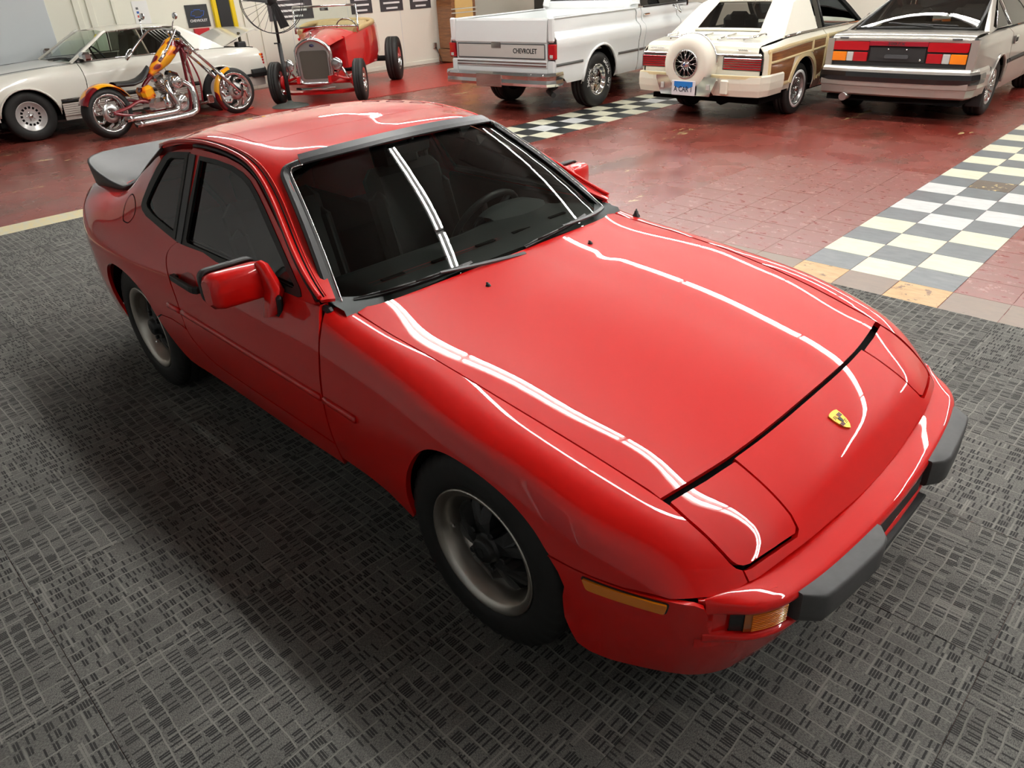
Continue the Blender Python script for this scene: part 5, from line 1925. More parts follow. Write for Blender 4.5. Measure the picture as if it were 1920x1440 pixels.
# greenhouse (left side is +y)
zt = 1.285
roofp = [(.06, 1.275), (-.15, 1.300), (-.5, 1.312), (-.85, 1.300), (-1.02, 1.275)]
mb = MB()
G = []
for x, z in roofp:
    G.append([(x, .585 * a, z + .02 - .035 * abs(a) ** 3) for a in np.linspace(-1, 1, 13)])
mb.grid(np.array(G)); roofm = mb.build('roof', M_WHITEP, MC)
patch(MC, 'windscreen', [(.66, -.70, .925), (.66, .70, .925), (.07, .565, 1.275), (.07, -.565, 1.275)], M_GLS, (.06, 0, .04))
patch(MC, 'rear_window', [(-1.03, -.56, 1.265), (-1.03, .56, 1.265), (-1.62, .66, .925), (-1.62, -.66, .925)], M_GLS, (-.06, 0, .06))
for s in (-1, 1):
    A = lambda x, y, z: (x, s * y, z)
    mb = MB(); mb.sweep([A(.68, .715, .925), A(.38, .645, 1.10), A(.10, .58, 1.268), A(.05, .577, 1.283)], [(-.028, -.012), (.028, -.012), (.022, .014), (-.022, .014)]); mb.build('windscreen_pillar', M_WHITEP, MC)
    mb = MB(); mb.tube([A(.655, .722, .93), A(.36, .655, 1.10), A(.07, .592, 1.268), A(-.45, .593, 1.293), A(-.95, .590, 1.275)], .009, 6); mb.build('window_bright_trim', M_CHR, MC)
    mb = MB(); mb.tube([A(.60, .768, .935), A(-.5, .772, .940), A(-1.20, .757, .935)], .010, 6); mb.build('belt_bright_trim', M_CHR, MC)
    # C pillar sail panel
    sheet(MC, 'sail_panel', [A(-1.16, .755, .925), A(-.94, .592, 1.275), A(-1.03, .572, 1.273), A(-1.36, .632, 1.10), A(-1.66, .70, .915)], M_WHITEP, .02, (0, s, .4))
    sheet(MC, 'door_window', [A(.52, .758, .935), A(-.40, .762, .935), A(-.36, .60, 1.265), A(.10, .598, 1.255)], M_GLS, .004, (0, s, .45))
    sheet(MC, 'quarter_window', [A(-.44, .760, .935), A(-1.10, .752, .935), A(-.95, .61, 1.240), A(-.40, .60, 1.265)], M_GLSD, .004, (0, s, .45))
    mb = MB(); mb.tube([A(-.42, .770, .93), A(-.38, .600, 1.27)], .012, 6); mb.build('window_post', M_TAN, MC)
    for k in range(5):          # slatted louvres inside the quarter window
        mb = MB(); mb.tube([A(-.52 - k * .055, .60, 1.255), A(-.78 - k * .06, .735, .945)], .008, 5); mb.build('louvre_slat', M_WTXT, MC)
    mb = MB(); mb.box(A(.50, .86, 1.00), (.13, .20, .115), bev=.03); mr = mb.build('door_mirror', M_CHR, MC)
    mb = MB(); mb.box(A(.55, .78, .95), (.05, .08, .05), bev=.01); mb.build('mirror_foot', M_BLK, mr)
    mb = MB(); mb.box(A(-.38, .886, .76), (.20, .03, .03), bev=.008); mb.build('door_handle', M_CHR, MC)
for y in (-.38, .38):
    seat_simple(MC, -.25, y, .62, M_TAN, .5, .62)
mb = MB(); mb.box((-1.0, 0, .72), (.45, 1.25, .30), bev=.08); mb.build('rear_bench', M_TAN, MC)
mb = MB(); mb.box((.42, 0, .86), (.42, 1.36, .14), bev=.04); mb.build('dashboard', M_SEAT, MC)
mb = MB(); mb.tube([Vector((.14, .38, .92)) + Vector((0, math.cos(a), 0)) * .20 + Vector((.5, 0, .86)).normalized() * math.sin(a) * .20 for a in np.linspace(0, 2 * PI, 25)[:-1]], .014, 6, closed=True); mb.build('steering_wheel', M_BLK, MC)
mb = MB(); mb.box((0, 0, .25), (3.6, 1.55, .06)); mb.build('floor_pan', M_DARK, MC)
mb = MB(); mb.box((0.0, 0, .45), (1.9, 1.5, .05)); mb.build('cabin_floor', M_TAN, MC)
# papers behind the windscreen
sheet(MC, 'price_sheet', [(.47, .22, .975), (.47, .50, .975), (.30, .46, 1.085), (.30, .18, 1.085)], M_WTXT, .002)
sheet(MC, 'yellow_ticket', [(.20, .50, 1.21), (.20, .585, 1.20), (.16, .575, 1.245), (.16, .49, 1.25)], mat('yellow_paper', rgb(240, 225, 20), rough=.7), .002)
for y0, y1 in ((-.1, .45), (.15, .62)):
    mb = MB(); mb.tube([(.72, y0, .942), (.66, (y0 + y1) / 2, .968), (.63, y1, .972)], .010, 5); mb.build('wiper', M_BLK, MC)
def bundt(w):
    for k in range(15):
        mb = MB(); mb.box((0, 0, 0), (.050, .012, .012), bev=.003, xf=None) if False else mb.add([(.098, -.013, .052), (.128, -.016, .050), (.128, .016, .050), (.098, .013, .052)], [(0, 1, 2, 3)], xf=rotm('Z', 2 * PI * k / 15))
        mb.build('rim_slot', M_DARK, w)
    for k in range(5):
        mb = MB(); mb.lathe([(0, .060), (.008, .060), (.010, .048)], 8, rotm('Z', 2 * PI * k / 5) @ T(.048, 0, 0)); mb.build('wheel_bolt', M_CHR, w)
    mb = MB(); mb.lathe([(0, .066), (.022, .064), (.030, .058), (.032, .048)], 18); mb.build('hub_cap', M_CHR, w)
M_SILV = mat('silver_wheel_paint', rgb(205, 203, 200), rough=.35, metal=.5)
mw = wheel(MC, .325, .205, .190, [(.195, .080), (.195, .090), (.188, .092), (.178, .080), (.165, .074), (.150, .062), (.132, .049), (.10, .050), (.085, .046), (.07, .044), (.0, .046)], M_SILV, bundt)
four(MC, mw, 1.41, -1.41, .735, .325)
wells(MC, 1.41, .30, .375); wells(MC, -1.41, .30, .36)
# ================================================================== flame-painted chopper in front of the ivory coupe (front to +y, right side to the room)
CH = thing('chopper_motorcycle', 'dark red chopper motorcycle with yellow flames and long chrome raked forks', 'motorcycle', (-8.95, 1.68, 0), PI / 2 + .16)
def flame_mat():
    m = mat('flame_paint_dark_red', rgb(110, 8, 20), rough=.25, coat=1.0, coat_rough=.02)
    t = NT(m)
    tc = t.n('ShaderNodeTexCoord').outputs['Object']
    sp = t.n('ShaderNodeSeparateXYZ'); t.l(tc, sp.inputs[0])
    w = t.noise(tc, 7, 2)
    v = t.n('ShaderNodeTexVoronoi', feature='SMOOTH_F1'); v.inputs['Scale'].default_value = 9
    t.l(t.scale(tc, (.45, 1, 1.1), rot=.3), v.inputs['Vector'])
    d = t.math('ADD', v.outputs['Distance'], t.math('MULTIPLY', w, .18))
    f1 = t.ramp(d, .46, .49)
    f2 = t.ramp(d, .52, .56)
    c = t.mix(f1, rgb(112, 8, 20), rgb(236, 120, 10))
    c = t.mix(f2, c, rgb(240, 170, 20))
    t.l(c, t.b.inputs['Base Color'])
    return m
M_FLAME = flame_mat()
M_CHOPR = mat('candy_red_frame_paint', rgb(118, 10, 24), rough=.25, coat=1.0)
M_LEATH = mat('black_saddle_leather', rgb(26, 26, 27), rough=.42)
def moto_wheel(R, W, rr, name_spokes, n_sp, yaw=0):
    mb = MB(); mb.lathe([(rr, W * .40), (rr + .012, W * .45), (rr + .004, W * .47), (rr - .018, W * .40), (rr - .03, W * .15), (rr - .03, -W * .15), (rr - .018, -W * .40), (rr + .012, -W * .45)], 48)
    w = mb.build('wheel', M_CHR, CH)
    mb = MB()
    prof = [(rr, W * .42), (rr + .02, W * .50), (R - .05, W * .48), (R - .018, W * .36), (R - .004, W * .16), (R, 0), (R - .004, -W * .16), (R - .018, -W * .36), (R - .05, -W * .48), (rr + .02, -W * .50), (rr, -W * .42)]
    mb.lathe(prof, 56); mb.build('tyre', M_TYRE, w)
    for k in range(n_sp):
        mb = MB()
        a = 2 * PI * k / n_sp
        pts = [(.045 * math.cos(a), .045 * math.sin(a), .0)]
        for t_ in (.35, .7, 1.0):
            rrr = .045 + (rr - .07) * t_; aa = a + .55 * math.sin(PI * t_)
            pts.append((rrr * math.cos(aa), rrr * math.sin(aa), 0))
        mb.tube(pts, [.016, .022, .018, .026], 8); mb.build(name_spokes, M_CHR, w)
    mb = MB(); mb.lathe([(0, .07), (.03, .07), (.042, .05), (.045, -.05), (.03, -.07), (0, -.07)], 20); mb.build('hub', M_CHR, w)
    mb = MB(); mb.lathe([(.06, W * .5 + .004), (.125, W * .5 + .004), (.125, W * .5 - .002), (.06, W * .5 - .002), (.06, W * .5 + .004)], 32); mb.build('brake_disc', M_STEEL, w)
    return w
rw = moto_wheel(.335, .21, .235, 'wheel_spoke', 7)
place_wheel(rw, CH, 0, 0, .335, -1)
fw = moto_wheel(.335, .10, .262, 'wheel_spoke', 9)
place_wheel(fw, CH, 2.08, .02, .335, -1, .2, -.10)
# rear fender
def fender(cx, cz, r, a0, a1, w, m, name, tw=1.0):
    mb = MB()
    G = []
    for a in np.linspace(a0, a1, 22):
        row = []
        for q in np.linspace(-1, 1, 9):
            rr = r - .035 * abs(q) ** 3
            row.append((cx + rr * math.cos(a), q * w * tw, cz + rr * math.sin(a)))
        G.append(row)
    G = np.array(G); mb.grid(G)
    Gi = G - .006 * (G - np.array([cx, 0, cz])) / r
    mb.grid(Gi)
    return mb.build(name, m, CH)
fender(.02, .335, .375, .45, 2.75, .125, M_FLAME, 'rear_fender')
fender(2.08, .335, .365, 1.75, 3.9, .06, M_FLAME, 'front_fender')
# saddle
mb = MB()
sp_ = [(.18, .66, .10), (.30, .655, .135), (.44, .65, .14), (.56, .675, .12), (.66, .735, .085), (.74, .81, .05)]
G = []
for x, z, w in sp_:
    G.append([(x, w * math.sin(a), z + .045 * math.cos(a) * (1 if math.cos(a) > 0 else .7)) for a in np.linspace(0, 2 * PI, 15)])
mb.grid(np.array(G)); mb.build('saddle', M_LEATH, CH)
# tank
mb = MB()
tk = [(.70, .70, .02, .02), (.78, .76, .06, .05), (.92, .86, .105, .09), (1.05, .95, .125, .115), (1.15, 1.03, .12, .12), (1.22, 1.085, .09, .095), (1.26, 1.105, .03, .03)]
G = []
for x, z, w, h in tk:
    G.append([(x - .25 * h * math.cos(a), w * math.sin(a), z + h * math.cos(a)) for a in np.linspace(0, 2 * PI, 21)])
mb.grid(np.array(G)); mb.build('fuel_tank', M_FLAME, CH)
mb = MB(); mb.box((.62, 0, .50), (.20, .20, .20), rot=rotm('Y', -.2), bev=.04); mb.build('oil_tank', M_FLAME, CH)
# frame tubes
def tb(name, pts, r, m, n=8):
    mb = MB(); mb.tube(smooth_poly(pts, 5) if len(pts) > 2 else pts, r, n); return mb.build(name, m, CH)
for s in (-1, 1):
    tb('frame_downtube', [(1.33, s * .03, 1.03), (1.34, s * .06, .70), (1.33, s * .10, .25), (1.20, s * .11, .14), (.60, s * .12, .13), (.30, s * .14, .22)], .022, M_CHOPR)
    tb('swingarm', [(.55, s * .13, .40), (.40, s * .16, .43), (.20, s * .165, .37), (.0, s * .155, .335)], .022, M_CHOPR)
    tb('swingarm_lower', [(.55, s * .13, .24), (.35, s * .16, .25), (.15, s * .165, .29), (.0, s * .155, .335)], .022, M_CHOPR)
tb('frame_backbone', [(1.36, 0, 1.08), (1.15, 0, .93), (.85, 0, .76), (.62, 0, .60), (.52, 0, .38)], .030, M_CHOPR)
tb('steering_neck', [(1.30, 0, 1.13), (1.40, 0, 1.00)], .045, M_CHOPR)
# forks, triple trees, bars
dirf = (Vector((2.08, 0, .335)) - Vector((1.30, 0, 1.12))).normalized()
for s in (-1, 1):
    top = Vector((1.27, s * .115, 1.15)); end = Vector((2.08, s * .115, .335))
    tb('fork_tube', [top, top + (end - top) * .60], .021, M_CHR)
    tb('fork_slider', [top + (end - top) * .58, end], .030, M_CHR)
for t_ in (.02, .16):
    p = Vector((1.27, 0, 1.15)) + dirf * t_
    mb = MB(); mb.box(p, (.07, .30, .035), rot=rotm('Y', .80), bev=.012); mb.build('triple_clamp', M_CHR, CH)
for s in (-1, 1):
    tb('bar_riser', [(1.24, s * .05, 1.18), (1.20, s * .05, 1.26)], .018, M_CHR)
tb('handlebar', [(.80, -.42, 1.00), (.93, -.40, 1.12), (1.10, -.33, 1.27), (1.19, -.15, 1.285), (1.20, 0, 1.27), (1.19, .15, 1.285), (1.10, .33, 1.27), (.93, .40, 1.12), (.80, .42, 1.00)], .017, M_CHR)
for s in (-1, 1):
    tb('hand_grip', [(.80, s * .42, 1.00), (.70, s * .425, .92)], .022, M_CHR)
    tb('brake_lever', [(.86, s * .44, 1.05), (.80, s * .46, 1.04), (.72, s * .46, .96)], .008, M_CHR, 6)
    tb('mirror_stem', [(1.02, s * .38, 1.20), (1.04, s * .40, 1.34), (1.07, s * .41, 1.40)], .007, M_CHR, 6)
    mb = MB(); mb.ball((1.10, s * .41, 1.45), .06, 14, 8, sc=(.35, 1.0, .75)); mb.build('bar_mirror', M_CHR, CH)
mb = MB(); mb.lathe([(0, .06), (.055, .055), (.085, .02), (.085, -.01), (.05, -.07), (0, -.08)], 24, T(1.42, 0, 1.00) @ rotm('Y', 1.45)); mb.build('headlamp', M_CHR, CH)
mb = MB(); mb.box((1.30, 0, 1.225), (.09, .16, .05), rot=rotm('Y', .5), bev=.015); mb.build('instrument_pod', M_BLK, CH)
# engine: two finned cylinders, crankcase, air cleaner, primary
mb = MB(); mb.lathe([(0, .15), (.16, .15), (.18, .12), (.18, -.12), (.16, -.15), (0, -.15)], 28, T(.96, 0, .32) @ rotm('X', PI / 2)); eng = mb.build('crankcase', M_CHR, CH)
for ang in (-.40, .40):
    base = Vector((.96, 0, .40)); d = Vector((math.sin(ang), 0, math.cos(ang)))
    Mx = frame(base, (0, 1, 0), d.cross(Vector((0, 1, 0))))
    mb = MB(); prof = []
    for k in range(9):
        z = .04 + k * .024
        prof += [(.062, z), (.088, z + .002), (.088, z + .010), (.062, z + .012)]
    mb.lathe([(0, .0)] + prof + [(.06, .27)], 20, Mx, smooth=False); mb.build('cylinder', M_STEEL, CH)
    mb = MB(); mb.box(base + d * .31, (.17, .15, .10), rot=rotm('Y', ang), bev=.03); mb.build('rocker_box', M_CHR, CH)
    for q in (-.03, .03):
        tb('pushrod_tube', [base + Vector((.02, -.12, .02)), base + d * .27 + Vector((q, -.09, 0))], .011, M_CHR, 6)
mb = MB(); mb.lathe([(0, .03), (.06, .03), (.085, .015), (.09, -.03), (0, -.03)], 28, T(1.02, -.19, .60) @ rotm('X', PI / 2)); ac = mb.build('air_cleaner', M_CHR, CH)
mb = MB(); mb.lathe([(.035, .036), (.045, .036), (.045, .030), (.035, .030), (.035, .036)], 20, T(1.02, -.19, .60) @ rotm('X', PI / 2)); mb.build('air_cleaner_ring', M_STEEL, ac)
mb = MB(); mb.box((.70, 0, .33), (.26, .28, .20), bev=.05); mb.build('gearbox', M_CHR, CH)
mb = MB(); mb.lathe([(0, .02), (.10, .02), (.12, .0), (.12, -.03), (0, -.03)], 24, T(1.02, -.19, .32) @ rotm('X', PI / 2)); mb.build('cam_cover', M_CHR, CH)
# twin drag pipes along the right side
tb('exhaust_pipe', [(.90, -.12, .62), (.86, -.20, .52), (.92, -.235, .33), (.88, -.245, .25), (.70, -.25, .235), (.10, -.255, .245)], .040, M_CHR, 12)
tb('exhaust_pipe', [(1.10, -.12, .62), (1.22, -.20, .50), (1.20, -.235, .25), (1.12, -.245, .175), (.90, -.25, .155), (.22, -.255, .155)], .040, M_CHR, 12)
for s in (-1, 1):
    mb = MB(); mb.tube([(1.38, s * .10, .25), (1.42, s * .30, .30)], .016, 8); mb.box((1.42, s * .30, .33), (.10, .04, .12), bev=.012); mb.build('forward_peg', M_CHR, CH)
    tb('frame_brace', [(1.36, s * .05, .95), (1.44, s * .10, .60), (1.41, s * .10, .28)], .013, M_CHOPR)
tb('kickstand', [(.80, .14, .14), (.72, .36, .012)], .012, M_CHR)
tb('brake_cable', [(1.05, -.36, 1.22), (1.30, -.25, 1.05), (1.22, -.18, .80), (1.30, -.16, .60)], .006, M_STEEL, 6)
# ================================================================== red open roadster, nose towards the room
RD = thing('hot_rod_roadster', 'red open-wheel vintage roadster with chrome radiator shell on the red mat', 'car', (-9.037, 5.105, 0), -.819)
M_RODRED = mat('bright_red_roadster_paint', rgb(200, 12, 18), rough=.3, coat=1.0, coat_rough=.03)
M_TANR = mat('tan_cockpit_leather', rgb(186, 160, 112), rough=.55)
M_MESH = mat('grey_radiator_mesh', rgb(92, 88, 80), rough=.5, metal=.6, bump=.6, bscale=350)
M_HLG = mat('headlamp_reflector_glass', rgb(170, 172, 172), rough=.12, metal=.8, coat=1.0, bump=.3, bscale=60)
def rtb(name, pts, r, m, n=8, sm=True):
    mb = MB(); mb.tube(smooth_poly(pts, 5) if (len(pts) > 2 and sm) else pts, r, n); return mb.build(name, m, RD)
# radiator shell
out = round_poly([(-.275, .30), (.275, .30), (.295, .84), (.12, .955), (0, .975), (-.12, .955), (-.295, .84)], [.10, .10, .10, .06, .02, .06, .10], 5)
inn = round_poly([(-.215, .375), (.215, .375), (.225, .80), (-.225, .80)], .05, 4)
mb = MB()
mb.sweep([(.10, p[0], p[1]) for p in out], [(-.03, -.07), (.012, -.07), (.022, .0), (.012, .05), (-.03, .05)], up=(1, 0, 0), closed=True, smooth=True)
rad = mb.build('radiator_shell', M_CHR, RD)
mb = MB(); mb.prism([(p[0] * .98, .62 + (p[1] - .62) * .98) for p in out], 'x', .05, .10); mb.build('shell_face', M_STEEL, rad)
mb = MB(); mb.prism([tuple(p) for p in inn], 'x', .09, .112); mb.build('radiator_mesh', M_MESH, rad)
mb = MB(); mb.lathe([(0, .012), (.03, .010), (.04, 0)], 16, T(.112, 0, .875) @ rotm('Y', PI / 2) @ Matrix.Diagonal((.6, 1, 1, 1))); mb.build('shell_badge', mat('dark_blue_enamel', rgb(26, 34, 80), rough=.3, coat=1), rad)
mb = MB(); mb.lathe([(.03, 0), (.02, .02), (.012, .05), (.022, .07), (.024, .09), (.014, .105), (0, .11)], 14, T(.06, 0, .965)); mb.build('radiator_cap', M_CHR, rad)
# hood top, cowl and body tub
def tubsec(x, w, zt, zb, cr=.05, n=13):
    pts = []
    for a in np.linspace(-1, 1, n):
        pts.append((x, w * a, zt + cr * (1 - abs(a) ** 2.2)))
    return pts
mb = MB()
G = []
for x, w, zt, c in ((.09, .285, .86, .10), (-.30, .34, .90, .11), (-.62, .40, .93, .115), (-.86, .46, .955, .11), (-.98, .50, .97, .10)):
    G.append(tubsec(x, w, zt, 0, c))
mb.grid(np.array(G)); mb.build('hood', M_RODRED, RD)
mb = MB()
mb.tube([(.09, 0, .965), (-.86, 0, 1.068)], .005, 6); mb.build('hood_hinge', M_CHR, RD)
for s in (-1, 1):
    # cowl side / body side, bulging towards the rear
    mb = MB(); G = []
    for x, yt, ym, yb in ((-.56, .385, .40, .40), (-.75, .43, .455, .44), (-1.0, .50, .53, .50), (-1.4, .585, .61, .57), (-1.9, .635, .66, .61), (-2.3, .60, .635, .57), (-2.6, .49, .53, .46), (-2.78, .30, .34, .28), (-2.84, 0, 0, 0)):
        zt = np.interp(x, [-2.84, -2.3, -1.4, -1.0, -.56], [1.02, 1.05, 1.03, .985, .925])
        G.append([(x, s * yt, zt), (x, s * (yt + .02), zt - .05), (x, s * ym, .72), (x, s * ym, .58), (x, s * yb, .42)])
    mb.grid(np.array(G)); mb.build('body_side', M_RODRED, RD)
    mb = MB(); mb.tube([(-1.10, s * .535, .96), (-1.12, s * .545, .50)], .004, 5); mb.build('door_seam', M_DARK, RD)
    # padded cockpit rim
    rtb('cockpit_rim', [(-1.02, s * .49, 1.00), (-1.4, s * .565, 1.045), (-1.9, s * .61, 1.075), (-2.25, s * .53, 1.09), (-2.42, s * .30, 1.10), (-2.47, 0, 1.10)], .045, M_TANR)
    # frame rail, suspension, headlamp
    mb = MB(); mb.sweep([(.28, s * .26, .38), (-.4, s * .33, .40), (-1.2, s * .42, .40), (-2.4, s * .46, .45)], [(-.025, -.05), (.025, -.05), (.025, .05), (-.025, .05)]); mb.build('frame_rail', M_RODRED, RD)
    rtb('suspension_arm', [(.10, s * .30, .42), (.06, s * .48, .36), (.0, s * .62, .34)], .022, M_RODRED)
    rtb('suspension_arm', [(-.14, s * .34, .36), (-.06, s * .50, .31), (.0, s * .62, .30)], .020, M_RODRED)
    rtb('shock_absorber', [(.06, s * .40, .58), (.02, s * .56, .28)], .024, M_CHR, sm=False)
    mb = MB(); mb.lathe([(0, .055), (.055, .050), (.092, .028), (.098, .012), (.092, -.01), (.06, -.08), (0, -.10)], 24, T(.22, s * .40, .60) @ rotm('Y', PI / 2)); hl = mb.build('headlamp', M_CHR, RD)
    mb = MB(); mb.lathe([(0, .056), (.05, .052), (.085, .034)], 20, T(.222, s * .40, .60) @ rotm('Y', PI / 2)); mb.build('headlamp_glass', M_HLG, hl)
    rtb('headlamp_bracket', [(.18, s * .40, .52), (.12, s * .36, .42)], .016, M_CHR, sm=False)
mb = MB(); mb.grid(np.array([[(-.56, y, z) for y in np.linspace(-.40, .40, 5)] for z in (.42, .7, .95)])); mb.build('firewall', M_RODRED, RD)
mb = MB(); mb.sweep([(.24, -.32, .25), (.28, -.2, .25), (.29, 0, .25), (.28, .2, .25), (.24, .32, .25)], [(-.01, -.018), (.012, -.018), (.018, 0), (.012, .018), (-.01, .018)]); mb.build('nerf_bar', M_CHR, RD)
mb = MB(); mb.sweep([(.0, -.60, .17), (.16, -.40, .17), (.22, 0, .17), (.16, .40, .17), (.0, .60, .17)], [(-.05, -.02), (.04, -.02), (.06, .02), (-.05, .03)]); mb.build('front_apron', M_RODRED, RD)
# engine seen through the open hood side
mb = MB(); mb.box((-.28, 0, .58), (.50, .34, .34), bev=.03); mb.build('engine_block', M_BLK, RD)
for s in (-1, 1):
    mb = MB(); mb.box((-.28, s * .17, .76), (.44, .11, .08), bev=.025, rot=rotm('X', s * .5)); mb.build('valve_cover', M_CHR, RD)
    rtb('exhaust_header', [(-.12, s * .20, .62), (-.16, s * .28, .55), (-.40, s * .30, .42), (-.70, s * .32, .36)], .024, M_STEEL)
mb = MB(); mb.lathe([(0, .07), (.10, .07), (.11, .05), (.11, .0), (0, 0)], 20, T(-.28, 0, .80)); mb.build('air_filter', M_CHR, RD)
rtb('fan_hose', [(.0, .10, .80), (-.05, .14, .70), (.02, .20, .52)], .022, M_BLK)
# windscreen
for s in (-1, 1):
    rtb('windscreen_post', [(-.99, s * .545, .99), (-1.02, s * .55, 1.10), (-1.06, s * .55, 1.40)], .018, M_CHR, sm=False)
rtb('windscreen_header', [(-1.06, -.555, 1.40), (-1.06, .555, 1.40)], .016, M_CHR, sm=False)
rtb('windscreen_base', [(-1.02, -.545, 1.075), (-.985, 0, 1.09), (-1.02, .545, 1.075)], .016, M_CHR)
patch(RD, 'windscreen_glass', [(-1.02, -.54, 1.09), (-1.02, .54, 1.09), (-1.06, .54, 1.39), (-1.06, -.54, 1.39)], M_GLS, (.004, 0, 0), 3)
mb = MB(); mb.box((-1.03, .0, 1.355), (.02, .16, .05), bev=.015); mb.build('rear_view_mirror', M_CHR, RD)
# cockpit
mb = MB(); mb.box((-2.18, 0, .88), (.24, 1.0, .46), bev=.07); mb.build('seat_back', M_TANR, RD)
mb = MB(); mb.box((-1.85, 0, .68), (.5, 1.0, .16), bev=.05); mb.build('seat', M_TAN, RD)
mb = MB(); mb.box((-1.10, 0, .92), (.10, .95, .14), bev=.03); mb.build('dashboard', M_RODRED, RD)
mb = MB(); sc_ = Vector((-1.42, .26, 1.03)); ax_ = Vector((-.85, 0, .53)); 
mb.tube([sc_ + Vector((0, math.cos(a), 0)) * .18 + Vector((.53, 0, .85)) * math.sin(a) * .18 for a in np.linspace(0, 2 * PI, 23)[:-1]], .013, 6, closed=True); mb.build('steering_wheel', M_CHR, RD)
mb = MB(); mb.box((-1.5, 0, .44), (2.2, .95, .04)); mb.build('floor_pan', M_DARK, RD)
# axles and wheels
rtb('front_axle', [(0, -.64, .31), (0, .64, .31)], .026, M_RODRED, sm=False)
rtb('rear_axle', [(-2.62, -.74, .40), (-2.62, .74, .40)], .05, M_BLK, sm=False)
def mag(w):
    for k in range(5):
        mb = MB(); mb.tube([(.03, 0, .03), (.10, 0, .035), (.15, 0, .02)], [.034, .024, .030], 8, xf=rotm('Z', 2 * PI * k / 5)); mb.build('rim_spoke', M_CHR, w)
    mb = MB(); mb.lathe([(0, .075), (.02, .075), (.035, .06), (.04, .02)], 16); mb.build('hub_cap', M_CHR, w)
wf = wheel(RD, .325, .155, .185, [(.19, .066), (.188, .072), (.178, .066), (.165, .03), (.16, -.02), (.19, -.07)], M_CHR, mag)
place_wheel(wf, RD, 0, -.70, .325, -1, .3, .05)
w2 = copy_tree(wf, RD); place_wheel(w2, RD, 0, .70, .325, 1, .7, .05)
wr = wheel(RD, .39, .23, .20, [(.205, .10), (.203, .108), (.19, .10), (.175, .05), (.17, -.02), (.205, -.10)], M_CHR, mag)
place_wheel(wr, RD, -2.62, -.83, .39, -1, .2)
w2 = copy_tree(wr, RD); place_wheel(w2, RD, -2.62, .83, .39, 1, .9)
for s in (-1, 1):
    mb = MB(); mb.lathe([(0, .03), (.10, .03), (.11, .01), (.11, -.02), (0, -.02)], 20, T(0, s * .60, .325) @ rotm('X', PI / 2)); mb.build('brake_drum', M_RODRED, RD)
# ================================================================== white pickup truck, tail to the room
TK = thing('pickup_truck', 'white pickup truck with chrome rear bumper showing its tailgate', 'truck', (-5.51, 6.90, 0), 1.669)
_tx = [-1.08, -.6, 0, .6, 1.05, 1.3, 2.3, 3.0, 3.7]
def tsec(w=1.0, zt=1.22):
    w *= .955
    return [(.885 * w, zt), (.905 * w, zt - .02), (.915 * w, 1.06), (.985 * w, 1.00), (.990 * w, .80), (.975 * w, .60), (.955 * w, .42), (.93 * w, .36)]
TL_ = Loft(_tx, [tsec(.985)] + [tsec() for _ in _tx[1:-1]] + [tsec(.95)], nx=60, nv=160)
ar = arc2(0, .40, .43, -.10, PI + .10, 18)
side_panels(TK, TL_, 'bed_side', [(-1.07, 1.219), (1.02, 1.219), (1.02, .375), (.425, .375)] + ar + [(-.43, .42), (-.80, .42), (-.90, .50), (-1.07, .56)], M_BWHITE, h=.09)
side_panels(TK, TL_, 'cab_corner', [(1.05, 1.215), (1.18, 1.215), (1.18, .375), (1.05, .375)], M_BWHITE)
tdoor = side_panels(TK, TL_, 'door', [(1.20, 1.215), (2.28, 1.215), (2.28, .375), (1.20, .375)], M_BWHITE)
side_panels(TK, TL_, 'front_fender', [(2.30, 1.215), (3.0, 1.19), (3.65, 1.10), (3.65, .56), (3.42, .42)] + [(2.985 + .43 * math.cos(a), .40 + .43 * math.sin(a)) for a in np.linspace(0, PI, 14)] + [(2.50, .375), (2.30, .375)], M_BWHITE)
M_TRIMB = mat('grey_chrome_moulding', rgb(120, 122, 124), rough=.3, metal=.8)
for s in (-1, 1):
    for x0, x1 in ((-1.06, -.46), (.46, 1.02), (1.06, 1.18), (1.21, 2.27)):
        P, N = TL_.ev([(x, s * float(TL_.vz(x, .665)[0])) for x in np.linspace(x0, x1, 5)])
        mb = MB(); mb.sweep(P + N * .004, [(-.006, -.016), (.006, -.016), (.010, 0), (.006, .016), (-.006, .016)]); mb.build('side_moulding', M_TRIMB, TK)
    pts = []
    for x, z in arc2(0, .40, .435, 0, PI, 18):
        P, N = TL_.ev([(x, s * float(TL_.vz(x, z)[0]))]); pts.append(P[0] + N[0] * .008)
    mb = MB(); mb.tube(pts, .018, 6); mb.build('wheel_lip', M_BWHITE, TK)
    # bed rail top and inner wall
    mb = MB(); mb.box((-.02, s * .835, 1.222), (2.10, .09, .02), bev=.006); mb.build('bed_rail', M_BWHITE, TK)
    mb = MB(); mb.box((-.02, s * .77, .98), (2.08, .03, .46)); mb.build('bed_inner_wall', M_BWHITE, TK)
    # tail lamp
    mb = MB(); mb.box((-1.09, s * .885, .83), (.06, .115, .185), bev=.010); tl = mb.build('tail_lamp', M_LRED, TK)
    mb = MB(); mb.box((-1.118, s * .885, .775), (.02, .05, .04), bev=.004); mb.build('reversing_lens', M_LCLR, tl)
    mb = MB(); mb.sweep([(-1.095, s * .822, z) for z in (.735, .93)], [(-.006, -.004), (.006, -.004), (.006, .004), (-.006, .004)], up=(1, 0, 0)); mb.build('lamp_trim', M_CHR, tl)
    mb = MB(); mb.box((-1.085, s * .865, 1.09), (.05, .10, .30), bev=.02); mb.build('bed_corner_post', M_BWHITE, TK)
    mb = MB(); mb.box((-1.085, s * .86, .64), (.05, .12, .16), bev=.02); mb.build('bed_corner_foot', M_BWHITE, TK)
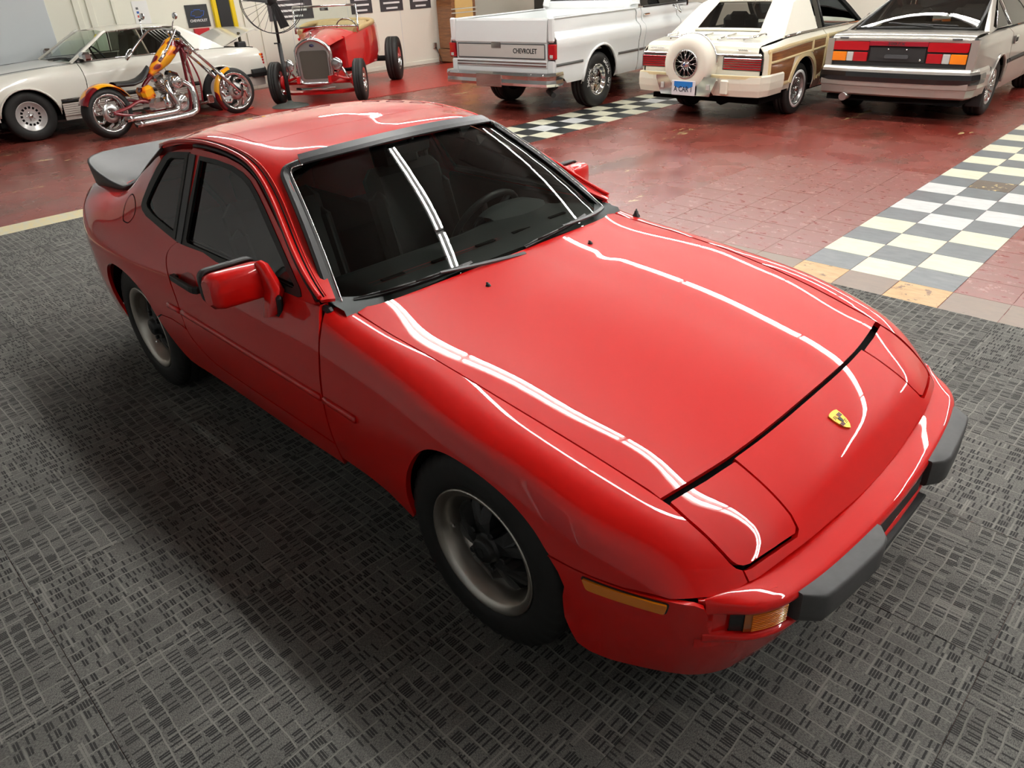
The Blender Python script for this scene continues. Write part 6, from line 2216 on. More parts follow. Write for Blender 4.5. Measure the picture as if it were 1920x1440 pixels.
# tailgate
mb = MB()
prof = [(-1.10, .55), (-1.10, .62), (-1.115, .64), (-1.115, .70), (-1.10, .715), (-1.10, .925), (-1.118, .945), (-1.108, 1.05), (-1.085, 1.20), (-1.075, 1.225), (-1.045, 1.228), (-1.035, 1.21), (-1.035, .55)]
mb.prism(prof, 'y', -.805, .805); tg = mb.build('tailgate', M_BWHITE, TK)
mb = MB(); mb.box((-1.106, 0, .83), (.014, 1.54, .165), bev=.004); tp = mb.build('tailgate_panel', mat('brushed_tailgate_panel', rgb(214, 212, 206), rough=.35, metal=.35), tg)
for z in (.742, .918):
    mb = MB(); mb.box((-1.114, 0, z), (.006, 1.55, .012), bev=.002); mb.build('panel_trim', M_GREYTRIM, tg)
for y in (-.772, .772):
    mb = MB(); mb.box((-1.114, y, .83), (.006, .012, .17), bev=.002); mb.build('panel_trim', M_GREYTRIM, tg)
for z in (.655, .69):
    mb = MB(); mb.box((-1.117, 0, z), (.012, 1.60, .022), bev=.005); mb.build('tailgate_moulding', M_CHR, tg)
mb = MB(); mb.box((-1.118, .06, .90), (.014, .17, .075), bev=.008); mb.build('latch_handle', M_CHR, tg)
text_mesh('tailgate_lettering', 'CHEVROLET', .085, M_BTXT, tg, frame((-1.1145, -.44, .832), (0, -1, 0), (0, 0, 1)), depth=.002, bold=.0015, sx=.86)
# bed floor and front wall
mb = MB(); mb.box((-.02, 0, .78), (2.08, 1.54, .03)); mb.build('bed_floor', M_BWHITE, TK)
mb = MB(); mb.box((1.01, 0, 1.0), (.03, 1.6, .44)); mb.build('bed_front_wall', M_BWHITE, TK)
# bumper
mb = MB()
mb.sweep([(-.98, -.96, .50), (-1.14, -.96, .50), (-1.235, -.89, .50), (-1.26, -.6, .50), (-1.265, 0, .50), (-1.26, .6, .50), (-1.235, .89, .50), (-1.14, .96, .50), (-.98, .96, .50)][::-1], [(-.02, -.085), (.010, -.085), (.022, -.05), (.012, -.005), (.022, .045), (.012, .085), (-.06, .088), (-.06, .07)], smooth=False)
bp_ = mb.build('rear_bumper', M_CHR, TK)
mb = MB(); mb.box((-1.285, .08, .475), (.015, .46, .165), bev=.006); mb.build('plate_recess', M_CHR, bp_)
for y in (-.86, .86, -.66, .66):
    mb = MB(); mb.ball((-1.262, y * .99, .56), .014, 10, 6); mb.build('bumper_bolt', M_CHR, bp_)
mb = MB(); mb.tube([(-.6, -.58, .34), (-.95, -.70, .32), (-1.05, -.86, .29)], .035, 10); mb.build('tailpipe', M_BLK, TK)
# cab
mb = MB()
G = []
for x, z, w in ((1.06, 1.23, .84), (1.07, 1.33, .83), (1.13, 1.66, .72), (1.22, 1.73, .68), (1.7, 1.77, .66), (2.15, 1.74, .66), (2.25, 1.70, .68)):
    G.append([(x, w * a, z - .02 * abs(a) ** 4) for a in np.linspace(-1, 1, 9)])
G = np.array(G)
mb.grid(G[2:]); mb.build('cab_roof', M_BWHITE, TK)
mb = MB(); mb.box((1.075, 0, 1.265), (.04, 1.74, .12), bev=.012); cb = mb.build('cab_back', M_BWHITE, TK)
for s in (-1, 1):
    mb = MB(); mb.sweep([(1.07, s * .82, 1.26), (1.10, s * .78, 1.45), (1.16, s * .715, 1.68)], [(-.06, -.05), (.06, -.05), (.06, .05), (-.06, .05)]); mb.build('cab_pillar', M_BWHITE, TK)
    mb = MB(); mb.sweep([(2.62, s * .84, 1.22), (2.45, s * .77, 1.45), (2.24, s * .70, 1.68)], [(-.03, -.03), (.03, -.03), (.03, .03), (-.03, .03)]); mb.build('windscreen_pillar', M_BWHITE, TK)
    sheet(TK, 'door_window', [(1.24, s * .83, 1.235), (2.36, s * .83, 1.235), (2.18, s * .72, 1.66), (1.26, s * .72, 1.66)], M_GLSD, .004, (0, s, .4))
    mb = MB(); mb.box((1.80, s * .855, 1.225), (1.08, .02, .025), bev=.006); mb.build('window_sill_trim', M_BLK, TK)
    mb = MB(); mb.box((1.32, s * .885, 1.12), (.16, .035, .03), bev=.01); mb.build('door_handle', M_CHR, TK)
    mb = MB(); mb.lathe([(0, .006), (.016, .006), (.018, 0)], 12, T(1.33, s * .943, .95) @ rotm('X', -s * PI / 2)); mb.build('door_lock', M_CHR, TK)
    mb = MB(); mb.tube([(2.06, s * .92, 1.20), (2.10, s * 1.05, 1.10), (2.14, s * .99, 1.20)], .014, 8); mr_ = mb.build('mirror_arm', M_CHR, TK)
    mb = MB(); mb.box((2.10, s * 1.07, 1.32), (.04, .18, .26), bev=.015); mb.build('mirror_head', M_CHR, mr_)
patch(TK, 'rear_window', [(1.085, -.72, 1.34), (1.085, .72, 1.34), (1.135, .64, 1.63), (1.135, -.64, 1.63)], mat('dark_window_glass', rgb(26, 26, 28), rough=.05, coat=1.0), (0, 0, 0), 2)
mb = MB(); mb.tube([(1.082, -.73, 1.33), (1.082, .73, 1.33), (1.135, .65, 1.64), (1.135, -.65, 1.64)], .010, 6, closed=True); mb.build('rear_window_trim', M_CHR, TK)
patch(TK, 'windscreen', [(2.62, -.80, 1.23), (2.62, .80, 1.23), (2.25, .67, 1.68), (2.25, -.67, 1.68)], M_GLSD, (.06, 0, .02), 5)
mb = MB()
mb.grid(np.array([[(x, .90 * a * np.interp(x, [2.3, 3.7], [1, .94]), z + .02 * (1 - a * a)) for a in np.linspace(-1, 1, 9)] for x, z in ((2.60, 1.215), (3.1, 1.185), (3.65, 1.10))])); mb.build('hood', M_BWHITE, TK)
mb = MB(); mb.box((3.66, 0, .84), (.06, 1.75, .50), bev=.02); mb.build('grille', M_CHR, TK)
mb = MB(); mb.box((1.4, 0, .50), (4.4, 1.0, .14)); mb.build('chassis', M_DARK, TK)
mb = MB(); mb.tube([(0, -.70, .38), (0, .70, .38)], .06, 10); mb.ball((0, 0, .38), .15, 14, 8); mb.build('rear_axle', M_DARK, TK)
def rally(w):
    for k in range(5):
        mb = MB(); mb.ball((0, 0, 0), 1, 10, 6, sc=(.035, .022, .006), xf=rotm('Z', 2 * PI * k / 5) @ T(.125, 0, .055)); mb.build('rim_slot', M_DARK, w)
    for k in range(5):
        mb = MB(); mb.lathe([(0, .085), (.010, .085), (.012, .05)], 6, rotm('Z', 2 * PI * k / 5 + .6) @ T(.065, 0, 0)); mb.build('wheel_nut', M_CHR, w)
    mb = MB(); mb.lathe([(0, .10), (.03, .098), (.042, .085), (.044, .05)], 18); mb.build('hub_cap', M_CHR, w)
    for txt, a0, rr_ in (('RADIAL', .15, .27), ('G/T', -1.0, .27), ('RADIAL', 2.4, .27)):
        for i, ch in enumerate(txt):
            a = a0 - i * .155
            text_mesh('tyre_letter', ch, .075, M_WTXT, w, rotm('Z', a) @ T(rr_, 0, .128) @ rotm('Z', -PI / 2), depth=.001, bold=.002)
tw_ = wheel(TK, .365, .25, .21, [(.212, .105), (.215, .112), (.205, .115), (.19, .10), (.175, .065), (.15, .055), (.105, .060), (.085, .045), (.0, .045)], M_CHR, rally)
four(TK, tw_, 2.985, 0, .775, .365)
wells(TK, 0, .40, .43, .50, .89); wells(TK, 2.985, .40, .43, .50, .89)
# ================================================================== cream convertible with wood-panelled sides, tail to the room
LB = thing('woodgrain_convertible', 'cream convertible with wood-panelled sides and a spare wheel cover on its boot', 'car', (-2.815, 7.73, 0), 1.598)
def wood_mat():
    m = mat('walnut_woodgrain_panel', rgb(120, 74, 38), rough=.35, coat=.5)
    t = NT(m)
    tc = t.n('ShaderNodeTexCoord').outputs['Object']
    n = t.noise(t.scale(tc, (1.2, 6, 14)), 4, 6, .6)
    c = t.mix(t.ramp(n, .3, .7), rgb(96, 54, 24), rgb(146, 96, 52))
    t.l(c, t.b.inputs['Base Color'])
    return m
M_WOOD = wood_mat()
M_ASH = mat('pale_ash_trim', rgb(222, 204, 156), rough=.4, coat=.4, noise=.08, nscale=12)
M_VINYL = mat('cream_vinyl_top', rgb(232, 228, 212), rough=.6, bump=.1, bscale=500)
_lx = [-1.05, -.9, -.5, 0, .6, 1.4, 2.0, 2.55, 3.2, 3.5]
def ls(w, zt):
    return [(.80 * w, zt), (.845 * w, zt - .04), (.865 * w, zt - .16), (.870 * w, .60), (.865 * w, .45), (.845 * w, .30), (.80 * w, .22)]
LBL = Loft(_lx, [ls(.955, .885), ls(.985, .90), ls(1, .925), ls(1, .94), ls(1, .945), ls(1, .945), ls(1, .935), ls(1, .90), ls(.97, .84), ls(.93, .80)], nx=80, nv=140)
lar = arc2(0, .33, .355, -.02, PI + .02, 16)
side_panels(LB, LBL, 'rear_fender', [(-1.04, .88), (-.5, .923), (0, .938), (.58, .943), (.58, .27), (.37, .27)] + lar + [(-.38, .36), (-1.04, .36)], M_CREAM)
side_panels(LB, LBL, 'door', [(.60, .943), (1.78, .940), (1.78, .27), (.60, .27)], M_CREAM)
side_panels(LB, LBL, 'front_fender', [(1.80, .938), (2.55, .898), (3.2, .84), (3.48, .80), (3.48, .36), (2.93, .36)] + [(2.56 + .355 * math.cos(a), .33 + .355 * math.sin(a)) for a in np.linspace(0, PI, 12)] + [(2.18, .27), (1.80, .27)], M_CREAM)
def wp_(poly, off=.004):
    side_panels(LB, LBL, 'wood_panel', poly, M_WOOD, h=.1, off=off, flange=.003)
# wood panels between ash rails
wp_([(-.92, .80), (.16, .845), (.16, .75), (-.92, .715)])
wp_([(-.92, .69), (-.30, .71), (-.36, .58), (-.42, .46), (-.92, .46)])
wp_([(.20, .845), (.56, .85), (.56, .765), (.20, .752)]); wp_([(.20, .725), (.56, .74), (.56, .46), (.42, .42), (.40, .5), (.31, .62)])
wp_([(.64, .85), (1.74, .85), (1.74, .785), (.64, .768)]); wp_([(.64, .74), (1.74, .76), (1.74, .45), (.64, .45)])
def rail(pts, s, w=.020, nm='ash_rail'):
    P, N = LBL.ev([(x, s * float(LBL.vz(x, z)[0])) for x, z in dens(pts, .08, False)])
    mb = MB(); mb.sweep(P + N * .006, [(-.008, -w), (.006, -w), (.010, 0), (.006, w), (-.008, w)]); mb.build(nm, M_ASH, LB)
for s in (-1, 1):
    rail([(-.97, .825), (-.5, .85), (.2, .868), (.57, .873)], s); rail([(.61, .873), (1.77, .872)], s)
    rail([(-.94, .70), (-.3, .725), (.57, .752)], s, .013); rail([(.62, .755), (1.76, .772)], s, .013)
    rail([(-.94, .82), (-.94, .44)], s); rail([(.18, .86), (.18, .72)], s, .014); rail([(.575, .86), (.575, .42)], s, .013); rail([(.622, .86), (.622, .42)], s, .013)
    rail([(-.94, .435), (-.43, .435)], s); rail([(.43, .40), (.57, .40)], s); rail([(.62, .41), (1.76, .41)], s)
    rail(arc2(0, .33, .385, .12, PI - .25, 14), s, .026)
    # rear marker, handle, mirror
    P, N = LBL.ev([(-.80, s * float(LBL.vz(-.80, .50)[0]))]); mb = MB(); mb.box(P[0] + N[0] * .008, (.13, .015, .035), bev=.004); mb.build('side_marker', M_LRED, LB)
    P, N = LBL.ev([(.76, s * float(LBL.vz(.76, .81)[0]))]); mb = MB(); mb.box(P[0] + N[0] * .018, (.11, .03, .05), bev=.01); mb.build('door_handle', M_CHR, LB)
    mb = MB(); mb.box((1.80, s * .97, 1.00), (.08, .15, .11), bev=.025); mr_ = mb.build('door_mirror', M_CHR, LB)
    mb = MB(); mb.box((1.76, s * .97, 1.00), (.006, .12, .08)); mb.build('painted_mirror_reflection', M_LRED, mr_)  # red reflection painted on the mirror face as flat colour
    rtop = [(x, s * .80, .957 - .02 * max(0, -x)) for x in np.linspace(-.45, 1.75, 6)]
    mb = MB(); mb.tube(rtop, .014, 6); mb.build('belt_chrome', M_CHR, LB)
# deck, trunk
mb = MB()
G = []
for x, z in ((-.45, .955), (-.6, .95), (-.9, .925), (-1.02, .905), (-1.055, .88), (-1.06, .80)):
    w = np.interp(x, [-1.06, -.9, -.45], [.76, .785, .80])
    G.append([(x, w * a, z - .015 * abs(a) ** 3) for a in np.linspace(-1, 1, 11)])
mb.grid(np.array(G)); boot = mb.build('boot_lid', M_CREAM, LB)
mb = MB(); mb.box((-1.045, 0, .60), (.03, 1.58, .42), bev=.01); mb.build('tail_panel', M_CREAM, LB)
mb = MB(); mb.box((-1.068, 0, .788), (.02, 1.62, .022), bev=.005); mb.build('tail_chrome', M_CHR, LB)
for s in (-1, 1):
    for k in range(5):
        mb = MB(); mb.box((-1.07, s * .575, .645 + k * .026), (.03, .48, .021), bev=.004); mb.build('tail_lamp_bar', M_LRED, LB)
        if k < 4:
            mb = MB(); mb.box((-1.078, s * .575, .658 + k * .026), (.025, .49, .004)); mb.build('lamp_chrome_line', M_CHR, LB)
    mb = MB(); mb.box((-1.064, s * .575, .697), (.02, .51, .145), bev=.004); mb.build('lamp_housing', M_BLK, LB)
# luggage rack
for y in (-.50, -.16, .16, .50):
    mb = MB(); mb.tube([(-.50, y, .972), (-.95, y, .945)], .010, 6); mb.build('rack_slat', M_CHR, LB)
for s in (-1, 1):
    mb = MB(); mb.tube(smooth_poly([(-.62, s * .62, .955), (-.62, s * .60, .985), (-.90, s * .60, .965), (-.97, s * .40, .96), (-.98, s * .30, .96)], 5), .011, 6); mb.build('rack_rail', M_CHR, LB)
# spare wheel cover
SPX = -1.16
mb = MB()
mb.lathe([(.15, .085), (.19, .10), (.26, .092), (.30, .075), (.325, .04), (.33, 0), (.33, -.10)], 40, T(SPX, .08, .69) @ rotm('Y', -PI / 2)); sc2 = mb.build('spare_wheel_cover', M_VINYL, LB)
mb = MB(); mb.lathe([(.150, .10), (.165, .105), (.165, .09)], 36, T(SPX, .08, .69) @ rotm('Y', -PI / 2)); mb.build('cover_ring', M_CHR, sc2)
mb = MB(); mb.tube([(SPX + .06, .08 + .335 * math.cos(a), .69 + .335 * math.sin(a)) for a in np.linspace(0, PI, 24)], .013, 6); mb.build('cover_band', M_CHR, sc2)
mb = MB(); mb.lathe([(.155, .06), (0, .06)], 30, T(SPX, .08, .69) @ rotm('Y', -PI / 2)); mb.build('wire_backing', M_DARK, sc2)
MX = T(SPX, .08, .69) @ rotm('Y', -PI / 2)
for k in range(22):
    a = 2 * PI * k / 22; b = a + (.55 if k % 2 else -.55)
    mb = MB(); mb.tube([(.035 * math.cos(a), .035 * math.sin(a), .098), (.155 * math.cos(b), .155 * math.sin(b), .082)], .004, 5, xf=MX); mb.build('wire_spoke', M_CHR, sc2)
mb = MB(); mb.lathe([(0, .125), (.018, .12), (.03, .10), (.045, .09)], 12, MX); mb.build('wire_hub', M_CHR, sc2)
mb = MB(); mb.lathe([(0, .128), (.014, .126)], 8, MX); mb.build('hub_badge', mat('blue_badge', rgb(40, 70, 150), rough=.3, coat=1), sc2)
# bumper
mb = MB()
mb.sweep([(-.60, -.875, .47), (-.95, -.87, .47), (-1.09, -.83, .47), (-1.13, -.6, .47), (-1.14, 0, .47), (-1.13, .6, .47), (-1.09, .83, .47), (-.95, .87, .47), (-.60, .875, .47)][::-1], [(-.05, -.13), (.0, -.13), (.02, -.06), (.025, .02), (.02, .09), (.0, .105), (-.06, .105)]); bpl = mb.build('rear_bumper', M_CREAM, LB)
mb = MB(); mb.sweep([(-1.09, -.84, .555), (-1.142, -.6, .555), (-1.152, 0, .555), (-1.142, .6, .555), (-1.09, .84, .555)][::-1], [(-.006, -.02), (.012, -.016), (.012, .016), (-.006, .02)]); mb.build('bumper_strip', M_ASH, bpl)
mb = MB(); mb.prism([(-.34, .555), (.50, .555), (.50, .52), (.42, .335), (-.26, .335), (-.34, .52)], 'x', -1.24, -1.12); mb.build('chrome_bumper_centre', M_CHR, bpl)
mb = MB(); mb.box((-1.16, -.41, .44), (.04, .10, .16), bev=.01); mb.build('bumper_guard', M_CREAM, bpl)
M_PLW = mat('white_licence_plate', rgb(224, 224, 228), rough=.4)
M_PLB = mat('blue_plate_print', rgb(30, 120, 200), rough=.4)
mb = MB(); mb.box((-1.262, .085, .42), (.008, .33, .17), bev=.004); pl = mb.build('licence_plate', M_PLW, bpl)
mb = MB(); mb.prism([(-.13, .02), (-.06, -.005), (0, .012), (.06, -.005), (.13, .02), (.13, .075), (-.13, .075)], 'z', 0, .0008, xf=frame((-1.267, .085, .42), (0, -1, 0), (0, 0, 1))); mb.build('plate_blue_print', M_PLB, pl)
text_mesh('plate_lettering', 'A CAR 1', .088, mat('navy_plate_lettering', rgb(34, 36, 56), rough=.5), pl, frame((-1.2685, .085, .405), (0, -1, 0), (0, 0, 1)), depth=.001, bold=.0012, sx=.80)
for y in (.40, -.24):
    mb = MB(); mb.box((-1.245, y, .44), (.012, .05, .07), bev=.006); mb.build('plate_lamp', M_LCLR, bpl)
# chrome script badges
mb = MB()
mb.tube([(-1.064, .72 - k * .011, .848 + .006 * math.sin(k * 1.7)) for k in range(20)], .004, 5); mb.build('boot_script', M_CHR, boot)
mb = MB(); mb.tube([(-1.064, -.50 - k * .008, .845 + .008 * math.sin(k * 2.1)) for k in range(16)], .0035, 5); mb.build('boot_script', M_GREYTRIM, boot)
# folded-up vinyl top with rear window
zr = 1.345
mb = MB()
G = []
for x, z, w in ((-.50, .955, .79), (-.46, .99, .785), (-.22, 1.18, .70), (-.02, 1.315, .63), (.12, 1.345, .62), (.6, 1.365, .615), (1.05, 1.355, .61), (1.22, 1.33, .61)):
    G.append([(x, w * a, z - .03 * abs(a) ** 4) for a in np.linspace(-1, 1, 15)])
G = np.array(G)
def topsurf(u, v):
    pass
# rear wall of the top with a window opening
rows = [0, 1, 2, 3]
mb.grid(G[3:])
mb.grid(G[0:2]); 
for sl in (slice(0, 4), slice(11, 15)):
    mb.grid(G[1:4, sl])
top = mb.build('soft_top', M_VINYL, LB)
mb = MB(); mb.grid(G[1:4, 3:12] - np.array([-.012, 0, .004])); mb.build('rear_window', M_GLSD, top)
mb = MB(); mb.tube([tuple(p) for p in G[3, 3:12]] , .022, 6); mb.tube([tuple(p + np.array([.02, 0, .02])) for p in G[1, 3:12]], .022, 6); 
mb.build('window_welt', M_VINYL, top)
for s in (-1, 1):
    k = 0 if s < 0 else -1
    edge = [tuple(G[i, k]) for i in range(0, 6)] 
    sheet(LB, 'soft_top_side', [(-.50, s * .79, .955), (-.22, s * .70, 1.15), (-.02, s * .635, 1.285), (.12, s * .622, 1.318), (.42, s * .625, 1.325), (.44, s * .79, .965)], M_VINYL, .015, (0, s, .4))
    sheet(LB, 'quarter_glass', [(.46, s * .785, .965), (.62, s * .785, .965), (.62, s * .65, 1.30), (.46, s * .65, 1.30)], M_GLSD, .004, (0, s, .4))
    mb = MB(); mb.tube([(.64, s * .79, .96), (.62, s * .64, 1.32)], .014, 6); mb.build('window_post', M_BLK, LB)
    sheet(LB, 'door_inner', [(.66, s * .70, .955), (1.62, s * .70, .955), (1.62, s * .70, .60), (.66, s * .70, .60)], M_BLK, .03, (0, s, 0))
    mb = MB(); mb.sweep([(1.86, s * .78, .95), (1.55, s * .71, 1.14), (1.24, s * .625, 1.325)], [(-.03, -.02), (.03, -.02), (.03, .02), (-.03, .02)]); mb.build('windscreen_pillar', M_BLK, LB)
    mb = MB(); mb.tube([(1.22, s * .62, 1.325), (.42, s * .632, 1.322)], .016, 6); mb.build('top_rail', M_BLK, LB)
patch(LB, 'windscreen', [(1.88, -.74, .945), (1.88, .74, .945), (1.25, .60, 1.325), (1.25, -.60, 1.325)], M_GLS, (.07, 0, .02), 5)
mb = MB()
mb.grid(np.array([[(x, .79 * a * np.interp(x, [1.8, 3.5], [1, .94]), z + .01 * (1 - a * a)) for a in np.linspace(-1, 1, 9)] for x, z in ((1.85, .945), (2.55, .91), (3.2, .85), (3.48, .80))])); mb.build('hood', M_CREAM, LB)
for y in (-.37, .37):
    seat_simple(LB, .95, y, .55, M_SEAT, .5, .6)
mb = MB(); mb.box((.25, 0, .72), (.25, 1.2, .42), bev=.08); mb.build('rear_bench', M_SEAT, LB)
mb = MB(); mb.box((1.65, 0, .86), (.3, 1.4, .14), bev=.04); mb.build('dashboard', M_SEAT, LB)
mb = MB(); mb.box((1.2, 0, .26), (4.2, 1.5, .06)); mb.build('floor_pan', M_DARK, LB)
mb = MB(); mb.tube([(-.2, -.2, .27), (-.9, -.25, .27)], .08, 8); mb.build('exhaust_muffler', M_DARK, LB)
def wirewheel(w):
    mb = MB(); mb.lathe([(.192, .098), (.225, .101), (.225, .094), (.192, .092)], 36); mb.build('whitewall_band', M_WTXT, w)
    for k in range(20):
        a = 2 * PI * k / 20; b = a + (.4 if k % 2 else -.4)
        mb = MB(); mb.tube([(.04 * math.cos(a), .04 * math.sin(a), .085), (.17 * math.cos(b), .17 * math.sin(b), .07)], .0045, 4); mb.build('wire_spoke', M_CHR, w)
    mb = MB(); mb.lathe([(0, .105), (.02, .10), (.04, .08), (.045, .05)], 14); mb.build('hub_cap', M_CHR, w)
lw = wheel(LB, .305, .19, .185, [(.188, .085), (.186, .094), (.178, .090), (.172, .07), (.165, .05), (.10, .045), (0, .045)], M_STEEL, wirewheel)
four(LB, lw, 2.56, 0, .725, .305)
wells(LB, 0, .33, .355, .45, .83); wells(LB, 2.56, .33, .355, .45, .83)
# ================================================================== silver hatchback coupe, tail to the room
ZC = thing('hatchback_coupe', 'silver two-door hatchback coupe with wide red tail lamps beside the wood-panelled convertible', 'car', (-.90, 8.72, 0), 1.605)
M_SILVER = mat('silver_champagne_car_paint', rgb(176, 172, 164), rough=.28, metal=.55, coat=1.0, coat_rough=.03)
_zx = [-.92, -.8, -.45, 0, .5, 1.2, 1.9, 2.45, 3.0, 3.3]
def zs_(w, zt, f=0):
    return [(.76 * w, zt), (.825 * w, zt - .05), (.845 * w + f * .6, zt - .18), (.852 * w + f, .60), (.852 * w + f, .46), (.835 * w, .30), (.80 * w, .20)]
ZL = Loft(_zx, [zs_(.96, .905), zs_(.985, .92), zs_(1, .935, .008), zs_(1, .935, .015), zs_(1, .925), zs_(1, .915), zs_(1, .895), zs_(1, .85, .012), zs_(.97, .78), zs_(.93, .74)], nx=80, nv=140)
zar = arc2(0, .32, .345, -.05, PI + .05, 16)
side_panels(ZC, ZL, 'rear_quarter', [(-.91, .90), (-.45, .933), (0, .933), (.48, .923), (.48, .24), (.36, .24)] + zar + [(-.36, .30), (-.55, .28), (-.91, .36)], M_SILVER)
side_panels(ZC, ZL, 'door', [(.50, .923), (1.66, .905), (1.66, .24), (.50, .24)], M_SILVER)
side_panels(ZC, ZL, 'front_fender', [(1.68, .904), (2.45, .848), (3.0, .78), (3.28, .74), (3.28, .34), (2.80, .34)] + [(2.42 + .345 * math.cos(a), .32 + .345 * math.sin(a)) for a in np.linspace(0, PI, 12)] + [(2.06, .24), (1.68, .24)], M_SILVER)
for s in (-1, 1):
    for x0, x1 in ((-.80, -.40), (.40, .47), (.51, 1.65)):
        P, N = ZL.ev([(x, s * float(ZL.vz(x, .555)[0])) for x in np.linspace(x0, x1, 6)])
        mb = MB(); mb.sweep(P + N * .004, [(-.006, -.024), (.006, -.024), (.012, 0), (.006, .024), (-.006, .024)]); mb.build('rubbing_strip', M_BLK, ZC)
    pts = []
    for x, z in arc2(0, .32, .355, .05, PI - .05, 16):
        P, N = ZL.ev([(x, s * float(ZL.vz(x, z)[0]))]); pts.append(P[0] + N[0] * .006)
    mb = MB(); mb.tube(pts, .018, 6); mb.build('wheel_lip', M_SILVER, ZC)
    P, N = ZL.ev([(-.72, s * float(ZL.vz(-.72, .535)[0]))]); mb = MB(); mb.box(P[0] + N[0] * .012, (.12, .015, .035), bev=.004); mb.build('side_marker', M_LRED, ZC)
    mb = MB(); mb.box((-.40, s * .78, .25), (.03, .17, .22), bev=.01); mb.build('mud_flap', M_BLK, ZC)
    P, N = ZL.ev([(.62, s * float(ZL.vz(.62, .78)[0]))]); mb = MB(); mb.box(P[0] + N[0] * .01, (.16, .02, .10), bev=.01); hh = mb.build('door_handle', M_CHR, ZC)
    mb = MB(); mb.box(P[0] + N[0] * .018, (.09, .012, .055), bev=.006); mb.build('handle_recess', M_BLK, hh)
# tail: red lamp band, number plate recess, lower lamps
mb = MB(); mb.box((-.915, 0, .72), (.05, 1.60, .40), bev=.02); mb.build('tail_panel', M_BLK, ZC)
mb = MB()
G = []
for x, z in ((-.50, .965), (-.86, .955), (-.955, .935), (-.975, .915), (-.965, .875)):
    w = np.interp(x, [-.975, -.5], [.76, .80])
    G.append([(x + .03 * abs(a) ** 4, w * a, z - .012 * abs(a) ** 4) for a in np.linspace(-1, 1, 13)])
mb.grid(np.array(G)); mb.build('tail_deck', M_SILVER, ZC)
for s in (-1, 1):
    mb = MB(); mb.sweep([(-.94, s * .775, z) for z in (.56, .70, .84, .90)], [(-.045, -.03), (.03, -.03), (.03, .035), (-.045, .035)], up=(1, 0, 0)); mb.build('rear_corner', M_SILVER, ZC)
    mb = MB(); mb.prism(round_poly([(s * .32, .775), (s * .735, .775), (s * .735, .87), (s * .32, .87)], .018, 3), 'x', -.968, -.93); mb.build('tail_lamp', M_LRED, ZC)
    mb = MB(); mb.box((-.955, s * .405, .705), (.03, .16, .10), bev=.006); mb.build('brake_lamp', M_LRED, ZC)
    mb = MB(); mb.box((-.955, s * .525, .705), (.03, .075, .10), bev=.006); mb.build('reversing_lamp', M_LCLR, ZC)
    mb = MB(); mb.box((-.955, s * .65, .705), (.03, .165, .10), bev=.006); mb.build('indicator_lamp', M_LAMB, ZC)
mb = MB(); mb.box((-.962, 0, .85), (.025, .64, .048), bev=.004); band = mb.build('centre_reflector', mat('dark_red_reflector', rgb(140, 16, 34), rough=.25, coat=.6), ZC)
text_mesh('tail_lettering', '300ZX', .048, M_BTXT, band, frame((-.9755, .02, .85), (0, -1, 0), (0, 0, 1)), depth=.001, bold=.001, sx=1.3, spacing=1.1)
mb = MB(); mb.box((-.948, 0, .735), (.02, .62, .165), bev=.01); rec = mb.build('plate_recess', M_BLK, ZC)
for y in (-.10, .10):
    mb = MB(); mb.ball((-.962, y, .79), .011, 10, 6); mb.build('plate_screw', M_CHR, rec)
mb = MB(); mb.ball((-.962, -.26, .685), .014, 10, 6); mb.build('hatch_lock', M_CHR, rec)
mb = MB(); mb.prism(round_poly([(-.13, .695), (.13, .695), (.13, .735), (-.13, .735)], .018, 4), 'x', -.972, -.955); mb.build('pull_handle', M_GREYTRIM, rec)
for y in (-.60, .62):
    mb = MB(); mb.box((-.970, y, .905), (.008, .10, .016), bev=.002); mb.build('tail_badge', M_GREYTRIM, ZC)
# bumper
mb = MB()
mb.sweep([(-.50, -.865, .46), (-.85, -.85, .46), (-.98, -.80, .46), (-1.03, -.5, .46), (-1.045, 0, .46), (-1.03, .5, .46), (-.98, .80, .46), (-.85, .85, .46), (-.50, .865, .46)][::-1], [(-.06, -.17), (-.03, -.17), (.0, -.15), (.012, -.07), (.025, -.06), (.03, .06), (.02, .12), (.0, .145), (-.08, .15)]); zb = mb.build('rear_bumper', M_SILVER, ZC)
mb = MB(); mb.sweep([(-.66, -.875, .50), (-.85, -.866, .50), (-.985, -.822, .50), (-1.045, -.5, .50), (-1.06, 0, .50), (-1.045, .5, .50), (-.985, .822, .50), (-.85, .866, .50), (-.66, .875, .50)][::-1], [(-.01, -.055), (.016, -.052), (.024, 0), (.016, .052), (-.01, .055)]); mb.build('bumper_rubber', mat('gloss_black_bumper', rgb(16, 16, 17), rough=.2, coat=.5), zb)
mb = MB(); mb.tube([(-.6, .50, .27), (-1.06, .50, .265)], .045, 12); mb.build('tailpipe', M_STEEL, ZC)
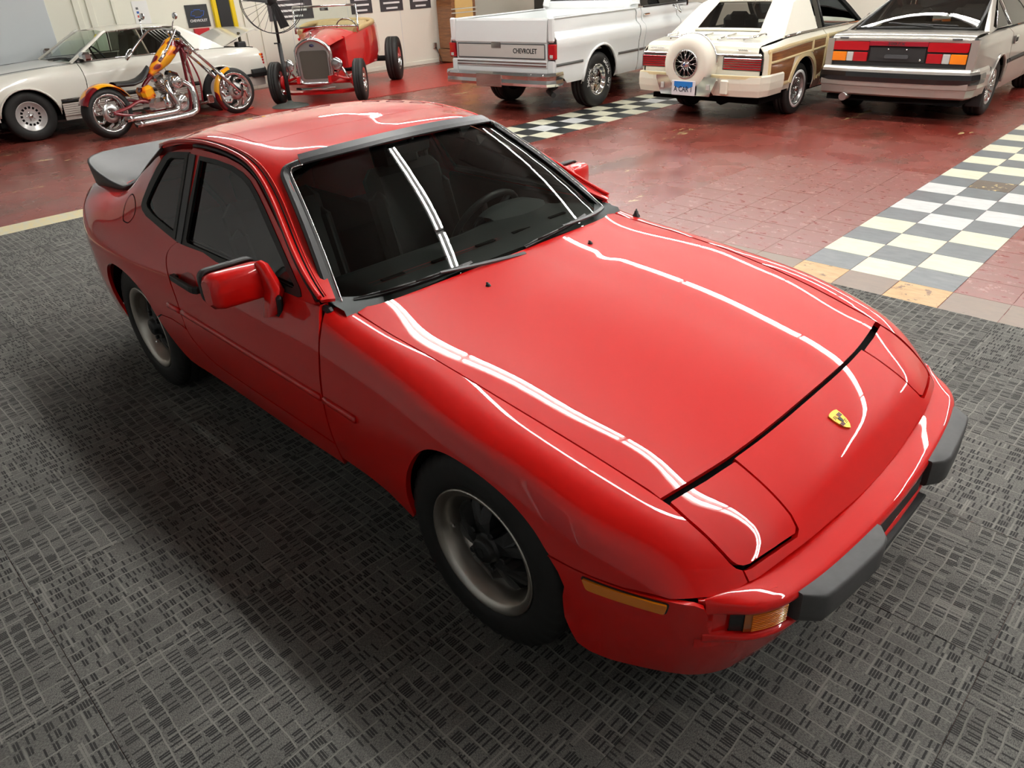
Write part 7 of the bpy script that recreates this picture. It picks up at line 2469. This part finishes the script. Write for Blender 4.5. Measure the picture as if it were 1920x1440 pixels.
# hatch glass, roof, pillars
patch(ZC, 'hatch_glass', [(-.48, -.66, .975), (-.48, .66, .975), (.34, .545, 1.268), (.34, -.545, 1.268)], M_GLSD, (-.02, 0, .03), 8)
mb = MB(); mb.tube(smooth_poly([(-.50, -.66, .972), (-.50, 0, .985), (-.50, .66, .972)], 4) + [Vector((-.06, .61, 1.13)), Vector((.34, .55, 1.268)), Vector((.36, 0, 1.285)), Vector((.34, -.55, 1.268)), Vector((-.06, -.61, 1.13))], .016, 6, closed=True); mb.build('hatch_seal', M_BLK, ZC)
mb = MB()
mb.grid(np.array([[(x, .56 * a, z - .02 * abs(a) ** 3) for a in np.linspace(-1, 1, 9)] for x, z in ((.35, 1.285), (.7, 1.298), (1.1, 1.285), (1.22, 1.265))])); mb.build('roof', M_SILVER, ZC)
mb = MB(); mb.tube([(-.52, -.20, .995), (-.50, .25, 1.03), (-.50, .30, 1.03)], .010, 6); wz = mb.build('rear_wiper', M_BLK, ZC)
mb = MB(); mb.tube([(-.47, -.45, 1.00), (-.47, .05, 1.02)], .008, 6); mb.build('wiper_blade', M_BLK, wz)
for s in (-1, 1):
    # sail panel with triangular window hole built from strips
    q0, q1, q2 = (-.52, s * .79, .955), (.42, s * .575, 1.268), (.50, s * .775, .945)
    sheet(ZC, 'sail_panel', [(-.56, s * .765, .945), (.30, s * .565, 1.275), (.42, s * .572, 1.275), (-.28, s * .765, .985), (-.20, s * .79, .955), (-.56, s * .80, .93)], M_SILVER, .02, (0, s, .45))
    sheet(ZC, 'window_post', [(.40, s * .58, 1.27), (.50, s * .585, 1.27), (.56, s * .785, .94), (.46, s * .79, .94)], M_SILVER, .02, (0, s, .45))
    sheet(ZC, 'quarter_window', [(-.22, s * .778, .965), (.44, s * .778, .955), (.40, s * .60, 1.235)], M_GLSD, .004, (0, s, .45))
    mb = MB(); mb.tube([(-.24, s * .79, .962), (.46, s * .79, .950), (.41, s * .59, 1.25)], .010, 6, closed=True); mb.build('window_trim', M_CHR, ZC)
    sheet(ZC, 'door_window', [(.58, s * .78, .94), (1.60, s * .775, .925), (1.20, s * .60, 1.235), (.52, s * .60, 1.25)], M_GLSD, .004, (0, s, .45))
    mb = MB(); mb.sweep([(1.78, s * .74, .915), (1.50, s * .665, 1.09), (1.20, s * .58, 1.262)], [(-.025, -.02), (.025, -.02), (.025, .02), (-.025, .02)]); mb.build('windscreen_pillar', M_SILVER, ZC)
    mb = MB(); mb.tube([(1.2, s * .585, 1.25), (.5, s * .585, 1.272), (.3, s * .572, 1.272)], .014, 6); mb.build('roof_rail', M_BLK, ZC)
patch(ZC, 'windscreen', [(1.80, -.72, .91), (1.80, .72, .91), (1.22, .55, 1.265), (1.22, -.55, 1.265)], M_GLS, (.07, 0, .02), 5)
mb = MB()
mb.grid(np.array([[(x, .76 * a * np.interp(x, [1.7, 3.3], [1, .94]), z + .015 * (1 - a * a)) for a in np.linspace(-1, 1, 9)] for x, z in ((1.76, .91), (2.45, .86), (3.0, .79), (3.28, .745))])); mb.build('hood', M_SILVER, ZC)
M_GCL = mat('grey_cabin_cloth', rgb(92, 88, 80), rough=.85)
for y in (-.36, .36):
    seat_simple(ZC, .85, y, .55, M_GCL, .5, .62)
mb = MB(); mb.box((.05, 0, .86), (.12, 1.15, .30), bev=.05); mb.build('rear_bench', M_GCL, ZC)
mb = MB(); mb.box((1.55, 0, .82), (.3, 1.3, .14), bev=.04); mb.build('dashboard', M_SEAT, ZC)
mb = MB(); mb.box((1.1, 0, .24), (4.0, 1.5, .06)); mb.box((-.35, 0, .78), (.7, 1.2, .03)); mb.build('floor_pan', M_DARK, ZC)
def zwheel(w):
    for k in range(14):
        mb = MB(); mb.tube([(.05, 0, .07), (.165, 0, .085)], [.012, .016], 6, xf=rotm('Z', 2 * PI * k / 14)); mb.build('rim_spoke', M_CHR, w)
    mb = MB(); mb.lathe([(0, .09), (.03, .088), (.05, .07), (.055, .05)], 16); mb.build('hub_cap', M_STEEL, w)
zw = wheel(ZC, .315, .205, .195, [(.198, .088), (.196, .098), (.188, .094), (.18, .08), (.165, .06), (.10, .045), (0, .045)], M_STEEL, zwheel)
four(ZC, zw, 2.42, 0, .735, .315)
wells(ZC, 0, .32, .345, .45, .82); wells(ZC, 2.42, .32, .345, .45, .82)
# ================================================================== things on and along the back wall
XW = XB + .004
FN = thing('pedestal_fan', 'black pedestal fan with wire guard standing beside the red roadster', 'fan', (-9.10, 4.54, 0))
mb = MB(); mb.lathe([(0, .09), (.035, .09), (.06, .06), (.20, .035), (.29, .012), (.30, .0)], 32, T(0, 0, .008)); mb.build('fan_base', mat('grey_iron_base', rgb(70, 74, 70), rough=.6), FN)
mb = MB(); mb.tube([(0, 0, .08), (0, 0, .95)], .032, 12); mb.tube([(0, 0, .95), (0, 0, 1.52)], .024, 12); mb.build('fan_pole', M_BLK, FN)
mb = MB(); mb.tube([(0, 0, .95), (-.04, -.07, .95)], .010, 6); mb.build('height_knob', M_BLK, FN)
FM = T(.05, -.04, 1.56) @ rotm('Z', -.35) @ rotm('Y', PI / 2)
mb = MB(); mb.lathe([(0, .06), (.07, .05), (.09, 0), (.09, -.12), (.05, -.18), (0, -.18)], 20, FM); mb.build('fan_motor', M_BLK, FN)
for k in range(3):
    mb = MB(); mb.add([(.06, -.05, .06), (.40, -.10, .05), (.42, .04, .09), (.06, .05, .09)], [(0, 1, 2, 3)], xf=FM @ rotm('Z', 2 * PI * k / 3 + .4)); mb.build('fan_blade', M_BLK, FN)
mb = MB()
for z in (.0, .16):
    mb.tube([(.46 * math.cos(a), .46 * math.sin(a), z) for a in np.linspace(0, 2 * PI, 41)[:-1]], .006, 5, closed=True, xf=FM)
for k in range(28):
    a = 2 * PI * k / 28
    mb.tube([(.08 * math.cos(a), .08 * math.sin(a), .20), (.30 * math.cos(a), .30 * math.sin(a), .20), (.46 * math.cos(a), .46 * math.sin(a), .16), (.46 * math.cos(a), .46 * math.sin(a), 0)], .0025, 4, xf=FM)
gd = mb.build('wire_guard', M_BLK, FN); gd['kind'] = 'stuff'
M_POST = mat('charcoal_poster_print', rgb(58, 54, 56), rough=.6)
def wall_sheet(name, y0, y1, z0, z1, m, label, cat, t=.006, group=None):
    mb = MB(); mb.box((XW + t / 2, (y0 + y1) / 2, (z0 + z1) / 2), (t, y1 - y0, z1 - z0), bev=.001)
    o = mb.build(name, m); tag(o, label, cat, group); return o
for y0, y1, lab in ((5.95, 6.93, 'large charcoal poster with white lines of print behind the roadster windscreen'), (7.84, 8.37, 'charcoal poster with white print above the roadster cockpit'), (8.58, 9.19, 'charcoal poster with white print and pale border above the roadster rear wheel'), (9.39, 9.98, 'dark photo poster nearest the jukebox')):
    o = wall_sheet('wall_poster', y0, y1, 1.14, 1.95, M_POST, lab, 'poster', group='posters on the back wall')
    for k in range(7):
        mb = MB(); w = (y1 - y0) * (.5 + .3 * ((k * 37) % 10) / 10); mb.box((XW + .0075, (y0 + y1) / 2, 1.20 + k * .10), (.002, w, .035)); mb.build('print_line', M_WTXT, o)
o = wall_sheet('price_notice', 3.46, 3.72, 1.27, 1.62, M_WTXT, 'white notice sheet with small coloured logos hung above the ivory coupe', 'notice')
for k, cc in enumerate((rgb(60, 60, 60), rgb(200, 70, 60), rgb(40, 90, 170), rgb(90, 90, 90))):
    mb = MB(); mb.box((XW + .008, 3.53, 1.33 + k * .06), (.002, .04, .035)); mb.build('logo_mark', mat('logo_print_%s' % 'abcd'[k], cc), o)
o = wall_sheet('hanging_floor_mat', 4.35, 4.76, 1.15, 1.51, mat('black_rubber_floor_mat', rgb(52, 53, 54), rough=.8), 'black rubber car floor mat with blue bow-tie outline hung on the back wall', 'floor mat', .012)
bow_ = [(-.13, -.035), (-.06, -.035), (-.06, -.06), (.06, -.06), (.06, -.035), (.10, -.035), (.13, .035), (.06, .035), (.06, .06), (-.06, .06), (-.06, .035), (-.10, .035)]
BM = frame((XW + .0125, 4.555, 1.37), (0, 1, 0), (0, 0, 1))
mb = MB(); mb.tube([BM @ Vector((x, y, .002)) for x, y in bow_], .005, 5, closed=True); mb.build('bow_tie_outline', mat('blue_outline_print', rgb(60, 110, 210)), o)
text_mesh('mat_lettering', 'CHEVROLET', .058, M_WTXT, o, frame((XW + .0135, 4.555, 1.255), (0, 1, 0), (0, 0, 1)), depth=.001, bold=.001)
o = wall_sheet('red_pouch', 4.42, 4.70, 1.02, 1.13, mat('red_plastic', rgb(196, 30, 40), rough=.4), 'small red box hung below the black car floor mat', 'box', .05)
YB = thing('mechanic_creeper', 'yellow and black mechanic creeper board hung on the back wall', 'creeper', (XW, 5.06, 1.05))
for y in (-.17, .17):
    mb = MB(); mb.box((.03, y, .45), (.05, .10, .95), bev=.02); mb.build('side_rail', mat('yellow_plastic_%s' % ('l' if y < 0 else 'r'), rgb(236, 204, 20), rough=.4), YB)
mb = MB(); mb.box((.03, 0, .42), (.04, .26, .86), bev=.015); mb.build('padded_bed', M_BLK, YB)
JK = thing('jukebox', 'wooden arched jukebox with amber panels standing against the back wall', 'jukebox', (XB + .36, 10.42, 0))
mb = MB(); mb.box((0, 0, .15), (.60, .78, .28), bev=.02); mb.build('jukebox_plinth', M_WOOD, JK)
mb = MB(); mb.prism(round_poly([(-.36, .30), (.36, .30), (.36, 1.50), (-.36, 1.50)], [.01, .01, .3, .3], 8), 'x', -.25, .25); mb.build('jukebox_body', M_WOOD, JK)
mb = MB(); mb.prism(round_poly([(-.26, .36), (.26, .36), (.26, 1.42), (-.26, 1.42)], [.01, .01, .22, .22], 8), 'x', .25, .275); mb.build('jukebox_front', mat('amber_jukebox_panel', rgb(226, 190, 120), rough=.3), JK)
for z in (1.02, 1.10):
    mb = MB(); mb.box((.262, 0, z), (.03, .74, .03), bev=.005); mb.build('chrome_band', M_CHR, JK)
mb = MB(); mb.box((XB + .03, 9.98, .36), (.05, .09, .12), bev=.008); o = mb.build('wall_outlet', M_STEEL); tag(o, 'grey metal power outlet box low on the wall beside the jukebox', 'outlet')
AR = thing('arcade_cabinet', 'dark arcade cabinet with slanted screen beyond the pickup bed', 'arcade machine', (-10.9, 13.0, 0), -.5)
mb = MB(); mb.prism([(-.35, 0), (.30, 0), (.30, .9), (.45, 1.0), (.20, 1.75), (-.35, 1.75)], 'y', -.33, .33); mb.build('cabinet_body', M_BLK, AR)
mb = MB(); mb.box((.345, 0, 1.35), (.02, .50, .45), rot=rotm('Y', -.32), bev=.01); mb.build('cabinet_screen', mat('grey_blue_screen', rgb(120, 140, 150), rough=.2), AR)
OC = thing('orange_vintage_car', 'copper orange rounded vintage car parked beyond the wood-panelled convertible', 'car', (-2.2, 14.2, 0), -PI / 2 - .2)
M_COP = mat('copper_orange_paint', rgb(196, 110, 44), rough=.3, coat=1.0, metal=.3)
mb = MB(); G = []
for x, w, z in ((2.2, .50, .62), (2.0, .72, .86), (1.3, .82, .98), (.5, .86, 1.04), (-.6, .86, 1.04), (-1.6, .80, .98), (-2.1, .60, .72)):
    G.append([(x, w * math.sin(a), .32 + (z - .32) * max(0, math.cos(a)) ** .45) for a in np.linspace(-PI / 2, PI / 2, 17)])
mb.grid(np.array(G)); mb.build('body', M_COP, OC)
mb = MB(); mb.tube([(2.0, 0, .90), (.6, 0, 1.055)], .012, 6); mb.build('hood_strip', M_CHR, OC)
mb = MB(); G = []
for x, w, z in ((.55, .66, 1.06), (.1, .62, 1.42), (-.8, .60, 1.44), (-1.3, .64, 1.05)):
    G.append([(x, w * a, z - .06 * abs(a) ** 3) for a in np.linspace(-1, 1, 9)])
mb.grid(np.array(G)); mb.build('roof', M_COP, OC)
for x in (1.35, -1.35):
    for s in (-1, 1):
        mb = MB(); simple_tyre(mb, .33, .2, .19, 32); mb.lathe([(.19, .07), (.1, .09), (0, .09)], 24)
        o = mb.build('wheel', M_TYRE, OC); place_wheel(o, OC, x, s * .74, .33, s)
mb = MB(); mb.tube(smooth_poly([(XB + .06, 9.98, .33), (XB + .12, 10.02, .15), (XB + .20, 10.0, .02), (XB + .35, 9.9, .015)], 5), .008, 6); o = mb.build('power_cord', M_BLK); tag(o, 'thin dark power cord hanging from the wall outlet', 'cord')
mb = MB(); mb.tube(smooth_poly([(-9.55, 3.75, .015), (-9.62, 3.9, .015), (-9.50, 4.0, .015), (-9.58, 4.12, .015)], 6), .010, 6); o = mb.build('extension_cord', mat('orange_cord', rgb(214, 74, 50), rough=.6)); tag(o, 'orange extension cord lying on the floor by the fan base', 'cord')
